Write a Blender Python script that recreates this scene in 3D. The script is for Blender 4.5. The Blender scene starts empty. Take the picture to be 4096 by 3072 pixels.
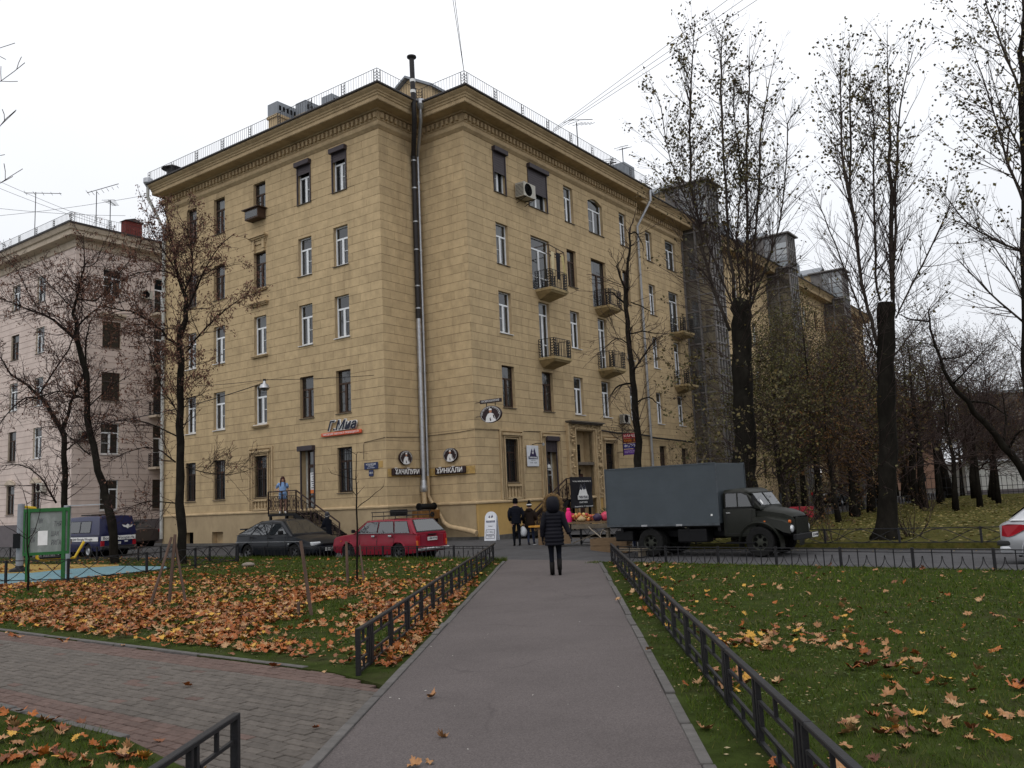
import bpy, bmesh, math, random
import numpy as np
from math import sin, cos, pi, sqrt, atan2, radians, hypot
from mathutils import Vector, Matrix
random.seed(7); rng = np.random.default_rng(11)
SC = bpy.context.scene; COL = SC.collection
# ---------------------------------------------------------------- camera
EYE = 1.75
PIT, ROL = radians(7.5856), radians(-2.5847)
_F = np.array([0, cos(PIT), sin(PIT)]); _U = np.array([0, -sin(PIT), cos(PIT)]); _X = np.array([1., 0, 0])
CX = cos(ROL)*_X + sin(ROL)*_U; CU = -sin(ROL)*_X + cos(ROL)*_U
cam = bpy.data.cameras.new('camera'); cam.sensor_width = 36; cam.lens = 36*3447.6/4096
cam.clip_start = 0.05; cam.clip_end = 900
camo = bpy.data.objects.new('camera', cam); COL.objects.link(camo); SC.camera = camo
camo.matrix_world = Matrix([[CX[0], CU[0], -_F[0], 0], [CX[1], CU[1], -_F[1], 0], [CX[2], CU[2], -_F[2], EYE], [0, 0, 0, 1]])
# ---------------------------------------------------------------- world: overcast sky
SUN_EL, SUN_AZ = radians(50), radians(205)
W = bpy.data.worlds.new('World'); SC.world = W; W.use_nodes = True
nt = W.node_tree; nt.nodes.clear()
N = nt.nodes.new; LK = nt.links.new
sky = N('ShaderNodeTexSky'); sky.sky_type = 'NISHITA'; sky.sun_disc = False
sky.sun_elevation = SUN_EL; sky.sun_rotation = SUN_AZ; sky.air_density = 1; sky.dust_density = 4
tc = N('ShaderNodeTexCoord'); sp = N('ShaderNodeSeparateXYZ'); LK(tc.outputs['Generated'], sp.inputs[0])
rp = N('ShaderNodeValToRGB'); cr = rp.color_ramp
cr.elements[0].position = 0.0; cr.elements[0].color = (8.5, 8.7, 9.2, 1)
cr.elements[1].position = 1.0; cr.elements[1].color = (15.0, 15.0, 15.2, 1)
e = cr.elements.new(0.3); e.color = (10.2, 10.4, 10.8, 1)
LK(sp.outputs['Z'], rp.inputs['Fac'])
nz = N('ShaderNodeTexNoise'); nz.inputs['Scale'].default_value = 1.7; nz.inputs['Detail'].default_value = 4
LK(tc.outputs['Generated'], nz.inputs['Vector'])
mr = N('ShaderNodeMapRange'); mr.inputs[1].default_value = .3; mr.inputs[2].default_value = .7; mr.inputs[3].default_value = .93; mr.inputs[4].default_value = 1.07
LK(nz.outputs['Fac'], mr.inputs[0])
mu = N('ShaderNodeVectorMath'); mu.operation = 'SCALE'; LK(rp.outputs['Color'], mu.inputs[0]); LK(mr.outputs[0], mu.inputs['Scale'])
mx = N('ShaderNodeMix'); mx.data_type = 'RGBA'; mx.inputs['Factor'].default_value = 0.9
LK(sky.outputs[0], mx.inputs[6]); LK(mu.outputs[0], mx.inputs[7])
bg = N('ShaderNodeBackground'); bg.inputs['Strength'].default_value = 0.1; LK(mx.outputs[2], bg.inputs[0])
wo = N('ShaderNodeOutputWorld'); LK(bg.outputs[0], wo.inputs[0])
sl = bpy.data.lights.new('sun', 'SUN'); sl.energy = 0.5; sl.angle = radians(40); sl.color = (1, .97, .93)
so = bpy.data.objects.new('sun', sl); COL.objects.link(so)
so.rotation_euler = (pi/2-SUN_EL, 0, pi-SUN_AZ)
SC.view_settings.view_transform = 'Standard'; SC.view_settings.look = 'None'
SC.view_settings.gamma = 1; SC.view_settings.exposure = 0.0; SC.view_settings.use_curve_mapping = False
# ---------------------------------------------------------------- helpers
def tag(o, label=None, cat=None, group=None, kind=None):
    if label: o['label'] = label
    if cat: o['category'] = cat
    if group: o['group'] = group
    if kind: o['kind'] = kind
    return o
def thing(name, label, cat, loc=(0, 0, 0), rz=0, group=None, rot=None):
    o = bpy.data.objects.new(name, None); COL.objects.link(o); o.empty_display_size = .2
    o.location = loc; o.rotation_euler = rot if rot else (0, 0, rz)
    return tag(o, label, cat, group)
def inst(name, mesh, parent=None, loc=(0, 0, 0), rot=(0, 0, 0), scale=None, mw=None):
    o = bpy.data.objects.new(name, mesh); COL.objects.link(o)
    if parent: o.parent = parent
    if mw is not None: o.matrix_local = mw
    else:
        o.location = loc; o.rotation_euler = rot
        if scale is not None: o.scale = scale
    return o
def copy_tree(o, parent=None):
    c = o.copy(); COL.objects.link(c)
    if parent: c.parent = parent
    for ch in list(o.children): copy_tree(ch, c)
    return c
def mesh_np(name, V, F, mat=None, smooth=False, mi=None):
    V = np.ascontiguousarray(V, dtype=np.float32); F = np.ascontiguousarray(F, dtype=np.int32)
    me = bpy.data.meshes.new(name); nf, k = F.shape
    me.vertices.add(len(V)); me.vertices.foreach_set('co', V.ravel())
    me.loops.add(nf*k); me.loops.foreach_set('vertex_index', F.ravel())
    me.polygons.add(nf); me.polygons.foreach_set('loop_start', np.arange(0, nf*k, k, dtype=np.int32))
    for m in (mat if isinstance(mat, (list, tuple)) else [mat]):
        if m: me.materials.append(m)
    if smooth: me.polygons.foreach_set('use_smooth', np.ones(nf, dtype=bool))
    if mi is not None: me.polygons.foreach_set('material_index', np.ascontiguousarray(mi, dtype=np.int32))
    me.update(calc_edges=True); return me
class MB:
    def __init__(s): s.v = []; s.f = []; s.m = []
    def add(s, vs, fs, mi=0):
        b = len(s.v); s.v += [tuple(map(float, q)) for q in vs]
        for f in fs: s.f.append([b+i for i in f]); s.m.append(mi)
        return s
    def box(s, x0, x1, y0, y1, z0, z1, mi=0, M=None):
        vs = [(x, y, z) for z in (z0, z1) for y in (y0, y1) for x in (x0, x1)]
        if M is not None: vs = [M(*q) for q in vs]
        return s.add(vs, [(0, 2, 3, 1), (4, 5, 7, 6), (0, 1, 5, 4), (2, 6, 7, 3), (0, 4, 6, 2), (1, 3, 7, 5)], mi)
    def quad(s, a, b, c, d, mi=0): return s.add([a, b, c, d], [(0, 1, 2, 3)], mi)
    def bar(s, p, q, w, h=None, mi=0, up=(0, 0, 1)):
        h = h or w; p = Vector(p); q = Vector(q); d = (q-p).normalized(); up = Vector(up)
        if abs(d.dot(up)) > .99: up = Vector((0, 1, 0))
        a = d.cross(up).normalized(); b = a.cross(d)
        vs = [c+a*(i*w/2)+b*(j*h/2) for c in (p, q) for i, j in ((-1, -1), (1, -1), (1, 1), (-1, 1))]
        return s.add(vs, [(3, 2, 1, 0), (4, 5, 6, 7), (0, 1, 5, 4), (1, 2, 6, 5), (2, 3, 7, 6), (3, 0, 4, 7)], mi)
    def tube(s, pts, r, n=6, mi=0, cap=True):
        pts = [Vector(q) for q in pts]; k = len(pts)
        if not hasattr(r, '__len__'): r = [r]*k
        b = len(s.v); a = None
        for i, q in enumerate(pts):
            d = (pts[min(i+1, k-1)]-pts[max(i-1, 0)]).normalized()
            if a is None:
                a = d.cross(Vector((0, 0, 1)))
                if a.length < .05: a = Vector((1, 0, 0))
            a = (a-d*a.dot(d)).normalized(); c = d.cross(a)
            for j in range(n):
                t = 2*pi*j/n; s.v.append(tuple(q+(a*cos(t)+c*sin(t))*r[i]))
        for i in range(k-1):
            for j in range(n):
                s.f.append([b+i*n+j, b+i*n+(j+1) % n, b+(i+1)*n+(j+1) % n, b+(i+1)*n+j]); s.m.append(mi)
        if cap:
            s.f.append([b+j for j in range(n)][::-1]); s.m.append(mi)
            s.f.append([b+(k-1)*n+j for j in range(n)]); s.m.append(mi)
        return s
    def lathe(s, prof, n=16, c=(0, 0, 0), mi=0, M=None):   # prof = [(r, z)]
        vs = [(c[0]+r*cos(2*pi*j/n), c[1]+r*sin(2*pi*j/n), c[2]+z) for r, z in prof for j in range(n)]
        if M is not None: vs = [M(*q) for q in vs]
        fs = [(i*n+j, i*n+(j+1) % n, (i+1)*n+(j+1) % n, (i+1)*n+j) for i in range(len(prof)-1) for j in range(n)]
        return s.add(vs, fs, mi)
    def loft(s, rings, mi=0, close=True, cap=True):
        n = len(rings[0]); k = len(rings); b = len(s.v)
        for r in rings: s.v += [tuple(map(float, q)) for q in r]
        for i in range(k-1):
            for j in range(n if close else n-1):
                s.f.append([b+i*n+j, b+i*n+(j+1) % n, b+(i+1)*n+(j+1) % n, b+(i+1)*n+j]); s.m.append(mi)
        if cap:
            s.f.append([b+j for j in range(n)][::-1]); s.m.append(mi)
            s.f.append([b+(k-1)*n+j for j in range(n)]); s.m.append(mi)
        return s
    def prism(s, poly, M, d0, d1, mi=0):                    # poly in (a, b), extruded along c: M(a, b, c)
        n = len(poly); vs = [M(a, b, d0) for a, b in poly]+[M(a, b, d1) for a, b in poly]
        return s.add(vs, [tuple(range(n))[::-1], tuple(range(n, 2*n))]+[(i, (i+1) % n, n+(i+1) % n, n+i) for i in range(n)], mi)
    def mesh(s, name, mats, smooth=False):
        me = bpy.data.meshes.new(name); me.from_pydata(s.v, [], s.f)
        for m in (mats if isinstance(mats, (list, tuple)) else [mats]): me.materials.append(m)
        me.polygons.foreach_set('material_index', s.m)
        if smooth:
            me.polygons.foreach_set('use_smooth', [True]*len(s.f))
        me.update(); return me
    def build(s, name, mats, parent=None, smooth=False, loc=(0, 0, 0), rot=(0, 0, 0), angle=None):
        me = s.mesh(name, mats, smooth)
        if angle:
            me.set_sharp_from_angle(angle=radians(angle))
        return inst(name, me, parent, loc, rot)
def bevel(o, w=.01, seg=2, ang=40):
    me = o.data; bm = bmesh.new(); bm.from_mesh(me)
    bmesh.ops.recalc_face_normals(bm, faces=bm.faces)
    es = [e for e in bm.edges if len(e.link_faces) == 2 and e.calc_face_angle(0) > radians(ang)]
    bmesh.ops.bevel(bm, geom=es, offset=w, segments=seg, affect='EDGES', profile=.6)
    bm.to_mesh(me); bm.free(); return o
def fixn(o):
    bm = bmesh.new(); bm.from_mesh(o.data); bmesh.ops.remove_doubles(bm, verts=bm.verts, dist=.0005)
    bmesh.ops.recalc_face_normals(bm, faces=bm.faces); bm.to_mesh(o.data); bm.free(); return o
def tubes_np(P0, P1, R0, R1, n=3):
    P0 = np.asarray(P0, float); P1 = np.asarray(P1, float); R0 = np.asarray(R0)[:, None]; R1 = np.asarray(R1)[:, None]
    d = P1-P0; d /= np.linalg.norm(d, axis=1)[:, None]+1e-9
    ref = np.where(np.abs(d[:, 2:3]) > .9, np.array([[1., 0, 0]]), np.array([[0, 0, 1.]]))
    a = np.cross(d, ref); a /= np.linalg.norm(a, axis=1)[:, None]+1e-9; b = np.cross(d, a)
    V = []
    for P, R in ((P0, R0), (P1, R1)):
        for j in range(n):
            t = 2*pi*j/n; V.append(P+R*(a*cos(t)+b*sin(t)))
    m = len(P0); V = np.stack(V, 1).reshape(-1, 3)
    base = np.arange(m)[:, None]*(2*n)
    F = np.concatenate([np.concatenate([base+j, base+(j+1) % n, base+n+(j+1) % n, base+n+j], 1) for j in range(n)], 0)
    return V, F
# ---------------------------------------------------------------- materials
MATS = {}
def mat(name, col, rough=.8, metal=0., var=.12, scale=6., bump=.0, bscale=None, spec=.25, island=0., objr=0., coat=0., dirt=None, stretch=None, detail=6, emit=None, coord='Object', trans=0.):
    if name in MATS: return MATS[name]
    m = bpy.data.materials.new(name); MATS[name] = m; m.use_nodes = True
    t = m.node_tree; n = t.nodes; l = t.links; b = n['Principled BSDF']
    b.inputs['Roughness'].default_value = rough; b.inputs['Metallic'].default_value = metal
    b.inputs['Specular IOR Level'].default_value = spec
    if coat: b.inputs['Coat Weight'].default_value = coat; b.inputs['Coat Roughness'].default_value = .06
    c4 = (*col, 1)
    tcn = n.new('ShaderNodeTexCoord'); mp = n.new('ShaderNodeMapping'); l.new(tcn.outputs[coord], mp.inputs[0])
    if stretch: mp.inputs['Scale'].default_value = stretch
    out = None
    if var:
        nz = n.new('ShaderNodeTexNoise'); nz.inputs['Scale'].default_value = scale; nz.inputs['Detail'].default_value = detail; nz.inputs['Roughness'].default_value = .65
        l.new(mp.outputs[0], nz.inputs['Vector'])
        r = n.new('ShaderNodeMapRange'); r.inputs[1].default_value = .3; r.inputs[2].default_value = .7
        r.inputs[3].default_value = 1-var; r.inputs[4].default_value = 1+var; l.new(nz.outputs['Fac'], r.inputs[0])
        v = n.new('ShaderNodeVectorMath'); v.operation = 'SCALE'; v.inputs[0].default_value = col; l.new(r.outputs[0], v.inputs['Scale']); out = v.outputs[0]
    if dirt:
        dc, ds, da = dirt[:3]
        nz2 = n.new('ShaderNodeTexNoise'); nz2.inputs['Scale'].default_value = ds; nz2.inputs['Detail'].default_value = 8; nz2.inputs['Roughness'].default_value = .7
        mp2 = n.new('ShaderNodeMapping'); l.new(tcn.outputs[coord], mp2.inputs[0])
        if len(dirt) > 3: mp2.inputs['Scale'].default_value = dirt[3]
        l.new(mp2.outputs[0], nz2.inputs['Vector'])
        r2 = n.new('ShaderNodeMapRange'); r2.inputs[1].default_value = .5; r2.inputs[2].default_value = .75; r2.inputs[3].default_value = 0; r2.inputs[4].default_value = da
        l.new(nz2.outputs['Fac'], r2.inputs[0])
        mxn = n.new('ShaderNodeMix'); mxn.data_type = 'RGBA'; l.new(r2.outputs[0], mxn.inputs[0])
        if out: l.new(out, mxn.inputs[6])
        else: mxn.inputs[6].default_value = c4
        mxn.inputs[7].default_value = (*dc, 1); out = mxn.outputs[2]
    for amt, kind in ((island, 'i'), (objr, 'o')):
        if not amt: continue
        if kind == 'i': g = n.new('ShaderNodeNewGeometry'); src = g.outputs['Random Per Island']
        else: g = n.new('ShaderNodeObjectInfo'); src = g.outputs['Random']
        r = n.new('ShaderNodeMapRange'); r.inputs[3].default_value = 1-amt; r.inputs[4].default_value = 1+amt; l.new(src, r.inputs[0])
        v = n.new('ShaderNodeVectorMath'); v.operation = 'SCALE'
        if out: l.new(out, v.inputs[0])
        else: v.inputs[0].default_value = col
        l.new(r.outputs[0], v.inputs['Scale']); out = v.outputs[0]
    if out: l.new(out, b.inputs['Base Color'])
    else: b.inputs['Base Color'].default_value = c4
    if bump:
        nb = n.new('ShaderNodeTexNoise'); nb.inputs['Scale'].default_value = bscale or scale*4; nb.inputs['Detail'].default_value = 5
        l.new(mp.outputs[0], nb.inputs['Vector'])
        bp = n.new('ShaderNodeBump'); bp.inputs['Strength'].default_value = bump; bp.inputs['Distance'].default_value = .02
        l.new(nb.outputs['Fac'], bp.inputs['Height']); l.new(bp.outputs[0], b.inputs['Normal'])
    if emit: b.inputs['Emission Color'].default_value = (*col, 1); b.inputs['Emission Strength'].default_value = emit
    if trans: b.inputs['Transmission Weight'].default_value = trans
    return m
def ramp_mat(name, cols, rough=.75, bump=0, trl=0., var=.15):
    # colour picked per island / per object from a ramp: leaves, grass, fruit
    m = bpy.data.materials.new(name); MATS[name] = m; m.use_nodes = True
    t = m.node_tree; n = t.nodes; l = t.links; b = n['Principled BSDF']; b.inputs['Roughness'].default_value = rough
    b.inputs['Specular IOR Level'].default_value = .3
    g = n.new('ShaderNodeNewGeometry'); oi = n.new('ShaderNodeObjectInfo')
    ad = n.new('ShaderNodeMath'); ad.operation = 'ADD'; l.new(g.outputs['Random Per Island'], ad.inputs[0]); l.new(oi.outputs['Random'], ad.inputs[1])
    fr = n.new('ShaderNodeMath'); fr.operation = 'FRACT'; l.new(ad.outputs[0], fr.inputs[0])
    r = n.new('ShaderNodeValToRGB'); k = len(cols); r.color_ramp.interpolation = 'LINEAR'
    while len(r.color_ramp.elements) < k: r.color_ramp.elements.new(.5)
    for i, c in enumerate(cols): r.color_ramp.elements[i].position = i/(k-1); r.color_ramp.elements[i].color = (*c, 1)
    l.new(fr.outputs[0], r.inputs[0])
    tcn = n.new('ShaderNodeTexCoord'); nz = n.new('ShaderNodeTexNoise'); nz.inputs['Scale'].default_value = 30; l.new(tcn.outputs['Object'], nz.inputs['Vector'])
    mrn = n.new('ShaderNodeMapRange'); mrn.inputs[3].default_value = 1-var*2; mrn.inputs[4].default_value = 1+var*2; l.new(nz.outputs['Fac'], mrn.inputs[0])
    v = n.new('ShaderNodeVectorMath'); v.operation = 'SCALE'; l.new(r.outputs[0], v.inputs[0]); l.new(mrn.outputs[0], v.inputs['Scale'])
    l.new(v.outputs[0], b.inputs['Base Color']); return m
def glass_mat(name, tint=(.02, .024, .028), tr=.4, rough=.02, ior=2.3):
    m = bpy.data.materials.new(name); MATS[name] = m; m.use_nodes = True
    t = m.node_tree; n = t.nodes; l = t.links; n.clear()
    o = n.new('ShaderNodeOutputMaterial'); a = n.new('ShaderNodeBsdfTransparent'); a.inputs[0].default_value = (.75, .8, .82, 1)
    p = n.new('ShaderNodeBsdfPrincipled'); p.inputs['Base Color'].default_value = (*tint, 1); p.inputs['Roughness'].default_value = rough
    p.inputs['IOR'].default_value = ior; p.inputs['Specular IOR Level'].default_value = .5
    tcn = n.new('ShaderNodeTexCoord'); nz = n.new('ShaderNodeTexNoise'); nz.inputs['Scale'].default_value = .7; l.new(tcn.outputs['Object'], nz.inputs['Vector'])
    bp = n.new('ShaderNodeBump'); bp.inputs['Strength'].default_value = .25; bp.inputs['Distance'].default_value = .05; l.new(nz.outputs['Fac'], bp.inputs['Height']); l.new(bp.outputs[0], p.inputs['Normal'])
    x = n.new('ShaderNodeMixShader'); x.inputs[0].default_value = 1-tr; l.new(a.outputs[0], x.inputs[1]); l.new(p.outputs[0], x.inputs[2]); l.new(x.outputs[0], o.inputs[0])
    return m
WHITE = mat('white plastic', (.72, .74, .76), .4, var=.06, scale=3)
BROWN = mat('dark brown wood', (.055, .032, .022), .6, var=.3, scale=8)
GLASS = glass_mat('window glass')
CARGLASS = glass_mat('car glass', tr=.25)
BLACK = mat('black paint', (.006, .006, .007), .55, var=.3, scale=9, spec=.2)
IRON = mat('black fence paint', (.009, .009, .011), .5, var=.35, scale=14, bump=.15, bscale=60, spec=.3, dirt=((.03, .02, .015), 9, .35))
STEEL = mat('dull grey steel', (.42, .43, .45), .35, .7, var=.15, scale=5, dirt=((.2, .19, .18), 4, .5))
RUBBER = mat('tyre rubber', (.012, .012, .012), .9, var=.3, scale=12, spec=.15)
DARK = mat('dark void', (.005, .005, .005), 1., var=0, spec=0)
CHROME = mat('chrome', (.6, .6, .6), .2, .95, var=0)
LET_W = mat('white lettering', (.75, .75, .74), .5, var=.08)
LET_D = mat('dark lettering', (.02, .022, .04), .5, var=0)
# ---------------------------------------------------------------- text
_TX = {}
def text_mesh(s, size, depth, material, shear=0., fx=1., bold=0.):
    k = (s, size, depth, material.name, shear, bold)
    if k in _TX: return _TX[k]
    c = bpy.data.curves.new('lettering', 'FONT'); c.body = s; c.size = size; c.extrude = depth; c.align_x = 'CENTER'; c.align_y = 'CENTER'; c.shear = shear; c.offset = bold
    c.resolution_u = 3
    o = bpy.data.objects.new('lettering', c); COL.objects.link(o)
    dg = bpy.context.evaluated_depsgraph_get(); me = bpy.data.meshes.new_from_object(o.evaluated_get(dg)); me.name = 'lettering'
    bpy.data.objects.remove(o); bpy.data.curves.remove(c)
    me.materials.clear(); me.materials.append(material); _TX[k] = me; return me
def frame_m(o, ex, ey):
    ex = Vector(ex).normalized(); ey = Vector(ey).normalized(); ez = ex.cross(ey)
    return Matrix([[ex[0], ey[0], ez[0], o[0]], [ex[1], ey[1], ez[1], o[1]], [ex[2], ey[2], ez[2], o[2]], [0, 0, 0, 1]])
def letter(s, size, o, ex, ey, parent, material, depth=.006, width=None, shear=0., bold=0., name='lettering'):
    me = text_mesh(s, size, depth, material, shear, bold=bold); M = frame_m(o, ex, ey)
    if width:
        xs = [v.co.x for v in me.vertices]
        if xs: M = M @ Matrix.Diagonal((width/max(.001, max(xs)-min(xs)), 1, 1, 1))
    return inst(name, me, parent, mw=M)
# ---------------------------------------------------------------- ground height field
RD = np.array([cos(radians(53.9833)), sin(radians(53.9833))]); LD = np.array([-RD[1], RD[0]])
B0 = np.array([-1.803, 39.399]); ND = 2.85
A0 = B0+LD*ND-RD*ND
def sst(a, b, x):
    t = np.clip((x-a)/(b-a), 0, 1); return t*t*(3-2*t)
def zg(x, y):
    x = np.asarray(x, float); y = np.asarray(y, float)
    s = (x-A0[0])*-RD[0]+(y-A0[1])*-RD[1]                    # metres in front of the left facade line
    road = sst(.6, 2.2, s)*(1-sst(7.3, 7.75, s))
    cor = 1-(sst(-2.6, -.9, x)*(1-sst(2.0, 3.4, x)))
    return -.15*road*cor
def bl(x, y, z=0.):                                        # building coordinates -> world
    p = B0+RD*x+LD*y; return (p[0], p[1], z)
BRZ = radians(53.9833)
# ================================================================ GROUND
ASPH = mat('grey asphalt', (.06, .059, .062), .88, var=.22, scale=1.3, bump=.25, bscale=160, dirt=((.038, .036, .037), .8, .55))
PATHM = mat('reddish brown asphalt', (.098, .084, .082), .9, var=.1, scale=.8, bump=.3, bscale=220, dirt=((.066, .056, .055), .45, .6))
KERBM = mat('grey concrete kerb', (.098, .092, .088), .9, var=.25, scale=7, bump=.3, bscale=50, objr=.1, dirt=((.06, .055, .05), 3, .5))
SOIL = mat('bare soil', (.045, .036, .027), .95, var=.35, scale=5, bump=.5, bscale=30)
LAWNM = mat('lawn soil and turf', (.03, .042, .01), 1., spec=.03, var=.4, scale=3.5, bump=.6, bscale=40, dirt=((.05, .04, .026), 1.1, .7))
PARKM = mat('leafy park turf', (.062, .06, .016), 1., spec=.03, var=.45, scale=9, bump=.6, bscale=30, dirt=((.12, .085, .028), 3, .8))
def flat(name, poly, z, m, kind='structure', thick=.3):
    mb = MB(); n = len(poly)
    mb.add([(x, y, z) for x, y in poly]+[(x, y, z-thick) for x, y in poly], [tuple(range(n))]+[(i, i+n, (i+1) % n+n, (i+1) % n) for i in range(n)])
    o = mb.build(name, m); fixn(o); return tag(o, kind=kind)
def grid(name, us, vs, fn, m):
    us = np.asarray(us); vs = np.asarray(vs); U, V = np.meshgrid(us, vs, indexing='ij'); X, Y, Z = fn(U, V)
    n, k = len(us), len(vs); I = np.arange(n*k).reshape(n, k)
    F = np.stack([I[:-1, :-1], I[1:, :-1], I[1:, 1:], I[:-1, 1:]], -1).reshape(-1, 4)
    me = mesh_np(name, np.stack([X, Y, Z], -1).reshape(-1, 3), F, m, True); return tag(inst(name, me), kind='structure')
def st(t, s): return A0[0]+LD[0]*t-RD[0]*s, A0[1]+LD[1]*t-RD[1]*s
def s_edge(t): return 7.8+np.maximum(0, -13-np.asarray(t, float))*.115
lin = lambda a, b, n: np.linspace(a, b, n)
grid('ground', np.concatenate([lin(-420, -60, 8), lin(-50, 60, 56), lin(70, 420, 8)]), np.concatenate([lin(-40, -5, 4), lin(0, 60, 61), lin(66, 600, 12)]), lambda x, y: (x, y, zg(x, y)-.12), SOIL)
def street_fn(t, q):
    s = -3+q*(s_edge(t)+3); x, y = st(t, s); return x, y, zg(x, y)
grid('street', lin(-70, 60, 261), lin(0, 1, 55), street_fn, ASPH)
def road_fn(u, v):
    p = B0[:, None, None]+RD[:, None, None]*u-LD[:, None, None]*v; return p[0], p[1], zg(p[0], p[1])+.004+0*u
grid('side_road', lin(3, 130, 64), lin(0, 9.2, 10), road_fn, ASPH)
xl = lambda y: -1.78+.0556*y
xr = lambda y: .775+.0556*y
flat('path', [(xl(-4), -4), (xr(-4), -4), (xr(23.6), 23.6), (xl(25.6), 25.6)], .006, PATHM)
# lawns, a little proud of the soil
def edge_pts(ta, tb, n): return [st(t, float(s_edge(t))-.02) for t in lin(ta, tb, n)]
l1 = lambda x: (6.36-.6*x)/.8            # far edge of the brick paving
l2 = lambda x: (3.86-.6*x)/.8            # near edge
flat('lawn', [(-2.05, l1(-2.05)), (xl(8.6)-.06, 8.66), (xl(25.1)-.06, 25.1)]+edge_pts(-12.2, 50, 12)+[(-60, 60), (-60, l1(-60))], .012, LAWNM)
flat('lawn', [(xr(-4)+.06, -4), (40, -4), (40, 2)]+edge_pts(-52, -15.3, 9)+[(xr(22.8)+.06, 22.6)], .012, LAWNM)
flat('lawn', [(-60, l2(-60)), (-3.46, l2(-3.46)), (-2.62, 6.5), (-2.2, 6.05), (-2.5, -4), (-60, -4)], .012, LAWNM)
# park beyond the street
def uv(u, v): return (B0[0]+RD[0]*u-LD[0]*v, B0[1]+RD[1]*u-LD[1]*v)
flat('park_lawn', [st(-13.6, 1.75), st(-75, 1.75), uv(200, 120), uv(130, 9.25), uv(14, 9.25)], .03, PARKM)
# kerb stones beside the path: one object each, children of the kerb
def kerb(pts_fn, y0, y1, off, name):
    root = thing(name, None, None, (pts_fn(y0)+off, y0, 0)); root['kind'] = 'structure'
    mb = MB().box(-.042, .042, 0, .985, -.15, .03); tmp = bevel(mb.build('kerb_stone', KERBM)); me = tmp.data; bpy.data.objects.remove(tmp)
    y = y0
    while y < y1:
        inst('kerb_stone', me, root, (.0556*(y-y0)+random.uniform(-.006, .006), y-y0, random.uniform(-.012, .004)), (random.uniform(-.008, .008), random.uniform(-.02, .02), -.0556+random.uniform(-.006, .006)))
        y += 1.0
kerb(xl, 8.75, 24.4, -.045, 'kerb'); kerb(xl, 3.2, 8.7, -.045, 'kerb'); kerb(xr, 2.8, 22.3, .045, 'kerb')
def kerb_line(a, b, name='kerb'):
    a = Vector((*a, 0)); b = Vector((*b, 0)); L = (b-a).length; root = thing(name, None, None, a, atan2(b.y-a.y, b.x-a.x)); root['kind'] = 'structure'
    me = bpy.data.meshes['kerb_stone'] if 'kerb_stone' in bpy.data.meshes else None
    x = 0.
    while x < L-.3:
        inst('kerb_stone', me, root, (x, random.uniform(-.006, .006), random.uniform(-.015, .0)), (0, random.uniform(-.012, .012), -pi/2+random.uniform(-.008, .008))); x += 1.0
kerb_line((-16, l1(-16)+.06), (-2.75, l1(-2.75)+.05)); kerb_line((-12, l2(-12)-.06), (-3.4, l2(-3.4)-.06))
# brick paving: every brick a piece
def inpoly(x, y, P):
    c = np.zeros(np.shape(x), bool); j = len(P)-1
    for i in range(len(P)):
        (xi, yi), (xj, yj) = P[i], P[j]
        c ^= ((yi > y) != (yj > y)) & (x < (xj-xi)*(y-yi)/(yj-yi+1e-12)+xi); j = i
    return c
PAVP = [(-16, l1(-16)), (-2.05, l1(-2.05)), (xl(8.5)-.02, 8.5), (xl(2.5)-.02, 2.5), (-2.1, 2.5), (-2.2, 6.05), (-2.62, 6.5), (-3.46, l2(-3.46)), (-16, l2(-16))]
flat('brick_paving_bed', PAVP, -.018, mat('paving joints', (.032, .03, .024), .95, var=.4, scale=20), thick=.1)
pave = thing('brick_paving', None, None, (-5, 9, 0), atan2(-.6, .8)); pave['kind'] = 'structure'
RED = mat('red paving brick', (.098, .066, .056), .92, var=.2, scale=16, objr=.16, bump=.25, bscale=120, island=.12)
GREYB = mat('grey brown paving brick', (.09, .078, .068), .92, var=.2, scale=16, objr=.16, bump=.25, bscale=120, island=.12)
def brick_mesh(m):
    mb = MB(); a, b, h = .098, .048, .006
    mb.loft([[(-a, -b, -.05), (a, -b, -.05), (a, b, -.05), (-a, b, -.05)], [(-a, -b, -h), (a, -b, -h), (a, b, -h), (-a, b, -h)], [(-a+h, -b+h, 0), (a-h, -b+h, 0), (a-h, b-h, 0), (-a+h, b-h, 0)]])
    return mb.mesh('brick', m)
BRM = [brick_mesh(RED), brick_mesh(GREYB)]
br = []
ca, sa = .8, -.6
for r in range(-45, 26):
    for c in range(-70, 80):
        lx = c*.205+(r % 2)*.1025; ly = r*.105
        x = -5+ca*lx-sa*ly; y = 9+sa*lx+ca*ly
        br.append((x, y, lx, ly, .6*x+.8*y))
br = np.array(br); ok = inpoly(br[:, 0], br[:, 1], PAVP); br = br[ok]
dd = np.hypot(br[:, 0], br[:, 1]); vis = (br[:, 1] > 4.6) & (np.abs(br[:, 0]/br[:, 1]) < .66)
order = np.argsort(np.where(vis, dd, 999+dd)); first = set(order[:300].tolist())
V = []; F = []; MI = []
for i, (x, y, lx, ly, w) in enumerate(br):
    red = w > 5.92 or (w < 4.28 and x < -2.6) or random.random() < .03
    tz = random.uniform(-.004, .003); rx = random.gauss(0, .012); ry = random.gauss(0, .01)
    if i in first:
        inst('brick', BRM[0 if red else 1], pave, (lx, ly, tz), (rx, ry, random.gauss(0, .012)))
    else:
        me = BRM[0]
        b = len(V)
        for q in me.vertices: V.append((lx+q.co.x, ly+q.co.y, q.co.z+tz+q.co.x*ry))
        for p in me.polygons: F.append([b+k for k in p.vertices]); MI.append(0 if red else 1)
me = bpy.data.meshes.new('bricks'); me.from_pydata(V, [], F); me.materials.append(RED); me.materials.append(GREYB); me.polygons.foreach_set('material_index', MI); me.update()
tag(inst('bricks', me, pave), kind='stuff')
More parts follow.
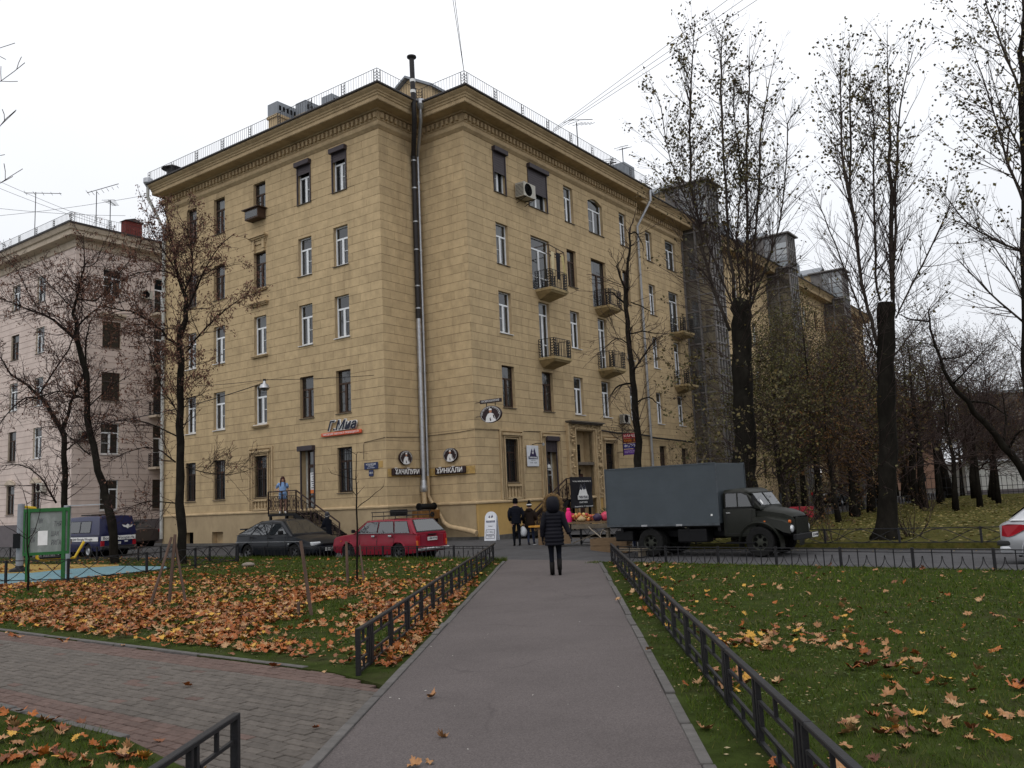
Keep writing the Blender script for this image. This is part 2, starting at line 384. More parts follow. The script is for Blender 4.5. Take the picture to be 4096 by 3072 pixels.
# playground surface
BLUE = mat('blue rubber surface', (.13, .235, .27), .85, var=.14, scale=2, bump=.2, bscale=120, dirt=((.1, .15, .16), 1.2, .6))
YEL = mat('yellow rubber surface', (.3, .2, .05), .85, var=.14, scale=2, bump=.2, bscale=120)
flat('playground_surface', [(-14.4, 23.9), (-11.3, 28.0), (-11.8, 29.3), (-14.2, 31.0), (-15.7, 30.45), (-16.24, 29.14), (-17.5, 29.49), (-30, 38), (-40, 20), (-20, 20)], .03, BLUE, thick=.05)
flat('playground_border', [(-14.2, 31.0), (-14.5, 31.7), (-19.2, 34.6), (-26, 40), (-34, 40), (-30, 38), (-17.5, 29.49), (-16.24, 29.14), (-15.7, 30.45)], .034, YEL, thick=.05)
def cracks(m, sc, wd, col, noise=.35, amt=.8):
    # wear with a shape of its own: fine branching cracks and patched stains
    t = m.node_tree; n = t.nodes; l = t.links; b = n['Principled BSDF']; old = b.inputs['Base Color'].links[0].from_socket
    tcn = n.new('ShaderNodeTexCoord'); nz_ = n.new('ShaderNodeTexNoise'); nz_.inputs['Scale'].default_value = 1.6; nz_.inputs['Detail'].default_value = 6; l.new(tcn.outputs['Object'], nz_.inputs['Vector'])
    ad = n.new('ShaderNodeVectorMath'); ad.operation = 'MULTIPLY_ADD'; ad.inputs[1].default_value = (noise*2,)*3; l.new(nz_.outputs['Color'], ad.inputs[0]); l.new(tcn.outputs['Object'], ad.inputs[2])
    v = n.new('ShaderNodeTexVoronoi'); v.feature = 'DISTANCE_TO_EDGE'; v.inputs['Scale'].default_value = sc; l.new(ad.outputs[0], v.inputs['Vector'])
    r = n.new('ShaderNodeMapRange'); r.inputs[1].default_value = 0; r.inputs[2].default_value = wd; r.inputs[3].default_value = amt; r.inputs[4].default_value = 0; l.new(v.outputs['Distance'], r.inputs[0])
    n2 = n.new('ShaderNodeTexNoise'); n2.inputs['Scale'].default_value = .5; l.new(tcn.outputs['Object'], n2.inputs['Vector']); r2 = n.new('ShaderNodeMapRange'); r2.inputs[1].default_value = .48; r2.inputs[2].default_value = .6; l.new(n2.outputs['Fac'], r2.inputs[0])
    mm = n.new('ShaderNodeMath'); mm.operation = 'MULTIPLY'; l.new(r.outputs[0], mm.inputs[0]); l.new(r2.outputs[0], mm.inputs[1])
    x = n.new('ShaderNodeMix'); x.data_type = 'RGBA'; l.new(mm.outputs[0], x.inputs[0]); l.new(old, x.inputs[6]); x.inputs[7].default_value = (*col, 1)
    sp_ = n.new('ShaderNodeTexNoise'); sp_.inputs['Scale'].default_value = 90; sp_.inputs['Detail'].default_value = 2; l.new(tcn.outputs['Object'], sp_.inputs['Vector'])
    r3 = n.new('ShaderNodeMapRange'); r3.inputs[1].default_value = .3; r3.inputs[2].default_value = .7; r3.inputs[3].default_value = .7; r3.inputs[4].default_value = 1.3; l.new(sp_.outputs['Fac'], r3.inputs[0])
    s_ = n.new('ShaderNodeVectorMath'); s_.operation = 'SCALE'; l.new(x.outputs[2], s_.inputs[0]); l.new(r3.outputs[0], s_.inputs['Scale']); l.new(s_.outputs[0], b.inputs['Base Color'])
cracks(PATHM, .32, .01, (.04, .034, .034), amt=.4); cracks(ASPH, .4, .02, (.02, .02, .02))
# ================================================================ MAIN BUILDING
PL = mat('ochre plaster', (.475, .358, .21), .92, spec=.12, var=.13, scale=2.6, bump=.18, bscale=45, island=.06, objr=.06, dirt=((.27, .2, .12), .9, .62, (1.8, 1.8, .35)), detail=9)
PLT = mat('ochre mouldings', (.43, .322, .19), .9, var=.14, scale=3, bump=.15, bscale=40, dirt=((.2, .14, .08), .9, .65))
JOINT = mat('plaster joints', (.085, .062, .04), 1., spec=0, var=.3, scale=4)
PLP = mat('yellow repainted plinth', (.46, .3, .11), .9, var=.1, scale=1, bump=.12, bscale=40, dirt=((.3, .2, .09), 1.2, .5))
PLB = mat('plinth plaster', (.37, .285, .175), .92, var=.14, scale=1.1, bump=.2, bscale=40, dirt=((.2, .145, .09), .8, .6, (1, 1, .5)))
ROOFM = mat('grey sheet metal roof', (.2, .215, .235), .5, .35, var=.15, scale=2)
ROOFD = mat('dark roof edge', (.05, .045, .045), .6, .2, var=.2, scale=3)
SILLM = mat('sheet metal sill', (.1, .085, .07), .6, .3, var=.2, scale=5)
SHUT = mat('dark brown roller shutter', (.05, .04, .045), .5, .1, var=.1, scale=4)
CURT = mat('pale curtain', (.45, .45, .43), .9, var=.25, scale=3, stretch=(9, 9, .4))
BLD = thing('apartment_building', 'five storey ochre plaster apartment building with rusticated walls and recessed corner', 'building', (B0[0], B0[1], 0), BRZ)
class Fac:
    def __init__(s, O, e, n): s.O = O; s.e = e; s.n = n
    def P(s, u, w, z): return (s.O[0]+s.e[0]*u+s.n[0]*w, s.O[1]+s.e[1]*u+s.n[1]*w, z)
FL = Fac((-ND, ND), (0, 1), (-1, 0)); FN1 = Fac((-ND, ND), (1, 0), (0, -1)); FN2 = Fac((0, ND), (0, -1), (-1, 0)); FR = Fac((0, 0), (1, 0), (0, -1)); FS = Fac((17.3, .5), (1, 0), (0, -1))
LEN_L = 17.55; ZT = 19.5; ZP = 1.62
def hole(ops, u, z): return any(o[0] < u < o[1] and o[2] < z < o[3] for o in ops)
def wall_mesh(fac, L, z0, z1, ops, w=-.022, depth=.3, rev=None):
    mb = MB(); us = sorted({0, L, *[x for o in ops for x in o[:2]]}); zs = sorted({z0, z1, *[x for o in ops for x in o[2:4]]})
    for i in range(len(us)-1):
        for j in range(len(zs)-1):
            if not hole(ops, (us[i]+us[i+1])/2, (zs[j]+zs[j+1])/2):
                mb.quad(fac.P(us[i], w, zs[j]), fac.P(us[i+1], w, zs[j]), fac.P(us[i+1], w, zs[j+1]), fac.P(us[i], w, zs[j+1]))
    for o in ops:
        a, b, c, d = o[:4]; q = [(a, c), (b, c), (b, d), (a, d)]; D = o[4] if len(o) > 4 else depth
        for i in range(4):
            (u0, y0), (u1, y1) = q[i], q[(i+1) % 4]
            mb.quad(fac.P(u0, .0, y0), fac.P(u1, .0, y1), fac.P(u1, -D, y1), fac.P(u0, -D, y0), 1)
    return mb
BLOCKS = []
def blocks(fac, L, z0, z1, ops, H=.412, seed=0, bw=.86):
    rnd = random.Random(seed); nz = round((z1-z0)/H); h = (z1-z0)/nz; g = .0075; gv = .0042
    for k in range(nz):
        a = z0+k*h; b = a+h; u = -bw*(.5 if k % 2 else 0)+rnd.uniform(-.05, .05); cuts = [0.]
        while u < L:
            if u > .22 and u < L-.22: cuts.append(u+rnd.uniform(-.1, .1))
            u += bw*rnd.choice((.75, 1, 1, 1.15))
        cuts.append(L)
        for c0, c1 in zip(cuts[:-1], cuts[1:]):
            u0 = c0+(gv if c0 > 0 else 0); u1 = c1-(gv if c1 < L else 0); s0, s1 = a+g, b-g
            near = [o for o in ops if o[0] < u1 and o[1] > u0 and o[2] < s1 and o[3] > s0]
            us = sorted({u0, u1, *[x for o in near for x in o[:2] if u0 < x < u1]}); zs = sorted({s0, s1, *[x for o in near for x in o[2:4] if s0 < x < s1]})
            rc = [(us[i], us[i+1], zs[j], zs[j+1]) for i in range(len(us)-1) for j in range(len(zs)-1) if not hole(near, (us[i]+us[i+1])/2, (zs[j]+zs[j+1])/2)]
            rc = [r for r in rc if (r[1]-r[0]) > .02 and (r[3]-r[2]) > .02]
            if not rc: continue
            pr = rnd.uniform(-.003, .003); mb = MB()
            for (p, q, s, t) in rc:
                f = [fac.P(p, pr, s), fac.P(q, pr, s), fac.P(q, pr, t), fac.P(p, pr, t)]; bk = [fac.P(p, -.03, s), fac.P(q, -.03, s), fac.P(q, -.03, t), fac.P(p, -.03, t)]
                e = [i for i, on in enumerate((s == s0, q == u1, t == s1, p == u0)) if on]
                mb.add(f+bk, [(0, 1, 2, 3)]+[(i, i+4, (i+1) % 4+4, (i+1) % 4) for i in e])
            ar = sum((r[1]-r[0])*(r[3]-r[2]) for r in rc); c = fac.P((u0+u1)/2, 0, (s0+s1)/2); wx, wy, _ = bl(c[0], c[1])
            v = np.array([wx, wy, c[2]-EYE]); D = np.linalg.norm(v); nw = RD*fac.n[0]+LD*fac.n[1]
            BLOCKS.append((ar*abs((v[:2]/D)@nw)/D**2, mb))
PANE = {}
def window(fac, u0, u1, z0, z1, style='pvc', rec=.17, curtain=None, parent=BLD, sill=True, grate=False, arch=False, label=None):
    fm = {'pvc': WHITE, 'door': WHITE}.get(style, BROWN); t = .055 if fm is WHITE else .05
    mb = MB(); w0, w1 = -rec-.06, -rec
    def b(a, c, s, e, x0=w0, x1=w1): mb.box(a, c, x0, x1, s, e, 0, fac.P if False else (lambda u, w, z: fac.P(u, w, z)))
    b(u0, u1, z0, z0+t); b(u0, u1, z1-t, z1); b(u0, u0+t, z0+t, z1-t); b(u1-t, u1, z0+t, z1-t)
    H = z1-z0; tz = z1-H*.3 if style != 'door' else z1-.62; um = (u0+u1)/2; pn = []
    b(u0+t, u1-t, tz-t/2, tz+t/2)
    b(um-t*.6, um+t*.6, z0+t, tz-t/2)
    pn.append((u0+t, u1-t, tz+t/2, z1-t))
    for a, c in ((u0+t, um-t*.6), (um+t*.6, u1-t)):
        s, e = z0+t, tz-t/2; f = .035
        b(a, a+f, s, e, w0+.01, w1+.012); b(c-f, c, s, e, w0+.01, w1+.012); b(a+f, c-f, s, s+f, w0+.01, w1+.012); b(a+f, c-f, e-f, e, w0+.01, w1+.012)
        pn.append((a+f, c-f, s+f, e-f))
    if style == 'pvc': b(pn[1][0], pn[1][1], z0+H*.36, z0+H*.36+.025)
    if style == 'wood': b(pn[2][0], pn[2][1], tz-.42, tz-.38)
    if style == 'door':
        for q in (1, 2): b(pn[q][0], pn[q][1], z0+.75, z0+.8)
    o = mb.build('window', fm, parent)
    if label: o['label'] = label
    for (a, c, s, e) in pn:
        x = (w0+w1)/2
        inst('pane', MB().quad(fac.P(a, x, s), fac.P(c, x, s), fac.P(c, x, e), fac.P(a, x, e)).mesh('pane', GLASS), o)
    if sill:
        s = MB().box(u0-.04, u1+.04, -rec, .07, z0-.045, z0-.02, 0, fac.P); s.build('sill', WHITE if (fm is WHITE and z0 < 12.5) else SILLM, o)
    if curtain is None: curtain = random.random() < .6
    if curtain:
        q = MB(); n = 10; lo = z0+random.choice((.05, .1, .6)); W2 = random.choice((1, .45, .55)); x0 = u0+t if random.random() < .5 else u1-t-(u1-u0-2*t)*W2
        for i in range(n):
            a = x0+(u1-u0-2*t)*W2*i/n; c = x0+(u1-u0-2*t)*W2*(i+1)/n; wa = -.4+(.03 if i % 2 else -.03); wb = -.4-(.03 if i % 2 else -.03)
            q.quad(fac.P(a, wa, lo), fac.P(c, wb, lo), fac.P(c, wb, z1-.02), fac.P(a, wa, z1-.02))
        q.build('curtain', CURT, o)
    if grate:
        q = MB(); k = 6
        for i in range(k+1): q.box(u0+.03+(u1-u0-.06)*i/k-.009, u0+.03+(u1-u0-.06)*i/k+.009, -.11, -.09, z0+.02, z1-.02, 0, fac.P)
        for zz in (z0+.06, z0+H*.45, z0+H*.52, z1-.3, z1-.06): q.box(u0+.01, u1-.01, -.115, -.085, zz-.01, zz+.01, 0, fac.P)
        q.build('window_grate', IRON, o)
    return o
def shutter(fac, u0, u1, z1, drop, zb, parent=BLD):
    q = MB().box(u0-.06, u1+.06, -.02, .22, z1-.05, z1+.2, 0, fac.P)
    o = q.build('roller_shutter', SHUT, parent); bevel(o, .03)
    for u in (u0-.02, u1-.04): MB().box(u, u+.06, -.02, .05, zb, z1-.05, 0, fac.P).build('guide_rail', SHUT, o)
    if drop:
        s = MB(); k = max(2, int(drop/.06))
        for i in range(k):
            a = z1-.05-drop*(i+1)/k; s.box(u0+.04, u1-.04, -.005 if i % 2 else .0, .012 if i % 2 else .018, a+.004, a+drop/k, 0, fac.P)
        s.build('shutter_slats', SHUT, o)
    return o
# ---- openings  (u0, u1, z0, z1)
FZ = {5: (17.0, 19.03), 4: (13.26, 15.22), 3: (9.74, 11.78), 2: (6.12, 8.16), 1: (2.4, 4.5)}
LC = [(14.5, 15.45), (11.87, 12.88), (8.36, 9.37), (4.8, 5.8), (2.2, 3.2)]
lops = []; lw = []
for f, (a, b) in FZ.items():
    for c, (p, q) in enumerate(LC):
        if f == 4: a2, b2 = 13.27, 15.22
        else: a2, b2 = a, b
        if f == 1 and c == 3: a2, b2 = 1.64, 4.55
        lops.append((p, q, a2, b2)); lw.append((f, c, p, q, a2, b2))
for p, q in ((14.6, 15.4), (11.97, 12.93)): lops.append((p, q, .08, .72))
LSK = lops+[(8.02, 9.72, 1.6, 4.95)]
RC5 = [(2.28, 3.3), (5.3, 7.05), (8.78, 9.74), (11.37, 13.03), (15.1, 16.0)]
rops = []; rw = []
for f in (5, 4, 3, 2):
    a, b = {5: (17.0, 19.1), 4: (13.3, 15.4), 3: (9.82, 11.9), 2: (6.15, 8.2)}[f]
    for c in range(5):
        p, q = RC5[c]
        if f < 4 and c == 1: p, q = 5.72, 6.72
        if f < 4 and c == 3: p, q = 11.75, 12.73
        z0 = a
        st_ = 'pvc'
        if (f in (4, 3)) and c in (1, 3): z0 = 12.5 if f == 4 else 8.9; st_ = 'door'
        if f == 4 and c in (2, 3, 4): st_ = 'wood' if c != 3 else 'wooddoor'
        if f == 2 and c in (0, 1): st_ = 'wood'
        rops.append((p, q, z0, b)); rw.append((f, c, p, q, z0, b, st_))
rops += [(2.28, 3.28, 2.55, 4.62), (5.72, 6.72, 1.7, 4.65), (8.55, 10.35, .25, 5.25, .55), (11.75, 12.75, 2.55, 4.65), (15.1, 16.0, 1.7, 4.6)]
RSK = rops+[(1.9, 3.66, 1.6, 5.05), (5.35, 7.1, 1.6, 5.08), (7.7, 11.2, 0, 5.72), (11.38, 13.12, 1.6, 5.1)]
sops = []; sw = []
for f in (5, 4, 3, 2):
    a, b = {5: (17.0, 19.05), 4: (13.36, 15.42), 3: (9.8, 11.88), 2: (6.15, 8.18)}[f]
    for p, q in ((2.25, 3.15), (5.15, 6.7) if f > 3 else (5.4, 6.4)):
        z0 = a if not (p > 5 and f in (4, 3)) else (12.5 if f == 4 else 8.9)
        sops.append((p, q, z0, b)); sw.append((f, p, q, z0, b, 'door' if z0 < a else 'pvc'))
sops += [(2.25, 3.2, 3.3, 4.7), (5.5, 6.4, 2.5, 4.6)]
wm = [JOINT, PLT]
for fac, L, ops in ((FL, LEN_L, lops), (FR, 17.3, rops), (FS, 7.7, sops), (FN1, ND, []), (FN2, ND, [])):
    wall_mesh(fac, L, ZP if not ops else 0, ZT, ops).build('wall', wm, BLD)
# plinth: the band below the water table
for fac, L, ops, m in ((FL, LEN_L, lops, PLB), (FN1, ND, [], PLB), (FN2, ND, [], PLB), (FR, 5.6, rops, PLP), (Fac((5.6, 0), (1, 0), (0, -1)), 11.7, [(o[0]-5.6, o[1]-5.6, *o[2:]) for o in rops if o[0] > 5.7], PLP)):
    pm = MB(); us = sorted({-.06 if fac in (FL, FR) else 0, L, *[x for o in ops if o[2] < 1.5 for x in o[:2] if 0 < x < L]})
    zz = sorted({0.12, .72, ZP-.02} | {x for o in ops if o[2] < 1 for x in (o[2], o[3]) if x < 1.5})
    for i in range(len(us)-1):
        for j in range(len(zz)-1):
            if not hole(ops, (us[i]+us[i+1])/2, (zz[j]+zz[j+1])/2):
                p = [fac.P(us[i], .06, zz[j]), fac.P(us[i+1], .06, zz[j]), fac.P(us[i+1], .06, zz[j+1]), fac.P(us[i], .06, zz[j+1])]; q = [fac.P(us[i], -.05, zz[j]), fac.P(us[i+1], -.05, zz[j]), fac.P(us[i+1], -.05, zz[j+1]), fac.P(us[i], -.05, zz[j+1])]
                pm.add(p+q, [(0, 1, 2, 3), (0, 4, 5, 1), (1, 5, 6, 2), (2, 6, 7, 3), (3, 7, 4, 0)])
    pm.build('plinth', m, BLD)
q = MB()
q.box(0, LEN_L, .0, .14, -.3, .13, 0, FL.P); q.box(-.14, ND-.14, 0, .14, -.3, .13, 0, FN1.P); q.box(.14, ND+.14, 0, .14, -.3, .13, 0, FN2.P); q.box(0, 7.7, 0, .14, -.3, .13, 0, FR.P)
q.build('plinth_base', mat('dark plinth stone', (.1, .095, .088), .9, var=.25, scale=5), BLD)
blocks(FL, LEN_L, ZP+.1, ZT, LSK, seed=1); blocks(FN1, ND, ZP+.1, ZT, [], seed=2); blocks(FN2, ND, ZP+.1, ZT, [], seed=3); blocks(FR, 17.3, ZP+.1, ZT, RSK, seed=4); blocks(FS, 7.7, ZP+.1, ZT, sops, seed=5)
BLOCKS.sort(key=lambda q: -q[0])
for a, mb in BLOCKS[:300]: mb.build('stone_block', PL, BLD)
big = MB()
for a, mb in BLOCKS[300:]: big.add(mb.v, mb.f)
tag(big.build('stone_blocks', PL, BLD), kind='stuff')
# panels behind decorated openings
for fac, (a, b, c, d), holes in ((FL, (8.02, 9.72, 1.6, 4.95), lops), (FR, (1.9, 3.66, 1.6, 5.05), rops), (FR, (5.35, 7.1, 1.6, 5.08), rops), (FR, (7.7, 11.2, 0, 5.72), rops), (FR, (11.38, 13.12, 1.6, 5.1), rops)):
    m2 = wall_mesh(Fac(fac.P(a, 0, 0)[:2], fac.e, fac.n), b-a, c, d, [(max(0, o[0]-a), min(b-a, o[1]-a), o[2], o[3]) for o in holes if o[0] >= a-.01 and o[1] <= b+.01 and o[3] < 5.3], w=-.003, depth=.2)
    m2.build('wall_panel', [PLT, PLT], BLD)
# ---- sweeps: string course, cornice
def sweep(name, path, prof, m, parent=BLD, closed=False, smooth=False):
    path = [Vector((*p, 0)) for p in path]; n = len(path); mb = MB(); rings = []
    for i in range(n):
        d0 = (path[i]-path[i-1]).normalized() if i else None; d1 = (path[i+1]-path[i]).normalized() if i < n-1 else None
        nn = lambda d: Vector((d.y, -d.x, 0))
        if d0 is None: o = nn(d1)
        elif d1 is None: o = nn(d0)
        else:
            o = nn(d0)+nn(d1); o = o/o.length/max(.3, (o/o.length).dot(nn(d0)))
        rings.append([(path[i].x+o.x*w, path[i].y+o.y*w, z) for w, z in prof])
    mb.loft(rings, close=True, cap=True); return mb.build(name, m, parent, smooth)
PTH = [(-ND, ND+LEN_L), (-ND, ND), (0, ND), (0, 0), (17.3, 0)]
PT2 = [(17.3, .5), (25.1, .5)]
for pth in (PTH, PT2):
    sweep('string_course', pth, [(-.02, ZP-.03), (.1, ZP-.03), (.12, ZP), (.12, ZP+.05), (.06, ZP+.1), (-.02, ZP+.12)], PLT)
    sweep('architrave', pth, [(-.05, 19.4), (.03, 19.4), (.08, 19.45), (.16, 19.52), (.18, 19.6), (.16, 19.68), (.1, 19.72), (.1, 19.78), (.14, 19.8), (.14, 20.25), (-.05, 20.25)], PLT)
    sweep('cornice', pth, [(-.05, 20.2), (.26, 20.2), (.3, 20.24), (.9, 20.24), (.93, 20.27), (.93, 20.43), (.98, 20.46), (1.0, 20.53), (1.05, 20.56), (1.08, 20.62), (1.13, 20.65), (1.22, 20.72), (1.26, 20.8), (-.05, 20.86)], PLT)
    sweep('roof_edge', pth, [(.9, 20.8), (1.3, 20.775), (1.33, 20.8), (1.33, 20.86), (1.28, 20.9), (.9, 20.95)], ROOFD)
dm = MB()
for fac, a, L in ((FL, -.1, LEN_L+.1), (FN1, 0, ND-.15), (FN2, .2, ND), (FR, -.1, 17.3), (FS, 0, 7.6)):
    u = a
    while u < L: dm.box(u, u+.14, .1, .27, 19.86, 20.12, 0, fac.P); u += .3
tag(dm.build('dentils', PLT, BLD), kind='stuff')
# ---- roof
rf = MB()
def rp_(w, z):   # offset ring of the plan
    return [(-ND-w, ND+LEN_L+min(w, .3)), (-ND-w, ND-w), (-w, ND-w), (-w, -w), (17.3, -w), (17.3, .5-w), (74, .5-w)]
r0 = [(x, y, 20.92) for x, y in rp_(1.1, 0)]
inner = [(9, ND+LEN_L, 23.3), (9, 9, 23.3), (9, 9, 23.3), (9, 9, 23.3), (17.3, 9, 23.3), (17.3, 9, 23.3), (74, 9, 23.3)]
for i in range(6): rf.add([r0[i], r0[i+1], inner[i+1], inner[i]], [(0, 1, 2, 3)])
rf.build('roof', ROOFM, BLD)
bk = MB()   # closing walls
bk.quad((-ND, ND+LEN_L, 0), (15, ND+LEN_L, 0), (15, ND+LEN_L, 20.9), (-ND, ND+LEN_L, 20.9)); bk.quad((15, ND+LEN_L, 0), (15, 15, 0), (15, 15, 23), (15, ND+LEN_L, 23)); bk.quad((15, 15, 0), (74, 15, 0), (74, 15, 23), (15, 15, 23)); bk.quad((74, .5, 0), (74, 15, 0), (74, 15, 23), (74, .5, 20.9))
bk.quad((9, ND+LEN_L, 23.3), (15, ND+LEN_L, 21), (15, 15, 21), (9, 9, 23.3)); bk.quad((9, 9, 23.3), (15, 15, 21), (74, 15, 21), (74, 9, 23.3))
bk.quad((-ND, ND+LEN_L-.3, 12.3), (-ND+.4, ND+LEN_L-.3, 12.3), (-ND+.4, 3, 12.3), (-ND+.4, 3, 12.3))
bk.build('rear_wall', PLB, BLD)
ins = MB()  # floors and inner walls: dark rooms behind the panes
for z in (1.5, 5.3, 8.8, 12.4, 16.0, 19.9):
    ins.add([(-ND+.32, ND+LEN_L-.05, z), (-ND+.32, ND+.32, z), (.32, ND+.32, z), (.32, .82, z), (74, .82, z), (74, 6, z), (6, 6, z), (6, ND+LEN_L-.05, z)], [tuple(range(8))])
ins.quad((2, ND+LEN_L, 0), (2, 4.5, 0), (2, 4.5, 20), (2, ND+LEN_L, 20)); ins.quad((2, 4.5, 0), (74, 4.5, 0), (74, 4.5, 20), (2, 4.5, 20))
for u in (6.9, 10.9, 14.0): ins.quad((-ND+.3, ND+u, 0), (3, ND+u, 0), (3, ND+u, 20), (-ND+.3, ND+u, 20))
for u in (4.4, 7.9, 10.6, 14.2, 18, 21.7): ins.quad((u, .82, 0), (u, 5, 0), (u, 5, 20), (u, .82, 20))
ins.build('interior', mat('dim interior', (.09, .08, .07), .9, var=.3, scale=1), BLD)
def railing(path, z0, h, post=2.4, parent=BLD, name='roof_railing', m=IRON, wd=1.):
    mb = MB(); pts = [Vector((*p, 0)) for p in path]
    for a, b in zip(pts[:-1], pts[1:]):
        L = (b-a).length; d = (b-a)/L
        for zz in (z0+.1, z0+h): mb.bar(a+Vector((0, 0, zz)), b+Vector((0, 0, zz)), .018*wd, .018*wd)
        k = int(L/.17)
        for i in range(k+1): p = a+d*(L*i/k); mb.bar(p+Vector((0, 0, z0+.1)), p+Vector((0, 0, z0+h)), .011*wd)
        k = max(1, round(L/post))
        for i in range(k+1):
            p = a+d*(L*i/k); q = p+d*(.22 if i < k else -.22)
            for x in (p, q): mb.bar(x+Vector((0, 0, z0-.05)), x+Vector((0, 0, z0+h)), .022*wd)
            for zz in np.arange(z0+.15, z0+h-.1, .14):
                c = (p+q)/2
                mb.bar(p+Vector((0, 0, zz+.1)), c+Vector((0, 0, zz)), .02*wd); mb.bar(c+Vector((0, 0, zz)), q+Vector((0, 0, zz+.1)), .02*wd)
    return tag(mb.build(name, m, parent), kind='stuff')
railing(rp_(1.0, 0)[:5], 20.9, .78)
railing([(17.3, -.5), (25, -.5)], 20.9, .78)
# ---- windows
for f, c, p, q, a, b in lw:
    if f == 1 and c == 3: continue
    sty = 'pvc'
    if (f == 5 and c < 3) or (f == 4 and c < 3) or f == 1 or (f == 2 and c > 2): sty = 'wood'
    window(FL, p, q, a, b, sty, grate=(f == 1), curtain=False if (f == 4 and c == 2) else None, sill=True)
shutter(FL, 4.8, 5.8, 19.0, .42, 17.0); shutter(FL, 2.2, 3.2, 19.0, .42, 17.0)
for f, c, p, q, a, b, sty in rw:
    window(FR, p, q, a, b, {'wooddoor': 'wood'}.get(sty, sty), sill=sty not in ('door', 'wooddoor'))
shutter(FR, 2.28, 3.3, 19.1, 1.05, 17.0); shutter(FR, 5.3, 7.05, 19.1, 1.25, 17.0)
window(FR, 2.28, 3.28, 2.55, 4.62, 'wood', grate=True); window(FR, 11.75, 12.75, 2.55, 4.65, 'wood', grate=True); window(FR, 15.1, 16.0, 1.7, 4.6, 'wood')
for f, p, q, a, b, sty in sw: window(FS, p, q, a, b, sty, sill=sty != 'door')
window(FS, 2.25, 3.2, 3.3, 4.7, 'wood'); window(FS, 5.5, 6.4, 2.5, 4.6, 'wood')
for p, q in ((14.6, 15.4), (11.97, 12.93)): MB().quad(FL.P(p, -.25, .08), FL.P(q, -.25, .08), FL.P(q, -.25, .72), FL.P(p, -.25, .72)).build('basement_window', [DARK if p > 14 else PLT], BLD)
# arched head of the fifth floor window
ar = MB(); p, q = 11.37, 13.03; k = 10
pts = [(p+(q-p)*i/k, 18.86+.24*sin(pi*i/k)) for i in range(k+1)]
ar.prism(pts+[(q, 19.12), (p, 19.12)], lambda a, b, c: FR.P(a, c, b), -.24, -.005); ar.build('arched_lintel', PL, BLD)
# window ornaments on the left facade (third column) and string mouldings
def moulded_box(fac, u0, u1, z0, z1, steps, name, m=PLT, parent=BLD):
    mb = MB()
    for (du, a, b, w) in steps: mb.box(u0-du, u1+du, -.01, w, a, b, 0, fac.P)
    return mb.build(name, m, parent)
moulded_box(FL, 8.3, 9.45, 0, 0, [(0, 15.82, 15.9, .12), (.06, 15.9, 15.98, .2), (.12, 15.98, 16.06, .28), (-.02, 15.62, 15.82, .06)], 'window_cornice')
for u in (8.38, 9.2): moulded_box(FL, u, u+.17, 0, 0, [(0, 15.35, 15.82, .13), (-.02, 15.2, 15.36, .09)], 'bracket')
moulded_box(FL, 8.24, 9.45, 0, 0, [(0, 12.3, 12.37, .12), (.06, 12.37, 12.44, .2), (.1, 12.44, 12.49, .26)], 'window_cornice')
for z in (13.18, 9.66, 6.03): moulded_box(FL, 8.26, 9.45, 0, 0, [(0, z-.08, z-.02, .12), (.04, z-.02, z+.03, .17)], 'window_ledge')
def surround(fac, a, b, c, d, balu=None, name='window_surround'):
    # nested frames around opening a..b, c..d, with a lintel moulding and balusters below
    mb = MB()
    for o, w, wi in ((.36, .07, .1), (.2, .05, .04), (.1, .09, .05), (.0, .04, .06)):
        zb = 1.72
        mb.box(a-o-wi, a-o, -.01, w, zb, d+o, 0, fac.P); mb.box(b+o, b+o+wi, -.01, w, zb, d+o, 0, fac.P); mb.box(a-o-wi, b+o+wi, -.01, w+.004, d+o, d+o+wi*.8, 0, fac.P)
    n = int((d-1.8)/.09)
    for u in (a-.28, b+.28):
        for i in range(n): mb.box(u-.035, u+.035, .0, .075, 1.8+i*.09, 1.8+i*.09+.06, 0, fac.P)
    mb.box(a-.3, b+.3, -.01, .15, d+.17, d+.28, 0, fac.P)
    o = mb.build(name, PLT, BLD)
    if balu:
        q = MB().box(a-.06, b+.06, -.01, .12, balu-.1, balu, 0, fac.P).box(a-.04, b+.04, -.01, .1, 1.74, 1.84, 0, fac.P); q.build('balustrade_rail', PLT, BLD)
        h = balu-.1-1.84
        pr = [(.05, 0), (.055, .08*h), (.035, .12*h), (.065, .35*h), (.06, .45*h), (.03, .72*h), (.028, .85*h), (.05, .9*h), (.055, h)]
        k = 4
        for i in range(k):
            u = a+(b-a)*(i+.5)/k; P = fac.P(u, .04, 1.84); MB().lathe(pr, 8, P).build('baluster', PLT, BLD, smooth=True)
    return o
surround(FL, 8.36, 9.37, 2.4, 4.5, 2.3)
surround(FR, 2.28, 3.28, 2.55, 4.62, 2.45); surround(FR, 5.72, 6.72, 1.7, 4.65); surround(FR, 11.75, 12.75, 2.55, 4.65, 2.45)
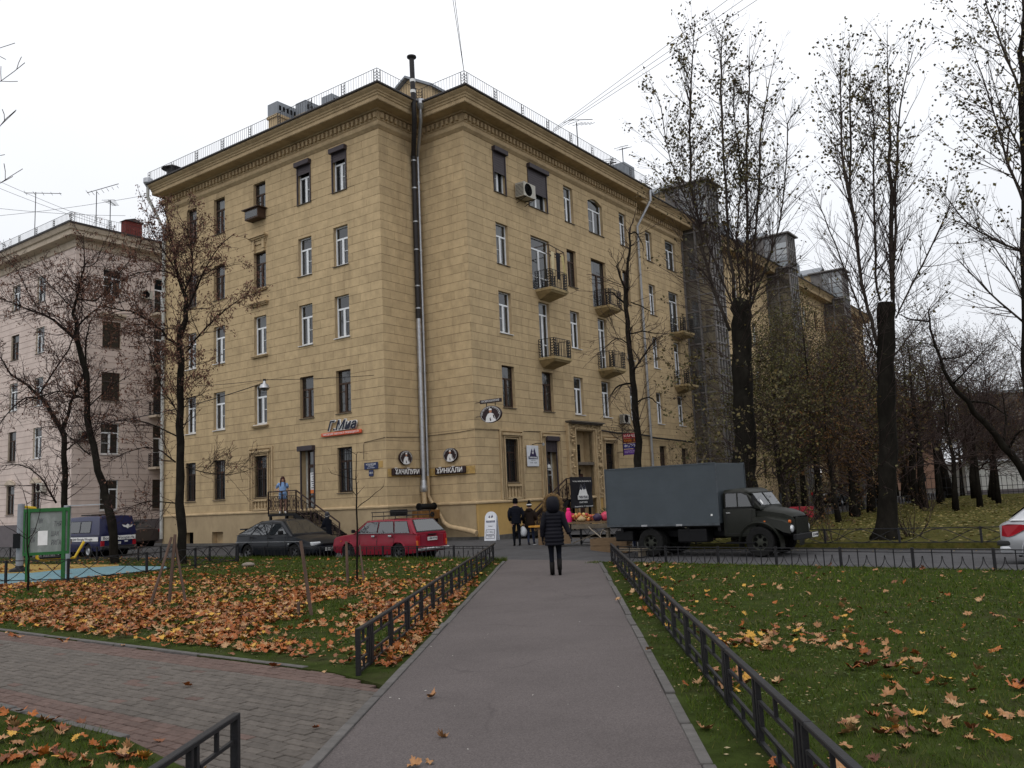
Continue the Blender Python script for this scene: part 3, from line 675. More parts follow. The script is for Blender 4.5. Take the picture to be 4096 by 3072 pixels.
# ---- doors
def shop_door(fac, u0, u1, z0, z1, side, zs=None):
    o = MB().box(u0, u1, -.36, -.3, z0, z1, 0, fac.P).build('door_recess', mat('pale recess', (.42, .42, .38), .8), BLD)
    a, b = (u0+.22, u1-.05)
    if side < 0: a, b = u0+.05, u1-.25
    d = MB(); d.box(a, a+.09, -.29, -.22, z0, z1, 0, fac.P); d.box(b-.09, b, -.29, -.22, z0, z1, 0, fac.P)
    zl = z0+2.05
    for c, e in ((z0, z0+.14), (z0+.62, z0+.72), (zl, zl+.16), (z1-.1, z1)): d.box(a+.09, b-.09, -.288, -.222, c, e, 0, fac.P)
    door = d.build('door', BROWN, BLD)
    for c, e in ((z0+.14, z0+.62), (z0+.72, zl), (zl+.16, z1-.1)): inst('pane', MB().quad(fac.P(a+.09, -.26, c), fac.P(b-.09, -.26, c), fac.P(b-.09, -.26, e), fac.P(a+.09, -.26, e)).mesh('pane', GLASS), door)
    MB().tube([fac.P(b-.05, -.2, z0+.95), fac.P(b-.05, -.14, z0+.95), fac.P(b-.05, -.14, z0+1.45), fac.P(b-.05, -.2, z0+1.45)], .015).build('handle', CHROME, door)
    return door, a, b
D1, da, db = shop_door(FL, 4.8, 5.8, 1.64, 4.55, -1)
shutter(FL, 4.8, 5.8, 4.55, 0, 1.7)
q = MB().box(da+.14, da+.5, -.21, -.2, 2.45, 3.45, 0, FL.P).build('notice', mat('white paper notice', (.7, .7, .7), .7, var=.05), D1)
MB().box(da+.14, da+.5, -.199, -.197, 2.45, 2.62, 0, FL.P).build('notice_stripe', mat('orange print', (.7, .2, .06), .7, var=0), D1)
nb = MB()
for i, zz in enumerate((3.36, 3.22, 3.12, 3.0, 2.9, 2.8, 2.7)): nb.box(da+.2, da+.44-.04*(i % 3), -.199, -.197, zz, zz+.035, 0, FL.P)
nb.build('print_lines', LET_D, D1)
D2, da, db = shop_door(FR, 5.72, 6.72, 1.7, 4.65, -1)
shutter(FR, 5.72, 6.72, 4.65, .55, 1.75)
def peaks(M, s, fill, line, parent, name='mountain_logo'):
    # two outlined peaks: a flat print
    a = MB(); a.prism([(-.5*s, 0), (-.17*s, .62*s), (.02*s, .35*s), (.2*s, .7*s), (.5*s, 0)], M, .0, .004); a.build(name, fill, parent)
    b = MB()
    for P in ([(-.17*s, .62*s), (-.33*s, .32*s), (-.22*s, .36*s), (-.12*s, .28*s), (-.04*s, .38*s)], [(.2*s, .7*s), (.03*s, .38*s), (.1*s, .3*s), (.2*s, .36*s), (.33*s, .36*s)]): b.prism(P, M, .004, .006)
    b.build('snow_cap', line, parent)
DM = lambda a, b, c: FR.P(da+.42+a, -.2+c, 3.25+b)
peaks(DM, .5, LET_W, LET_D, D2)
letter('TWIN PEAKS', .13, FR.P(da+.42, -.19, 3.16), (1, 0, 0), (0, 0, 1), D2, LET_W, .002, .5, bold=.003)
letter('12:00 - 22:00', .09, FR.P(da+.42, -.19, 2.88), (1, 0, 0), (0, 0, 1), D2, LET_W, .002, .45)
MB().box(da+.1, da+.32, -.2, -.195, 3.62, 3.92, 0, FR.P).build('notice', mat('blue white sticker', (.45, .5, .62), .6), D2)
# ---- portal of the staircase entrance
po = MB()
po.box(8.55, 10.35, -.6, -.545, .2, 5.25, 0, FR.P)
po.build('portal_back', PLT, BLD)
pf = MB()
for o, w, wi in ((0, .12, .12), (.12, .2, .1), (.22, .12, .06), (.72, .16, .12)):
    pf.box(8.55-o-wi, 8.55-o, -.01, w, .1, 5.25+o*.5, 0, FR.P); pf.box(10.35+o, 10.35+o+wi, -.01, w+.002, .1, 5.25+o*.5, 0, FR.P)
    if o < .7: pf.box(8.55-o-wi, 10.35+o+wi, -.01, w+.004, 5.25+o*.5, 5.25+o*.5+wi*.8, 0, FR.P)
pf.build('portal_frame', PLT, BLD)
rnd = random.Random(5); lf = MB()     # leafy relief, one carved mass
for i in range(150):
    if i < 110:
        u = rnd.choice((8.09, 10.81))+rnd.uniform(-.15, .15); z = rnd.uniform(1.7, 5.3)
    else: u = rnd.uniform(8.0, 10.9); z = rnd.uniform(5.36, 5.62)
    r = rnd.uniform(.09, .17); t = rnd.uniform(0, 6.3); w = rnd.uniform(.12, .26)
    c = FR.P(u, w, z); P = lambda a, b, d: FR.P(u+(a*cos(t)-b*sin(t)), w+d, z+(a*sin(t)+b*cos(t)))
    lf.add([P(-r, 0, -.12), P(0, .45*r, -.02), P(r, 0, -.1), P(0, -.45*r, -.02), P(0, 0, .06)], [(0, 4, 1), (1, 4, 2), (2, 4, 3), (3, 4, 0)])
lf.box(7.86, 8.32, -.01, .1, 1.6, 5.4, 0, FR.P).box(10.58, 11.04, -.01, .1, 1.6, 5.4, 0, FR.P).box(7.86, 11.04, -.01, .12, 5.34, 5.62, 0, FR.P)
tag(lf.build('leaf_relief', PLT, BLD), kind='stuff')
MB().box(7.72, 11.15, -.02, .42, 5.66, 5.74, 0, FR.P).box(7.8, 11.1, -.02, .32, 5.58, 5.66, 0, FR.P).build('portal_canopy', SILLM, BLD)
q = MB().box(8.7, 9.75, -.5, -.46, 3.6, 4.55, 0, FR.P).build('transom_window', DARK, BLD)
g = MB()
for i in range(8): g.box(8.72+i*.145, 8.735+i*.145, -.45, -.43, 3.6, 4.55, 0, FR.P)
for i in range(5): g.box(8.7, 9.75, -.455, -.435, 3.66+i*.2, 3.675+i*.2, 0, FR.P)
g.build('window_grate', IRON, q)
MB().box(8.62, 10.3, -.55, .1, 3.4, 3.55, 0, FR.P).build('portal_ledge', mat('weathered ledge', (.13, .11, .09), .9, var=.3), BLD)
MB().box(9.0, 10.0, -.545, -.48, .25, 2.95, 0, FR.P).build('entrance_door', mat('dark red door', (.055, .02, .016), .55, var=.25, scale=4), BLD)
# ---- balconies
def balcony(fac, u0, u1, z, dep=1.0, name='balcony'):
    r = MB(); r.box(u0, u1, -.01, dep, z-.14, z, 0, fac.P)
    vs = [fac.P(u0+.03, 0, z-.14), fac.P(u1-.03, 0, z-.14), fac.P(u1-.03, dep-.03, z-.14), fac.P(u0+.03, dep-.03, z-.14), fac.P(u0+.1, 0, z-.24), fac.P(u1-.1, 0, z-.24), fac.P(u1-.1, dep-.1, z-.24), fac.P(u0+.1, dep-.1, z-.24), fac.P(u0+.35, 0, z-.5), fac.P(u1-.35, 0, z-.5)]
    r.add(vs, [(0, 3, 7, 4), (3, 2, 6, 7), (2, 1, 5, 6), (4, 7, 8), (7, 6, 9, 8), (6, 5, 9)])
    o = r.build(name, mat('balcony slab', (.33, .25, .13), .9, var=.2, scale=3, dirt=((.06, .06, .03), 2.2, .8)), BLD)
    pth = [fac.P(u0+.05, 0, 0)[:2], fac.P(u0+.05, dep-.05, 0)[:2], fac.P(u1-.05, dep-.05, 0)[:2], fac.P(u1-.05, 0, 0)[:2]]
    railing(pth, z-.05, 1.0, post=1.4, parent=o, name='balcony_railing', wd=1.5); return o
balcony(FR, 5.5, 7.15, 12.5); balcony(FR, 5.5, 7.15, 8.88); balcony(FR, 11.5, 13.0, 12.5); balcony(FR, 11.5, 13.0, 8.88); balcony(FS, 5.1, 6.75, 12.5); balcony(FS, 5.1, 6.75, 8.88)
# drying frame on the upper balcony
fr = MB()
for a, b in (((5.6, .9, 13.4), (5.6, .9, 14.75)), ((7.05, .9, 13.4), (7.05, .9, 14.6)), ((5.6, .9, 14.75), (7.05, .9, 14.6)), ((5.6, .9, 14.75), (5.6, 0, 14.75)), ((7.05, .9, 14.6), (7.05, 0, 14.6)), ((5.6, .9, 14.4), (7.05, .9, 14.3)), ((6.3, .9, 13.4), (6.3, .9, 14.67)), ((5.6, .45, 14.5), (7.05, .45, 14.4))): fr.bar(FR.P(*a), FR.P(*b), .035)
fr.build('drying_frame', BROWN, BLD)
def cloth(name, label, fac, u0, u1, w, z0, z1, m, dx=0):
    mb = MB(); n = 6; rows = []
    for k in range(5):
        z = z1+(z0-z1)*k/4
        rows.append([fac.P(u0+dx*k/4+(u1-u0)*i/n*(1-.06*k), w+.05*sin(i*2.1)*(k/4+.2), z+.04*sin(i*3)*(k == 4)) for i in range(n+1)])
    mb.loft(rows, close=False, cap=False)
    o = mb.build(name, m, None); o.matrix_world = Matrix.Translation((B0[0], B0[1], 0)) @ Matrix.Rotation(BRZ, 4, 'Z'); tag(o, label, 'laundry'); return o
cloth('towel', 'cream towel hung first from the building corner on the upper balcony drying frame', FR, 5.75, 6.05, .93, 13.3, 14.42, mat('cream cloth', (.55, .47, .3), .9))
cloth('blanket', 'black blanket hung in the middle of the upper balcony drying frame', FR, 6.2, 6.62, .93, 13.0, 14.45, mat('black cloth', (.015, .015, .02), .9))
cloth('shirt', 'yellowish shirt hung last on the upper balcony drying frame', FR, 6.7, 6.95, .93, 13.4, 14.4, mat('yellow cloth', (.5, .42, .2), .9), .2)
# ---- pipes in the recessed corner
BLKW = mat('black wrapped duct', (.022, .02, .021), .5, var=.3, scale=6, stretch=(1, 1, 3))
BEIGE = mat('beige painted pipe', (.46, .34, .2), .6, var=.15, scale=4, dirt=((.2, .14, .09), 3, .5))
def pipe(pts, r, m, name, n=14, parent=BLD, rings=None, rm=None):
    o = MB().tube(pts, r, n).build(name, m, parent, smooth=True, angle=50)
    if rings:
        q = MB()
        for z in rings: q.lathe([(r+.0, z-.03), (r+.018, z-.03), (r+.018, z+.03), (r+.0, z+.03)], n, (pts[0][0], pts[0][1], 0))
        q.build('pipe_clamp', rm or STEEL, o)
    return o
xd, yd = -.6, ND-.16
pipe([(xd, yd, 10.5), (xd, yd, 18.7)], .125, BLKW, 'wrapped_duct', rings=(11, 12.1, 13.9, 15.3, 17, 18.4))
pipe([(xd, yd, 2.75), (xd, yd, 10.5)], .118, STEEL, 'steel_duct', rings=[3.4+.95*i for i in range(8)])
pipe([(xd, yd, 18.65), (-1.55, 1.7, 19.95), (-1.64, 1.64, 20.5), (-1.66, 1.66, 22.95)], .12, BLKW, 'chimney_duct', rings=None)
MB().lathe([(.1, 22.9), (.23, 23.0), (.23, 23.06), (.08, 23.12), (0, 23.12)], 16, (-1.66, 1.66, 0)).build('duct_cap', BLKW, BLD, smooth=True, angle=40)
q = MB()
for z in (21.2, 21.75): q.lathe([(.12, z), (.132, z), (.132, z+.14), (.12, z+.14)], 14, (-1.65, 1.65, 0))
q.build('duct_band', mat('pale metal tape', (.6, .6, .58), .4, .3), BLD)
pipe([(xd, yd, 2.75), (xd, yd, 2.0), (xd+.02, yd-.05, .95)], .12, BEIGE, 'beige_duct')
MB().lathe([(.13, 2.25), (.18, 2.32), (.18, 2.5), (.14, 2.62), (.15, 2.75), (.13, 2.8)], 14, (xd, yd, 0)).build('duct_joint', STEEL, BLD, smooth=True)
xp, yp = -.25, ND-.12
pipe([(xp, yp, 3.0), (xp, yp, 18.8)], .072, STEEL, 'drainpipe', rings=[4.2, 6.1, 8, 9.9, 11.9, 13.9, 15.6, 17.4])
pipe([(xp, yp, 18.75), (-1.1, 1.7, 20.0), (-1.2, 1.6, 20.6)], .085, STEEL, 'drainpipe_bend')
MB().lathe([(.09, 20.5), (.24, 20.75), (.24, 20.98), (.2, 20.98)], 12, (-1.2, 1.6, 0)).build('hopper', STEEL, BLD)
pipe([(xp, yp, 3.0), (xp, yp, 2.05), (-.34, 1.75, .82), (-.38, 1.4, .62), (-.4, .1, .4), (-.4, -.2, .31)], [.08, .085, .1, .115, .115, .125], BEIGE, 'drain_outlet')
pipe([(-ND-.16, ND+LEN_L-.05, .4), (-ND-.16, ND+LEN_L-.05, 18.3), (-ND-1.15, ND+LEN_L+.05, 20.1), (-ND-1.15, ND+LEN_L+.05, 20.8)], .095, mat('grey painted drainpipe', (.4, .4, .38), .5, var=.2, scale=3), 'drainpipe', rings=None)
MB().lathe([(.1, 20.7), (.26, 20.95), (.26, 21.2), (.2, 21.2)], 12, (-ND-1.15, ND+LEN_L+.05, 0)).build('hopper', STEEL, BLD)
pipe([(17.2, -.14, .4), (17.2, -.14, 18.6), (17.2, -1.2, 20.1), (17.2, -1.2, 20.8)], .085, STEEL, 'drainpipe')
# cables along the wall
q = MB().tube([FR.P(-.02, .03, 4.98), FR.P(3, .03, 5.0), FR.P(7.7, .03, 5.15)], .012, 4).tube([FN2.P(0, .03, 4.9), FN2.P(ND-.9, .03, 4.92), FN2.P(ND, .03, 4.98)], .012, 4).tube([FN1.P(0, .03, 4.75), FN1.P(ND, .03, 4.85)], .012, 4).tube([FL.P(0, .03, 4.75), FL.P(1.35, .03, 4.62), FL.P(1.4, .03, 4.5), FL.P(1.42, .03, 3.85)], .012, 4)
q.tube([FR.P(11.1, .1, 5.35), FR.P(13, .12, 5.25), FR.P(15, .1, 5.3), FR.P(17.3, .1, 5.2)], .05, 5).tube([FS.P(0, .2, 5.2), FS.P(7, .2, 5.05)], .06, 5).tube([FR.P(11, .05, 5.6), FR.P(17.3, .05, 5.5)], .012, 4).build('cable', BLACK, BLD)
# ---- roof structures
def dormer(x, y, w, l, z0, h, ax=0):
    M = (lambda a, b, c: (x+a, y+c, z0+b)) if ax == 0 else (lambda a, b, c: (x+c, y+a, z0+b))
    o = MB().prism([(-w/2, -1), (w/2, -1), (w/2, h), (0, h+w*.28), (-w/2, h)], M, 0, l).build('dormer', PLT, BLD)
    r = MB()
    for s in (-1, 1): r.prism([(s*(w/2+.2), h-.1), (0, h+w*.28+.04), (0, h+w*.28+.16), (s*(w/2+.2), h+.04)], M, -.25, l+.1)
    r.build('dormer_roof', ROOFM, o)
dormer(.5, 3.9, 3.2, 4.0, 21.2, 1.35, ax=1)
for x, y, l in ((-.5, 13.1, 1.6), (.45, 11.8, 1.5), (.9, 10.1, 1.1)):
    o = MB().box(x, x+l, y, y+.8, 20.9, 24.0).box(x-.08, x+l+.08, y-.08, y+.88, 24.0, 24.15).build('chimney', PLT, BLD)
    MB().box(x-.03, x+l+.03, y-.03, y+.83, 24.15, 24.9).build('chimney_cap', ROOFM, o)
    for i in range(int(l/.27)): inst('vent_opening', MB().box(x+.1+i*.27, x+.24+i*.27, y-.04, y-.025, 24.4, 24.68).mesh('vent_opening', DARK), o)
MB().lathe([(.3, 21.0), (.34, 21.02), (.05, 21.25), (.9, 21.75), (.92, 21.8), (.1, 21.9), (0, 21.9)][0:0] or [(.32, 20.9), (.32, 21.5), (.62, 21.55), (.3, 21.72), (0, 21.75)], 14, (-ND-.55, ND+LEN_L-1.5, 0)).build('roof_vent', ROOFD, BLD)
for y in (16.2, 33, 50):
    o = MB().box(y+1.2, y+2.6, .6, 1.5, 20.9, 23.2).build('chimney', ROOFM, BLD)
# ---- long wing beyond, three glazed lift shafts
WL = wall_mesh(Fac((25, .5), (1, 0), (0, -1)), 49, 0, ZT, [(a-25, b-25, z0, z1) for (a, b, z0, z1) in [(x, x+1.0, z, z+2.05) for x in (28.5, 31.5, 34.5, 38, 45.5, 48.5, 52, 55.5, 62.5, 65.5, 69) for z in (2.5, 6.15, 9.8, 13.36, 17.0)]], w=0)
WL.build('wing_wall', [PL, PLT], BLD)
FW = Fac((0, .5), (1, 0), (0, -1))
for x in (28.5, 31.5, 34.5, 38, 45.5, 48.5, 52, 55.5, 62.5, 65.5, 69):
    for z in (2.5, 6.15, 9.8, 13.36, 17.0): 
        window(FW, x, x+1.0, z, z+2.05, 'pvc' if random.random() < .6 else 'wood', curtain=False, sill=False)
for pth in ([(25.1, .5), (74, .5)],):
    sweep('architrave', pth, [(-.05, 19.4), (.08, 19.45), (.16, 19.6), (.1, 19.72), (.14, 20.25), (-.05, 20.25)], PLT)
    sweep('cornice', pth, [(-.05, 20.2), (.3, 20.22), (.9, 20.24), (.93, 20.43), (1.0, 20.53), (1.26, 20.8), (-.05, 20.86)], PLT)
    sweep('roof_edge', pth, [(.9, 20.8), (1.3, 20.775), (1.33, 20.86), (.9, 20.95)], ROOFD)
LIFT = mat('grey lift frame', (.16, .15, .145), .6, .2, var=.2, scale=3); LGL = glass_mat('dusty lift glass', (.05, .05, .05), .18, .12)
LIT = mat('lit landing lamp', (1, .97, .9), .5, var=0, emit=1.0)
for k, u in enumerate((25.1, 42.2, 58.9)):
    w = 2.0; y0, y1 = .5, -1.65; zt = 23.5
    o = MB().box(u-.3, u+w+.3, y1-.3, y0+1.2, zt, zt+.12).box(u+.05, u+w-.05, y0-.3, y0+1, 0, zt).build('lift_shaft', LIFT, BLD); f = MB()
    for x, y in ((u, y1), (u+w, y1), (u, (y0+y1)/2), (u+w/2, y1), (u+w/4, y1), (u+3*w/4, y1), (u, y0-.05), (u+w, y0-.05)): f.bar((x, y, 0), (x, y, zt), .12)
    z = .4
    while z < zt:
        f.bar((u, y0, z), (u, y1, z), .09); f.bar((u, y1, z), (u+w, y1, z), .09); f.bar((u+w, y1, z), (u+w, y0, z), .09); z += 1.15
    f.box(u-.15, u+w+.15, y1-.15, y0, 20.5, 20.62); f.build('lift_frame', LIFT, o)
    g = MB(); g.quad((u+.02, y0, 0), (u+.02, y1, 0), (u+.02, y1, zt), (u+.02, y0, zt)).quad((u, y1+.02, 0), (u+w, y1+.02, 0), (u+w, y1+.02, zt), (u, y1+.02, zt)); g.build('lift_glass', LGL, o)
    MB().box(u+.5, u+.9, y1+.4, y1+.5, 22.0, 22.3).build('landing_lamp', LIT, o)
    dormer(u-1.5, 2.2, 3.2, 4, 21.2, 1.3, ax=0); dormer(u+1.5, .8, 2.6, 5, 21.4, 2.2, ax=0)
# ================================================================ PINK BUILDING AND BACKGROUND
PINK = mat('pink plaster', (.6, .5, .45), .92, var=.12, scale=.8, bump=.15, bscale=40, dirt=((.42, .33, .29), .6, .5, (1.2, 1.2, .5)))
PINKT = mat('cream mouldings', (.5, .42, .33), .9, var=.14, scale=3, dirt=((.2, .14, .09), 1.2, .5))
GREYP = mat('grey plinth', (.13, .115, .12), .9, var=.15, scale=2)
PB = thing('apartment_building', 'pink plastered apartment building behind bare trees with dark red rooftop chimney', 'building', (-28.615, 55.597, 0), BRZ)
FPR = Fac((0, 0), (1, 0), (0, -1)); FPL = Fac((0, 0), (0, 1), (-1, 0))
PZ = ((16.75, 18.6), (13.15, 14.95), (9.5, 11.45), (5.9, 8.0), (2.2, 4.2))
po1 = []; po2 = []
for z0, z1 in PZ:
    po1 += [(1.9, 3.2, z0, z1), (5.65, 6.9, z0-(.9 if 5 < z0 < 17 else 0), z1), (9.5, 10.7, z0, z1)]
    po2 += [(4.05, 5.25, z0, z1), (7.75, 8.95, z0, z1), (12, 13.2, z0, z1), (16, 17.2, z0, z1)]
PLN = FPL
wall_mesh(FPR, 30, 1.5, 20.2, po1, w=0, depth=.2).build('wall', [PINK, PINKT], PB); wall_mesh(FPL, 30, 1.5, 20.2, po2, w=0, depth=.2).build('wall', [PINK, PINKT], PB)
gm = MB()
for fac, ops in ((FPR, po1), (FPL, po2)):
    for k in range(44):
        z = 1.6+k*.42; us = sorted({0, 30, *[x for o in ops if o[2]-.02 < z < o[3]+.02 for x in o[:2]]})
        for a, b in zip(us[:-1], us[1:]):
            if not hole(ops, (a+b)/2, z): gm.box(a, b, .002, .012, z+.03, z+.39 if False else z+.05, 0, fac.P)
tag(gm.build('rustication_lines', mat('darker pink joints', (.36, .28, .25), .95, var=.1), PB), kind='stuff')  # joint lines: thin raised strips in a darker pink
for fac in (FPR, FPL): MB().box(-.06, 30, -.1, .06, -.3, 1.5, 0, fac.P).build('plinth', GREYP, PB)
for o in po1+po2:
    fac = FPR if o in po1 else FPL
    window(fac, *o, 'pvc' if random.random() < .65 else 'wood', rec=.12, parent=PB, curtain=random.random() < .4)
pth = [(0, 30), (0, 0), (30, 0)]
sweep('cornice', pth, [(-.05, 19.7), (.06, 19.75), (.1, 20.2), (.7, 20.3), (.74, 20.6), (.85, 20.65), (1.0, 20.95), (-.05, 21.05)], PINKT, PB)
sweep('roof_edge', pth, [(.7, 20.95), (1.05, 20.93), (1.07, 21.05), (.7, 21.15)], ROOFD, PB)
q = MB(); q.add([(-1, 30, 21.05), (-1, -1, 21.05), (30, -1, 21.05), (30, 9, 23), (9, 9, 23), (9, 30, 23)], [(0, 1, 4, 5), (1, 2, 3, 4)]); q.build('roof', ROOFM, PB)
q = MB(); q.quad((12, 30, 0), (0, 30, 0), (0, 30, 21), (12, 30, 21)).quad((30, 0, 0), (30, 12, 0), (30, 12, 21), (30, 0, 21)).quad((12, 12, 0), (12, 30, 0), (12, 30, 23), (12, 12, 23)).quad((12, 12, 0), (30, 12, 0), (30, 12, 23), (12, 12, 23)).quad((9, 30, 23), (9, 9, 23), (12, 12, 23), (12, 30, 23)).quad((9, 9, 23), (30, 9, 23), (30, 12, 23), (12, 12, 23)); q.build('rear_wall', PINK, PB)
ins = MB()
for z in (1.4, 5.2, 8.8, 12.4, 16, 19.8): ins.quad((.3, .3, z), (29, .3, z), (29, 11, z), (.3, 11, z)).quad((.3, 11, z), (11, 11, z), (11, 29, z), (.3, 29, z))
ins.quad((4, 4, 0), (30, 4, 0), (30, 4, 20), (4, 4, 20)).quad((4, 4, 0), (4, 30, 0), (4, 30, 20), (4, 4, 20)); ins.build('interior', MATS['dim interior'], PB)
railing([(-.7, 24), (-.7, -.7), (24, -.7)], 21.05, .75, parent=PB)
o = MB().box(3.72, 4.95, .5, 1.1, 21, 22.55).build('chimney', mat('dark red brick', (.13, .03, .025), .9, var=.3, scale=9), PB); MB().prism([(3.6, 22.55), (5.07, 22.55), (4.33, 22.8)], lambda a, b, c: (a, c, b), .38, 1.22).build('chimney_cap', ROOFD, o)
for z in (16.75, 13.15, 9.5, 5.9): 
    b = MB().box(5.3, 8.3, -.01, .95, z-1.0, z-.85, 0, FPR.P).build('balcony', PINKT, PB)
    railing([FPR.P(5.35, 0, 0)[:2], FPR.P(5.35, .9, 0)[:2], FPR.P(8.25, .9, 0)[:2]], z-.9, 1.0, post=3, parent=b, name='balcony_railing', wd=1.4)
for u, z in ((4.05, 4.2), (7.75, 4.2)):
    pts = [(u-.15+1.5*i/8, z+.12+.3*sin(pi*i/8)) for i in range(9)]
    MB().prism(pts+[(u+1.35, z+.04), (u-.15, z+.04)], lambda a, b, c: FPL.P(a, c, b), -.01, .12).build('window_arch', PINKT, PB)
MB().box(1.7, 3.4, -.01, .35, 15.35, 15.5, 0, FPR.P).box(1.7, 3.4, -.01, .22, 15.2, 15.35, 0, FPR.P).build('window_ledge', PINKT, PB)
def aircon(name, label, fac, u, z, w0, root, sc=1., d=.3):
    # split unit on the wall: casing, round grille, bracket
    c = fac.P(u, w0, z); M = Matrix.Translation((root.location.x, root.location.y, 0)) @ Matrix.Rotation(BRZ, 4, 'Z')
    t = thing(name, label, 'air conditioner'); t.matrix_world = M @ frame_m(c, (*fac.e, 0), (0, 0, 1))
    if fac.n[0] != 0: t.matrix_world = M @ frame_m(c, (0, -1, 0), (0, 0, 1))
    w, h = .42*sc, .3*sc
    bevel(MB().box(-w, w, -h, h, .06, .06+d).build('casing', mat('beige ac casing', (.4, .38, .33), .5, var=.1), t), .015)
    g = MB()
    for r in (.08, .14, .2, .25): g.lathe([(r*sc, .06+d), (r*sc+.008, .07+d), (r*sc+.016, .06+d)], 16, (-.1*sc, 0, 0))
    g.build('fan_grille', BLACK, t); MB().lathe([(.27*sc, .061+d), (0, .062+d)], 18, (-.1*sc, 0, 0)).build('fan_opening', DARK, t)
    s = MB()
    for i in range(9): s.box(-w-.004, -w, -h+.06+i*.055*sc, -h+.085+i*.055*sc, .1, .02+d)
    s.build('side_vents', DARK, t)
    k = MB()
    for x in (-w*.7, w*.7): k.bar((x, -h-.02, 0), (x, -h-.02, .1+d), .03); k.bar((x, -h-.25, 0), (x, -h-.02, .1+d), .02)
    k.build('bracket', IRON, t); return t
aircon('air_conditioner', 'beige air conditioner on ochre wall beside the large half closed shutter', FR, 4.55, 17.45, 0, BLD, 1.25, .55)
aircon('air_conditioner', 'air conditioner beside a third floor window of the pink building', FPR, .8, 7.1, 0, PB)
aircon('air_conditioner', 'air conditioner on the pink building beside the upper balcony door', FPR, 4.9, 17.2, 0, PB)
aircon('air_conditioner', 'air conditioner between arched ground floor windows of the pink building', FPL, 3.5, 3.9, 0, PB)
aircon('air_conditioner', 'air conditioner half hidden behind the slim trunk over the cafe sign', FR, 13.9, 6.1, 0, BLD, .9)
# window cooler box under the fifth floor window
M0 = Matrix.Translation((B0[0], B0[1], 0)) @ Matrix.Rotation(BRZ, 4, 'Z')
t = thing('window_box', 'dark glazed box hung under a fifth floor window of ochre facade', 'box'); t.matrix_world = M0 @ frame_m(FL.P(8.9, 0, 17.0), (0, -1, 0), (0, 0, 1))
MB().box(-.55, .55, -.08, .45, 0, .5).build('box_body', BROWN, t); MB().box(-.68, .68, .45, .5, -.02, .62).build('box_lid', BROWN, t); MB().box(-.48, .48, 0, .36, .5, .51).build('box_glass', GLASS, t)
# ---- far right: low white building, iron fence, distant block
WB = thing('garage_building', 'low white building behind iron bar fence at far edge of park', 'building', (46, 89, 0), radians(-14))
MB().box(0, 26, 0, 10, 0, 3.3).build('wall', mat('dirty white wall', (.5, .5, .48), .9, var=.12, scale=.6, dirt=((.3, .28, .25), .8, .5)), WB)
MB().box(-.3, 26.3, -.35, 10.3, 3.3, 3.5).build('roof', mat('pale flat roof', (.45, .46, .48), .7), WB)
MB().box(0, 26, -.06, 0, .0, .5).build('plinth', GREYP, WB)
for x in (10.5, 16): MB().box(x-.9, x+.9, -.03, .02, 1.2, 2.2).build('window', GLASS, WB)
def bar_fence(label, a, b, h, z, post=3.0, gap=.42):
    L = hypot(b[0]-a[0], b[1]-a[1]); t = thing('iron_fence', label, 'fence', (a[0], a[1], z), atan2(b[1]-a[1], b[0]-a[0]))
    rm = MB().box(0, L, -.03, .03, 0, .05).mesh('rail', IRON)
    for zz in (.35, h*.45, h-.25): inst('rail', rm, t, (0, 0, zz))
    bm = MB().box(-.02, .02, -.02, .02, .2, h).mesh('bar', IRON); x = .2
    while x < L: inst('bar', bm, t, (x, 0, 0)); x += gap
    return t
bar_fence('tall black iron bar fence in front of the low white building', (37, 81), (64, 74), 2.1, 0)
PILM = mat('brown brick pillar', (.12, .085, .075), .9, var=.25, scale=6)
for x, y, lb in ((53.3, 77.2, 'brown brick pillar of iron fence, nearer the leaning dark tree'), (57.0, 76.3, 'brown brick pillar of iron fence, nearer the silver car')):
    t = thing('fence_pillar', lb, 'pillar', (x, y, 0), radians(-14)); MB().box(-.45, .45, -.45, .45, 0, 2.6).build('shaft', PILM, t); MB().prism([(-.6, 0), (.6, 0), (0, .3)], lambda a, b, c: (a, c, 2.6+b), -.6, .6).build('cap', PILM, t)
FB = thing('apartment_building', 'distant dim grey apartment block behind the park trees', 'building', (74, 140, 0), radians(-20))
FBP = Fac((0, 0), (1, 0), (0, -1)); fo = [(x, x+1.6, z, z+1.7) for x in np.arange(1.5, 40, 3.4) for z in (1.5, 4.5, 7.5, 10.5)]
wall_mesh(FBP, 42, 0, 15, fo, w=0, depth=.2).build('wall', [mat('grey panel wall', (.17, .15, .14), .9, var=.12), PINKT], FB)
MB().box(-.01, 42, .25, 12, 0, 14.9).build('interior', DARK, FB); MB().box(-.4, 42.4, -.4, 12.4, 15, 15.5).build('roof', ROOFM, FB)
for o in fo: inst('window', MB().box(o[0], o[1], -.1, -.05, o[2], o[3], 0, FBP.P).mesh('window', GLASS), FB)
MB().box(10, 24, 2, 8, 15.5, 18.5).build('roof_storey', mat('pale blue roof storey', (.45, .5, .55), .8), FB)
FB2 = thing('apartment_building', 'reddish brown far apartment block with flat roof beyond the park', 'building', (24, 180, 0), radians(-8))
fo = [(x, x+1.6, z, z+1.7) for x in np.arange(1.5, 58, 3.4) for z in (1.5, 4.5, 7.5, 10.5, 13.5)]
wall_mesh(FBP, 60, 0, 17, fo, w=0, depth=.2).build('wall', [mat('brown brick wall', (.2, .12, .085), .9, var=.12), PINKT], FB2)
MB().box(-.01, 60, .25, 12, 0, 17.4).build('interior', DARK, FB2)
for o in fo: inst('window', MB().box(o[0], o[1], -.1, -.05, o[2], o[3], 0, FBP.P).mesh('window', GLASS), FB2)
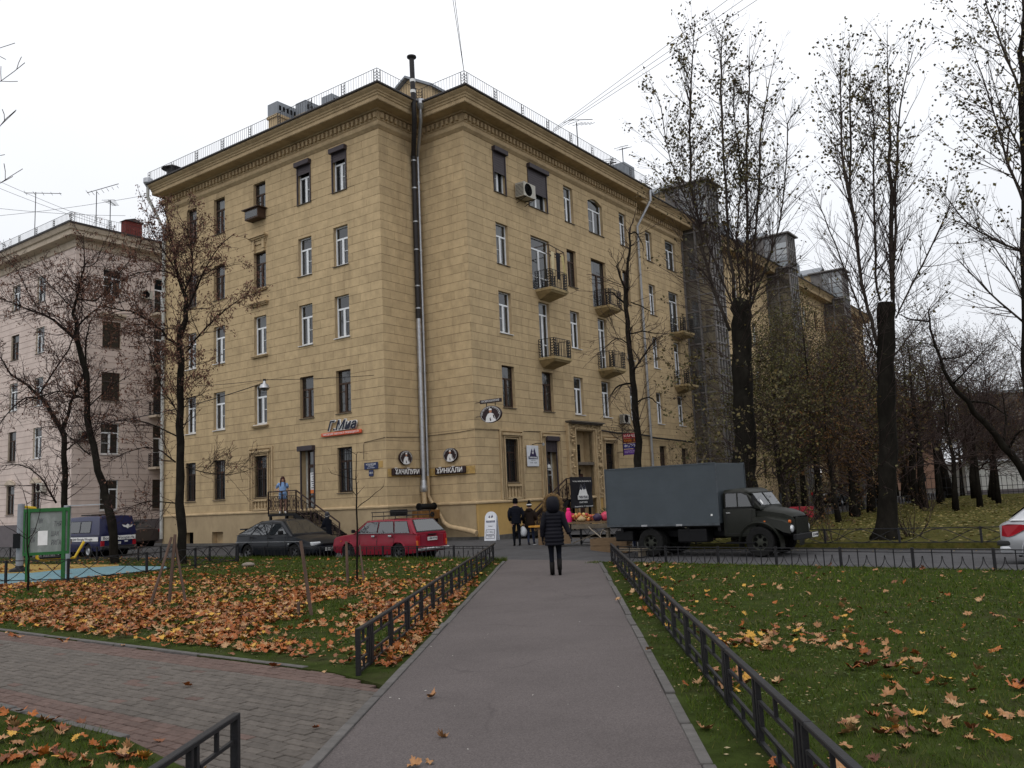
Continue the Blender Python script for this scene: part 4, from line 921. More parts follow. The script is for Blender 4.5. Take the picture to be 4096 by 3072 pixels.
# antennas on the roofs
def antenna(label, p, h, az, n=6, L=1.6, tilt=0.):
    t = thing('roof_antenna', label, 'antenna', p, az); MB().bar((0, 0, -.8), (0, 0, h), .045).build('mast', IRON, t)
    b = MB(); b.bar((-L*.3, 0, h-.1), (L*.7, 0, h-.1+tilt), .035)
    b.build('boom', IRON, t)
    for i in range(n):
        x = -L*.28+L*.95*i/(n-1); inst('element', MB().bar((x, -.45+.04*i, h-.1+tilt*max(0, x/L)), (x, .45-.04*i, h-.1+tilt*max(0, x/L)), .02).mesh('element', IRON), t)
    return t
antenna('roof antenna with long folded loop near middle of right hand roof edge', bl(12.0, .8, 21.2), 2.9, .9, 7, 2.6, .9)
antenna('low tilted roof antenna further along the right hand roof edge', bl(15.2, .4, 21.1), 1.4, 1.3, 8, 2.2, .8)
antenna('tall thin antenna beside the small metal chimney on ochre roof', bl(19.2, 1.6, 21.2), 3.8, 1.0, 5, 1.4, .6)
pp = lambda x, y, z: (PB.location.x+RD[0]*x+LD[0]*y, PB.location.y+RD[1]*x+LD[1]*y, z)
antenna('tall three boom antenna on left slope of the pink roof', pp(.5, 7, 21.2), 4.2, .3, 5, 2.4, .1)
antenna('tilted antenna on the pink roof, nearer the corner', pp(1.2, -.2, 21.2), 2.6, .2, 7, 2.0, .7)
antenna('small antenna beside the dark red chimney on the pink roof', pp(2.4, .2, 21.2), 2.4, 1.6, 6, 1.2, 0)
# overhead wires: each its own thing
def wire(label, a, b, sag=.6, r=.012):
    a = Vector(a); b = Vector(b); pts = [a.lerp(b, i/14)-Vector((0, 0, 4*sag*(i/14)*(1-i/14))) for i in range(15)]
    tag(MB().tube(pts, r, 4).build('overhead_wire', BLACK), label, 'wire', 'overhead wires')
# ================================================================ VEHICLES
def paint(name, col, rough=.3, metal=0., dirt=.5): return mat(name, col, rough, metal, var=.08, scale=2, coat=.12, spec=.2, dirt=((.09, .075, .06), 1.6, dirt))
PLAST = mat('dark plastic trim', (.02, .02, .021), .6, var=.1)
LAMP = mat('clear lamp glass', (.6, .62, .64), .12, .3, var=.05)
REDL = mat('red lamp glass', (.3, .012, .02), .2, var=.05); ORL = mat('orange lamp glass', (.5, .12, .02), .25, var=.05)
PLATE = mat('number plate', (.6, .6, .58), .5, var=.05)
def wheel(parent, x, y, r, w, rim=STEEL, spokes=5, rr=.62):
    s = 1 if y > 0 else -1; root = MB().lathe([(r*rr, -w/2), (r*.93, -w/2), (r, -w*.36), (r, w*.36), (r*.93, w/2), (r*rr, w/2), (r*rr*.96, w*.2)], 28, M=lambda a, b, c: (a, c*s, b)).build('wheel', RUBBER, parent, smooth=True, loc=(x, y, r), angle=35)
    d = MB().lathe([(r*rr, w*.45), (r*rr*.9, w*.38), (r*rr*.85, w*.2), (r*.2, w*.3), (0, w*.32)], 20, M=lambda a, b, c: (a, c*s, b)); d.build('rim', rim, root, smooth=True, angle=40)
    if spokes:
        q = MB()
        for k in range(spokes):
            t = 2*pi*k/spokes+.5; q.lathe([(0, .0), (r*.13, .0), (r*.13, .004)], 8, M=lambda a, b, c: (r*rr*.62*cos(t)+a, (w*.275+.012)*s, r*rr*.62*sin(t)+b))
        q.build('rim_holes', DARK, root)
    return root
def car(name, label, cat, pos, yaw, P, body, sc=1.0):
    t = thing(name, label, cat, pos, yaw); t.scale = (sc, sc, sc); rad, rad_y = P['r'], P.get('tw', .18)
    S = P['body']            # stations: x, zbot, halfwidth, zshoulder, zcentre
    xs = np.array([q[0] for q in S]); X = np.arange(xs[0], xs[-1]+.001, .05); X[-1] = xs[-1]
    ip = lambda k: np.interp(X, xs, [q[k] for q in S]); zb, hw, zs, zc = ip(1), ip(2), ip(3), ip(4)
    def sm(a): return np.convolve(np.pad(a, 2, 'edge'), [.1, .2, .4, .2, .1], 'valid')
    zb, hw, zs, zc = map(sm, (zb, hw, zs, zc))
    fr_ = [0, .12, .25, .38, .52, .66, .8, .92]
    rings = []
    for i in range(len(X)):
        h = zs[i]-zb[i]; half = [(0, zb[i]), (.8*hw[i], zb[i])]+[(hw[i]*(.95+.05*sin(pi*min(1, f*1.25))), zb[i]+h*f) for f in fr_]+[(hw[i]*.93, zs[i]), (hw[i]*.5, zc[i]), (0, zc[i]+.012)]
        rings.append([(X[i], y, z) for y, z in half]+[(X[i], -y, z) for y, z in half[-2:0:-1]])
    n = len(rings[0]); mb = MB(); b0 = 0
    for r in rings: mb.v += r
    for i in range(len(X)-1):
        for j in range(n):
            ids = [i*n+j, i*n+(j+1) % n, (i+1)*n+(j+1) % n, (i+1)*n+j]; c = np.mean([mb.v[k] for k in ids], 0)
            if any((c[0]-w)**2+(c[2]-rad)**2 < (rad*1.2)**2 for w in P['axles']) and c[2] < zs[i]-.04: continue
            mb.f.append(ids); mb.m.append(0)
    mb.f.append(list(range(n))[::-1]); mb.m.append(0); mb.f.append([(len(X)-1)*n+j for j in range(n)]); mb.m.append(0)
    bo = mb.build('body', body, t, smooth=True); bo.data.set_sharp_from_angle(angle=radians(38))
    W_ = max(q[2] for q in S)
    uw = MB()
    for w in P['axles']:
        uw.lathe([(rad*1.22, -W_+.06), (rad*1.22, W_-.06)], 20, M=lambda a, b, c: (w+a, c, rad+b))
    uw.box(xs[0]+.3, xs[-1]-.3, -W_+.3, W_-.3, rad*.6, rad*1.7); uw.build('underbody', DARK, t)
    lip = MB()
    for w in P['axles']:
        for s in (-1, 1): lip.tube([(w+rad*1.2*cos(a), s*(W_-.012), rad+rad*1.2*sin(a)) for a in np.linspace(-.25, pi+.25, 14)], .022, 6)
    lip.build('wheel_arch', P.get('lipm', body), t, smooth=True)
    for w in P['axles']:
        for s in (-1, 1): wheel(t, w, s*(W_-.11), rad, rad_y, P.get('rim', STEEL), P.get('spokes', 5), P.get('rr', .6))
    # greenhouse
    G = P['cab']; (xw, zw), (x1, z1), (x2, z2), (x3, z3) = G['prof']; wb, wr = G['wb'], G['wr']      # windscreen foot, roof front, roof rear, rear foot (front is +x)
    if xw < x1: raise ValueError
    cx_ = [x3]+list(np.linspace(x3, x2, 6))[1:]+list(np.linspace(x2, x1, 8))[1:]+list(np.linspace(x1, xw, 6))[1:]
    pz = lambda x: float(np.interp(x, [x3, x2, (x1+x2)/2, x1, xw], [z3, z2, max(z1, z2)+.03, z1, zw])); bz = lambda x: float(np.interp(x, [x3, xw], [z3, zw]))-.03
    sw_ = lambda z: wb+(wr-wb)*max(0, min(1, (z-zw)/(z1-zw)))
    rg = []
    for x in cx_:
        z = pz(x); zb_ = min(bz(x), z-.005); y = sw_(z); q = [(wb*.99, zb_), (sw_(z-.07), z-.07 if z-.07 > zb_ else zb_+.001), (y-.045, z-.012), (y*.5, z+.012), (0, z+.018)]
        rg.append([(x, a, c) for a, c in q]+[(x, -a, c) for a, c in q[-2::-1]])
    cb = MB(); cb.loft(rg, close=True, cap=True); co = cb.build('cabin', body, t, smooth=True); co.data.set_sharp_from_angle(angle=radians(35))
    for poly in G['side']:
        for s in (-1, 1):
            V_ = [(x, s*(sw_(z)+.012), z) for x, z in poly]; f = MB(); c = np.mean(poly, 0)
            f.add(V_, [tuple(range(len(V_)))]); fo_ = [(x+(x-c[0])*.07, s*(sw_(z)+.006), z+(z-c[1])*.09) for x, z in poly]
            g = f.build('side_window', CARGLASS, t); k = MB(); k.add(fo_, [tuple(range(len(fo_)))]); k.build('window_seal', PLAST, g)
    def slope(name, xa, za, xb, zb2, ia, ib, off):
        d = Vector((xb-xa, 0, zb2-za)).normalized(); nrm = Vector((d.z, 0, -d.x))*off
        p = lambda f, e, o: (xa+(xb-xa)*f+nrm.x*o, e, za+(zb2-za)*f+nrm.z*o)
        a0, a1 = sw_(za)-ia, sw_(zb2)-ib
        g = MB().quad(p(.1, a0, 1.4), p(.1, -a0, 1.4), p(.92, -a1, 1.4), p(.92, a1, 1.4)).build(name, CARGLASS, t)
        MB().quad(p(.04, a0+.05, 1), p(.04, -a0-.05, 1), p(.97, -a1-.05, 1), p(.97, a1+.05, 1)).build('window_seal', PLAST, g)
    slope('windscreen', xw, zw, x1, z1, .1, .13, .018)
    if P.get('rearglass', 1): slope('rear_window', x3, z3, x2, z2, .12, .15, -.018)
    # closed cabin shell lies behind the glass, no interior is built
    return t
def seams(t, W_, lines, m=PLAST, name='door_seam'):
    for ln in lines:
        q = MB()
        for s in (-1, 1): q.tube([(x, s*(W_+.002), z) for x, z in ln], .008, 4)
        q.build(name, m, t)
def boxpart(t, name, x0, x1, y0, y1, z0, z1, m, bv=.012): return bevel(MB().box(x0, x1, y0, y1, z0, z1).build(name, m, t), bv)
def both(t, name, x0, x1, y0, y1, z0, z1, m, bv=.012):
    for s in (-1, 1): boxpart(t, name, x0, x1, *sorted((s*y0, s*y1)), z0, z1, m, bv)
YAW_L = radians(53.9833+90)
# ---- red estate
REDP = paint('faded red paint', (.2, .008, .022), .35, dirt=.25)
c = car('parked_car', 'red estate car with spare wheel on the roof rack, seen from behind', 'car', (-4.55, 30.55, -.15), YAW_L, dict(r=.3, axles=(-1.21, 1.21), rr=.62, rim=mat('dark steel rim', (.06, .06, .062), .5, .4), spokes=6, lipm=REDP,
    body=[(-2.03, .34, .76, .9, .9), (-1.98, .28, .8, .95, .94), (-1.2, .24, .81, .96, .95), (.6, .22, .81, .96, .95), (1.0, .24, .81, .93, .95), (1.9, .28, .79, .84, .88), (2.0, .32, .77, .8, .82), (2.03, .36, .75, .72, .74)],
    cab=dict(prof=[(.98, .95), (.42, 1.38), (-1.62, 1.38), (-2.0, .93)], wb=.79, wr=.64, side=[[(.72, .98), (.36, 1.31), (-.18, 1.33), (-.2, .97)], [(-.27, .97), (-.26, 1.33), (-.88, 1.33), (-1.0, .97)], [(-1.07, .97), (-.96, 1.33), (-1.52, 1.32), (-1.72, .97)]])), REDP, .99)
seams(c, .812, [[(-.22, .34), (-.22, .95)], [(.62, .36), (.66, .95)], [(-1.0, .6), (-1.02, .95)]])
both(c, 'rear_lamp', -2.04, -1.98, .6, .76, .5, .84, REDL); both(c, 'turn_signal', -2.05, -1.99, .7, .77, .48, .68, ORL); both(c, 'handle', -.14, .02, .81, .84, .82, .88, CHROME); both(c, 'handle', -.94, -.78, .81, .84, .82, .88, CHROME)
boxpart(c, 'rear_bumper', -2.16, -2.02, -.78, .78, .34, .44, CHROME, .03); boxpart(c, 'front_bumper', 2.03, 2.14, -.78, .78, .34, .46, PLAST, .03)
o = boxpart(c, 'number_plate', -2.065, -2.05, -.24, .24, .66, .78, PLATE, .004); letter('А 800 УУ 98', .1, (-2.07, 0, .72), (0, -1, 0), (0, 0, 1), o, LET_D, .002, .42)
both(c, 'lamp_panel', -2.045, -2.0, .3, .56, .5, .86, paint('red panel', (.19, .012, .028), .4), .01); boxpart(c, 'tailgate_handle', -2.08, -2.03, -.2, .2, .84, .88, BLACK)
both(c, 'wing_mirror', .78, .86, .84, .98, .98, 1.1, BLACK, .03); both(c, 'headlamp', 1.98, 2.05, .42, .7, .54, .72, LAMP); both(c, 'side_signal', 1.55, 1.6, .785, .81, .68, .71, ORL, .004)
both(c, 'window_trim', -1.75, .7, .795, .81, .945, .96, CHROME, .003)
rk = MB()
for z, y in ((1.52, .55), (1.66, .58)): rk.tube([(.25, -y, z), (.25, y, z), (-1.5, y, z), (-1.5, -y, z), (.25, -y, z)], .014, 5)
for i in range(6): rk.tube([(.25-.35*i, -.55, 1.52), (.25-.35*i, .55, 1.52)], .01, 4)
for i in range(4):
    for s in (-1, 1): rk.tube([(.2-.55*i, s*.6, 1.37), (.2-.55*i, s*.56, 1.52), (.2-.55*i, s*.58, 1.66)], .014, 4)
rk.build('roof_rack', IRON, c)
sp_ = thing('spare_tyre', 'worn spare tyre lying flat in the roof rack of the red estate', 'tyre'); sp_.parent = None
cm = Matrix.Translation(c.location) @ Matrix.Rotation(YAW_L, 4, 'Z') @ Matrix.Scale(.99, 4)
def tyre_flat(tt, r, w):
    MB().lathe([(r*.58, -w/2), (r*.92, -w/2), (r, -w*.35), (r, w*.35), (r*.92, w/2), (r*.58, w/2), (r*.58, -w/2)], 28).build('tyre', RUBBER, tt, smooth=True, angle=35)
    MB().lathe([(r*.58, -w*.3), (r*.3, -w*.1), (0, -w*.1)], 20).build('rim', STEEL, tt, smooth=True)
sp_.matrix_world = cm @ Matrix.Translation((-.62, .1, 1.63)); tyre_flat(sp_, .31, .2)
# ---- dark hatchback
BLU = paint('near black blue paint', (.006, .008, .012), .35, dirt=.1)
c = car('parked_car', 'near black hatchback with pale headlights parked nose toward the red estate', 'car', (-8.7, 33.1, -.15), YAW_L-pi, dict(r=.29, axles=(-1.25, 1.24), rr=.6, rim=mat('dull alloy rim', (.1, .1, .105), .45, .5), spokes=5, lipm=BLU,
    body=[(-2.05, .4, .68, .86, .88), (-1.98, .3, .78, .9, .93), (-1.2, .24, .84, .9, .92), (.6, .22, .84, .88, .9), (1.2, .24, .83, .82, .86), (1.8, .26, .79, .68, .75), (2.02, .28, .7, .58, .64), (2.1, .34, .6, .5, .54)],
    cab=dict(prof=[(1.12, .86), (.3, 1.38), (-.85, 1.37), (-1.92, .92)], wb=.81, wr=.58, side=[[(.82, .93), (.28, 1.3), (-.02, 1.31), (-.08, .9)], [(-.15, .9), (-.1, 1.31), (-.72, 1.3), (-1.02, .92)], [(-1.1, .93), (-.82, 1.28), (-1.0, 1.26), (-1.62, .95)]])), BLU, 1.08)
seams(c, .845, [[(-.12, .34), (-.12, .88)], [(.78, .34), (.85, .86)], [(-1.0, .6), (-1.04, .9)]])
both(c, 'headlamp', 1.88, 2.06, .36, .7, .52, .64, LAMP, .03); boxpart(c, 'grille', 2.06, 2.12, -.3, .3, .53, .58, BLACK); boxpart(c, 'bumper', 1.96, 2.16, -.74, .74, .28, .48, BLU, .05)
for y0, y1 in ((-.26, -.02), (.02, .26)): letter('О 178', .09, (2.175, (y0+y1)/2, .38), (0, 1, 0), (0, 0, 1), boxpart(c, 'number_plate', 2.155, 2.17, y0, y1, .33, .44, PLATE, .004), LET_D, .002, .2)
both(c, 'wing_mirror', .66, .78, .86, 1.04, .92, 1.05, BLACK, .04); both(c, 'handle', -.1, .06, .85, .87, .78, .82, BLACK); both(c, 'handle', -1.05, -.9, .85, .87, .8, .84, BLACK)
boxpart(c, 'spoiler', -2.05, -1.75, -.55, .55, 1.08, 1.13, BLU, .02); both(c, 'spoiler_post', -1.88, -1.82, .4, .46, .95, 1.09, BLU, .005)
both(c, 'body_line', -1.9, 1.7, .838, .85, .66, .675, STEEL, .003); boxpart(c, 'wiper', 1.0, 1.06, -.6, .5, .9, .915, BLACK, .004); both(c, 'side_signal', .95, 1.03, .845, .86, .58, .61, LAMP, .004)
# ---- dark blue van
NAVY = paint('navy blue paint', (.012, .015, .06), .35, dirt=.2)
c = car('parked_van', 'dark blue van with white lettering band parked behind the leaning maple', 'van', (-21.3, 43.6, -.15), YAW_L, dict(r=.33, axles=(-1.35, 1.55), rr=.58, spokes=0, rearglass=0,
    body=[(-2.4, .4, .86, 1.1, 1.12), (-2.3, .32, .93, 1.12, 1.14), (0, .28, .95, 1.13, 1.15), (1.3, .28, .95, 1.12, 1.14), (2.0, .3, .93, .95, 1.05), (2.35, .32, .86, .75, .85), (2.5, .36, .74, .62, .66)],
    cab=dict(prof=[(2.0, 1.08), (1.25, 1.92), (-2.2, 1.95), (-2.4, 1.1)], wb=.94, wr=.82, side=[[(1.7, 1.16), (1.2, 1.7), (.55, 1.72), (.5, 1.15)], [(.4, 1.2), (.4, 1.72), (-.5, 1.72), (-.5, 1.2)], [(-.6, 1.2), (-.6, 1.72), (-1.5, 1.72), (-1.5, 1.2)]])), NAVY, 1.0)
for s in (-1, 1):
    q = boxpart(c, 'lettering_band', -2.2 if s < 0 else -2.3, 1.0, *sorted((s*.945, s*.96)), .78, .98, LET_W, .004)
    letter('студия Boogie-Woogie', .17, ((-.7), s*.966, .88), (-s, 0, 0), (0, 0, 1), q, LET_D, .002, 2.2)
q = boxpart(c, 'lettering_band', -2.44, -2.42, -.86, .86, .8, 1.0, LET_W, .004); letter('Boogie-Woogie.ru', .2, (-2.45, 0, .9), (0, -1, 0), (0, 0, 1), q, LET_D, .002, 1.55)
both(c, 'rear_lamp', -2.47, -2.38, .72, .88, .5, .78, REDL); o = boxpart(c, 'number_plate', -2.475, -2.46, -.1, .4, .6, .71, PLATE, .004); letter('К 817 ОС', .09, (-2.48, .15, .655), (0, -1, 0), (0, 0, 1), o, LET_D, .002, .4)
boxpart(c, 'rear_bumper', -2.55, -2.4, -.9, .9, .36, .54, PLAST, .03)
def emblem(nm, pts, M, m, par): MB().prism(pts, M, 0, .005).build(nm, m, par)
emblem('wing_emblem', [(-.3, .1), (-.1, .05), (0, .12), (.1, .05), (.3, .1), (.2, -.02), (.08, -.04), (0, -.1), (-.08, -.04), (-.2, -.02)], lambda a, b, k: (-2.44-k+.03*0, -.45-a, 1.42+b), LET_W, c)
emblem('eagle_emblem', [(-.14, .2), (-.05, .12), (0, .22), (.05, .12), (.14, .2), (.1, 0), (.06, -.2), (0, -.12), (-.06, -.2), (-.1, 0)], lambda a, b, k: (-2.44-k, .45-a, 1.42+b), LET_W, c)
both(c, 'fog_lamp', -2.48, -2.4, .3, .45, .68, .76, LAMP, .01); boxpart(c, 'roof_hatch', -.6, .4, -.4, .4, 2.0, 2.06, BLACK, .02)
# ---- grey brown saloon behind the van
GBR = paint('dark grey brown paint', (.055, .045, .042), .3, dirt=.3)
c = car('parked_car', 'grey brown saloon with multi spoke wheels standing between the van and drainpipe', 'car', (-22.6, 50.0, -.02), YAW_L, dict(r=.33, axles=(-1.35, 1.35), rr=.68, spokes=7, rim=mat('bright alloy', (.45, .45, .46), .3, .8), lipm=GBR,
    body=[(-2.3, .4, .74, .95, 1.02), (-2.2, .32, .84, 1.0, 1.06), (-1.3, .26, .9, 1.0, 1.03), (.8, .24, .9, .96, .98), (1.5, .26, .89, .9, .96), (2.1, .28, .84, .74, .82), (2.3, .32, .74, .6, .66)],
    cab=dict(prof=[(1.3, .98), (.4, 1.47), (-.9, 1.46), (-1.9, 1.06)], wb=.87, wr=.64, side=[[(.95, 1.02), (.35, 1.37), (-.1, 1.39), (-.1, 1.0)], [(-.18, 1.0), (-.18, 1.39), (-.8, 1.37), (-1.4, 1.08)]])), GBR, 1.0)
both(c, 'rear_lamp', -2.28, -1.95, .62, .87, .82, .98, REDL, .03); both(c, 'window_trim', -1.45, .95, .865, .88, .99, 1.01, CHROME, .003)
# ---- silver hatchback, cut by the frame
SILV = paint('silver paint', (.42, .43, .45), .3, .55, dirt=.2)
c = car('parked_car', 'silver hatchback with large red tail lamps standing beyond the scalloped fence', 'car', (12.45, 18.25, -.15), YAW_L-pi, dict(r=.31, axles=(-1.3, 1.3), rr=.64, spokes=6, rim=mat('grey alloy', (.4, .4, .41), .35, .7), lipm=SILV,
    body=[(-2.08, .42, .6, .84, .86), (-2.0, .3, .76, .9, .92), (-1.8, .24, .84, .95, .97), (-.8, .22, .875, .97, .98), (.6, .22, .875, .95, .97), (1.3, .24, .86, .9, .94), (1.85, .26, .8, .74, .8), (2.08, .3, .66, .58, .6)],
    cab=dict(prof=[(1.5, .93), (.45, 1.49), (-1.2, 1.5), (-1.86, 1.0)], wb=.85, wr=.62, side=[[(1.2, 1.0), (.42, 1.4), (.0, 1.42), (-.05, .99)], [(-.12, .99), (-.08, 1.42), (-.7, 1.41), (-.95, 1.0)]])), SILV, 1.0)
for s in (-1, 1):
    pts = [(-2.04, .64), (-2.01, .86), (-1.9, .89), (-1.66, .885), (-1.5, .86), (-1.6, .77), (-1.82, .65), (-1.92, .62)]
    MB().prism(pts, lambda a, b, k: (a, s*(np.interp(a, [-2.08, -2, -1.8, -1.4], [.66, .785, .855, .885])+k), b), -.06, .012).build('rear_lamp', REDL, c)
boxpart(c, 'bumper_strip', -2.14, -1.7, -.8, .8, .44, .54, PLAST, .03); boxpart(c, 'rear_bumper', -2.1, -1.75, -.79, .79, .26, .44, SILV, .06)
both(c, 'fuel_flap', -1.18, -.98, .872, .884, .78, .95, SILV, .03); boxpart(c, 'roof_spoiler', -1.45, -1.15, -.55, .55, 1.46, 1.51, SILV, .02)
# ---- black car far along the side road
c = car('parked_car', 'black off road car far off, parked by the ochre wall under the trees', 'car', (25.6, 70.5, 0), radians(53.98), dict(r=.36, axles=(-1.35, 1.35), spokes=5, lipm=BLACK,
    body=[(-2.25, .5, .84, 1.0, 1.02), (-2.1, .36, .92, 1.02, 1.04), (0, .34, .94, 1.02, 1.04), (1.3, .34, .92, 1.0, 1.04), (2.0, .36, .86, .85, .9), (2.25, .4, .76, .7, .72)],
    cab=dict(prof=[(1.2, 1.03), (.5, 1.66), (-1.8, 1.66), (-2.15, 1.03)], wb=.9, wr=.7, side=[[(.95, 1.08), (.45, 1.56), (-.2, 1.58), (-.2, 1.06)], [(-.3, 1.06), (-.3, 1.58), (-1.6, 1.56), (-1.85, 1.06)]])), BLU, 1.15)
both(c, 'rear_lamp', -2.28, -2.15, .72, .86, .85, 1.05, REDL); boxpart(c, 'number_plate', -2.29, -2.26, -.25, .25, .8, .92, PLATE, .004); boxpart(c, 'rear_bumper', -2.36, -2.2, -.85, .85, .45, .65, PLAST, .03)
# ---- box lorry
GREYT = mat('grey blue box paint', (.054, .066, .076), .5, var=.1, scale=1.6, bump=.06, bscale=3, dirt=((.04, .05, .06), .7, .6, (.4, 1, 2.5)))
GRN = mat('dark army green paint', (.01, .011, .008), .5, var=.15, scale=3, coat=.05, dirt=((.02, .018, .013), 2, .5))
T = thing('box_lorry', 'old dark green lorry with grey blue box body and rounded bonnet', 'lorry', (5.72, 25.95, -.14), radians(-38)); T.scale = (.89, .89, .89)
W2, RW = 1.05, .46; FX, RX = 2.05, -1.75
wr_ = mat('dark lorry rim', (.03, .032, .025), .6, .2, var=.3)
for y in (-.86, .86): wheel(T, FX, y, RW, .27, wr_, 6, .56)
for y in (-.92, -.62, .62, .92): wheel(T, RX, y, RW, .25, wr_, 6, .56)
def ro(z): return z
bx = MB().box(-3.35, .82, -1.12, 1.12, 1.06, 2.98); o = bx.build('cargo_box', GREYT, T); bevel(o, .02)
e = MB()
for y in (-1.12, 1.12):
    e.box(-3.36, .83, y-.015, y+.015, 1.0, 1.07); e.box(-3.36, .83, y-.015, y+.015, 2.96, 3.0)
    for x in (-3.36, .81): e.box(x, x+.03, y-.016, y+.016, 1.06, 2.97)
e.build('edge_trim', mat('worn box trim', (.07, .08, .09), .5, .3, var=.3), T)
for x in (-2.0, -.7): MB().box(x, x+.22, -1.15, -1.1, 1.0, 1.06).build('box_latch', STEEL, T)
MB().box(.55, .61, -1.135, -1.12, 1.3, 1.36).build('reflector', LET_W, T)
ch = MB().box(-3.2, 2.9, -.45, -.33, .62, .82).box(-3.2, 2.9, .33, .45, .62, .82).box(-3.3, .8, -1.0, 1.0, .95, 1.04)
for x in (-2.9, -1.75, -.4, .7): ch.box(x, x+.1, -1.0, 1.0, .82, .97)
ch.build('chassis', BLACK, T); MB().lathe([(0, -.95), (.09, -.95), (.09, .95), (0, .95)], 10, M=lambda a, b, c: (RX+a, c, RW+b)).build('rear_axle', BLACK, T); MB().lathe([(0, -.9), (.06, -.9), (.06, .9), (0, .9)], 10, M=lambda a, b, c: (FX+a, c, RW+b)).build('front_axle', BLACK, T)
boxpart(T, 'fuel_tank', -.75, .3, -1.0, -.5, .45, .9, BLACK, .06); boxpart(T, 'tool_box', -.6, .3, .5, 1.0, .5, .9, BLACK, .03); boxpart(T, 'spare_carrier', -3.2, -2.5, -.9, .9, .5, .85, BLACK, .05)
# cab: lower part, roof, windows, bonnet, wings
def ringrect(x, hw, z0, z1, r=.08, n=4):
    pts = []
    for cx2, cz, a0 in ((hw-r, z1-r, 0), (-hw+r, z1-r, pi/2), (-hw+r, z0+r, pi), (hw-r, z0+r, 1.5*pi)):
        for i in range(n+1): a = a0+pi/2*i/n; pts.append((x, cx2+r*cos(a), cz+r*sin(a)))
    return pts
cb = MB().loft([ringrect(.9, .97, .62, 1.5, .06), ringrect(1.0, .98, .6, 1.52, .06), ringrect(1.75, .98, .6, 1.52, .06), ringrect(1.95, .9, .62, 1.5, .08)]); o = cb.build('cab', GRN, T, smooth=True, angle=40)
rr_ = MB().loft([ringrect(.9, .9, 1.45, 2.05, .12), ringrect(.94, .93, 1.45, 2.1, .14), ringrect(1.5, .93, 1.45, 2.14, .14), ringrect(1.68, .9, 1.45, 2.08, .14), ringrect(1.78, .9, 1.45, 1.96, .12), ringrect(2.12, .92, 1.45, 1.53, .03)]); rr_.build('cab_roof', GRN, T, smooth=True, angle=40)
MB().box(1.55, 1.86, -.9, .9, 2.0, 2.04, M=lambda a, b, c: (a, b, c-(a-1.55)*.15)).build('roof_visor', GRN, T)
for s in (-1, 1):
    P_ = [(1.0, 1.56), (1.02, 1.98), (1.55, 1.98), (1.72, 1.9), (1.86, 1.56)]
    g = MB().add([(x, s*(.952-.02*(z-1.5)), z) for x, z in P_], [tuple(range(5))]).build('side_window', CARGLASS, T)
    MB().add([(x+(x-1.45)*.07, s*(.946-.02*(z-1.5)), z+(z-1.77)*.13) for x, z in P_], [tuple(range(5))]).build('window_seal', PLAST, g)
    MB().bar((1.4, s*.953, 1.56), (1.4, s*.95, 1.98), .03).build('quarter_bar', GRN, g)
    dr = MB().tube([(1.0, s*.985, 1.5), (1.0, s*.985, .72), (1.78, s*.985, .72), (1.88, s*.985, 1.5), (1.0, s*.985, 1.5)], .009, 4).build('door', PLAST, T); MB().box(1.02, 1.16, *sorted((s*.98, s*1.01)), 1.36, 1.39).build('handle', CHROME, dr)
    wg = MB()     # front wing arching over the wheel
    rg = []
    for a in np.linspace(-.15, pi+.12, 15):
        x = FX+.66*cos(a); z = RW+.66*sin(a)*(1.0)+.02; f = .1+.06*sin(a)
        rg.append([(x, s*.62, z-.02), (x, s*.98, z-.03), (x+.02*cos(a), s*1.03, z-.08), (x, s*1.0, z-.14), (x, s*.62, z-.14)])
    wg.loft(rg, close=True); wg.build('front_wing', GRN, T, smooth=True, angle=50)
    wt = MB().loft([[(1.75, s*.6, 1.0), (1.75, s*.97, 1.0), (1.75, s*.97, 1.22), (1.75, s*.6, 1.3)], [(2.3, s*.6, 1.0), (2.3, s*.97, 1.02), (2.3, s*.95, 1.2), (2.3, s*.55, 1.28)], [(2.8, s*.55, .78), (2.8, s*.92, .75), (2.8, s*.88, 1.08), (2.8, s*.5, 1.2)], [(2.98, s*.5, .72), (2.98, s*.85, .7), (2.98, s*.8, .98), (2.98, s*.48, 1.12)]]); wt.build('wing_top', GRN, T, smooth=True, angle=50)
    MB().lathe([(0, .03), (.1, .03), (.12, .0), (.12, -.06)], 16, M=lambda a, b, c: (2.99+c, s*.68+a, .84+b)).build('headlamp', LAMP, T, smooth=True)
    MB().lathe([(0, .03), (.05, .02), (.05, -.04)], 10, M=lambda a, b, c: (2.96+c, s*.72+a, 1.06+b)).build('turn_signal', ORL, T); MB().lathe([(0, .02), (.03, .015), (.03, -.03)], 8, M=lambda a, b, c: (2.25+a, s*(.97+c), 1.08+b)).build('side_marker', ORL, T)
    MB().box(.95, 1.9, *sorted((s*.55, s*1.02)), .42, .46).build('running_board', BLACK, T)
    m = MB().tube([(1.9, s*.95, 1.5), (2.0, s*1.12, 1.55), (2.0, s*1.14, 1.95)], .014, 5).build('mirror_arm', BLACK, T); MB().box(1.98, 2.02, *sorted((s*1.06, s*1.2)), 1.6, 1.9).build('mirror', BLACK, m)
g = MB().quad((2.08, .8, 1.57), (2.08, -.8, 1.57), (1.83, -.78, 1.95), (1.83, .78, 1.95)).build('windscreen', CARGLASS, T); MB().quad((2.1, .86, 1.54), (2.1, -.86, 1.54), (1.82, -.84, 1.985), (1.82, .84, 1.985)).build('window_seal', PLAST, g)
for v in g.data.vertices: v.co.x += .03; v.co.z += .015
MB().bar((2.12, 0, 1.57), (1.86, 0, 1.97), .03).build('windscreen_bar', GRN, g); MB().lathe([(0, 0), (.07, 0), (.07, .004)], 14, M=lambda a, b, c: (2.1-.66*(b+.07)*.9+.03, -.68+a, 1.6+.09+b)).build('round_sticker', LET_W, g)
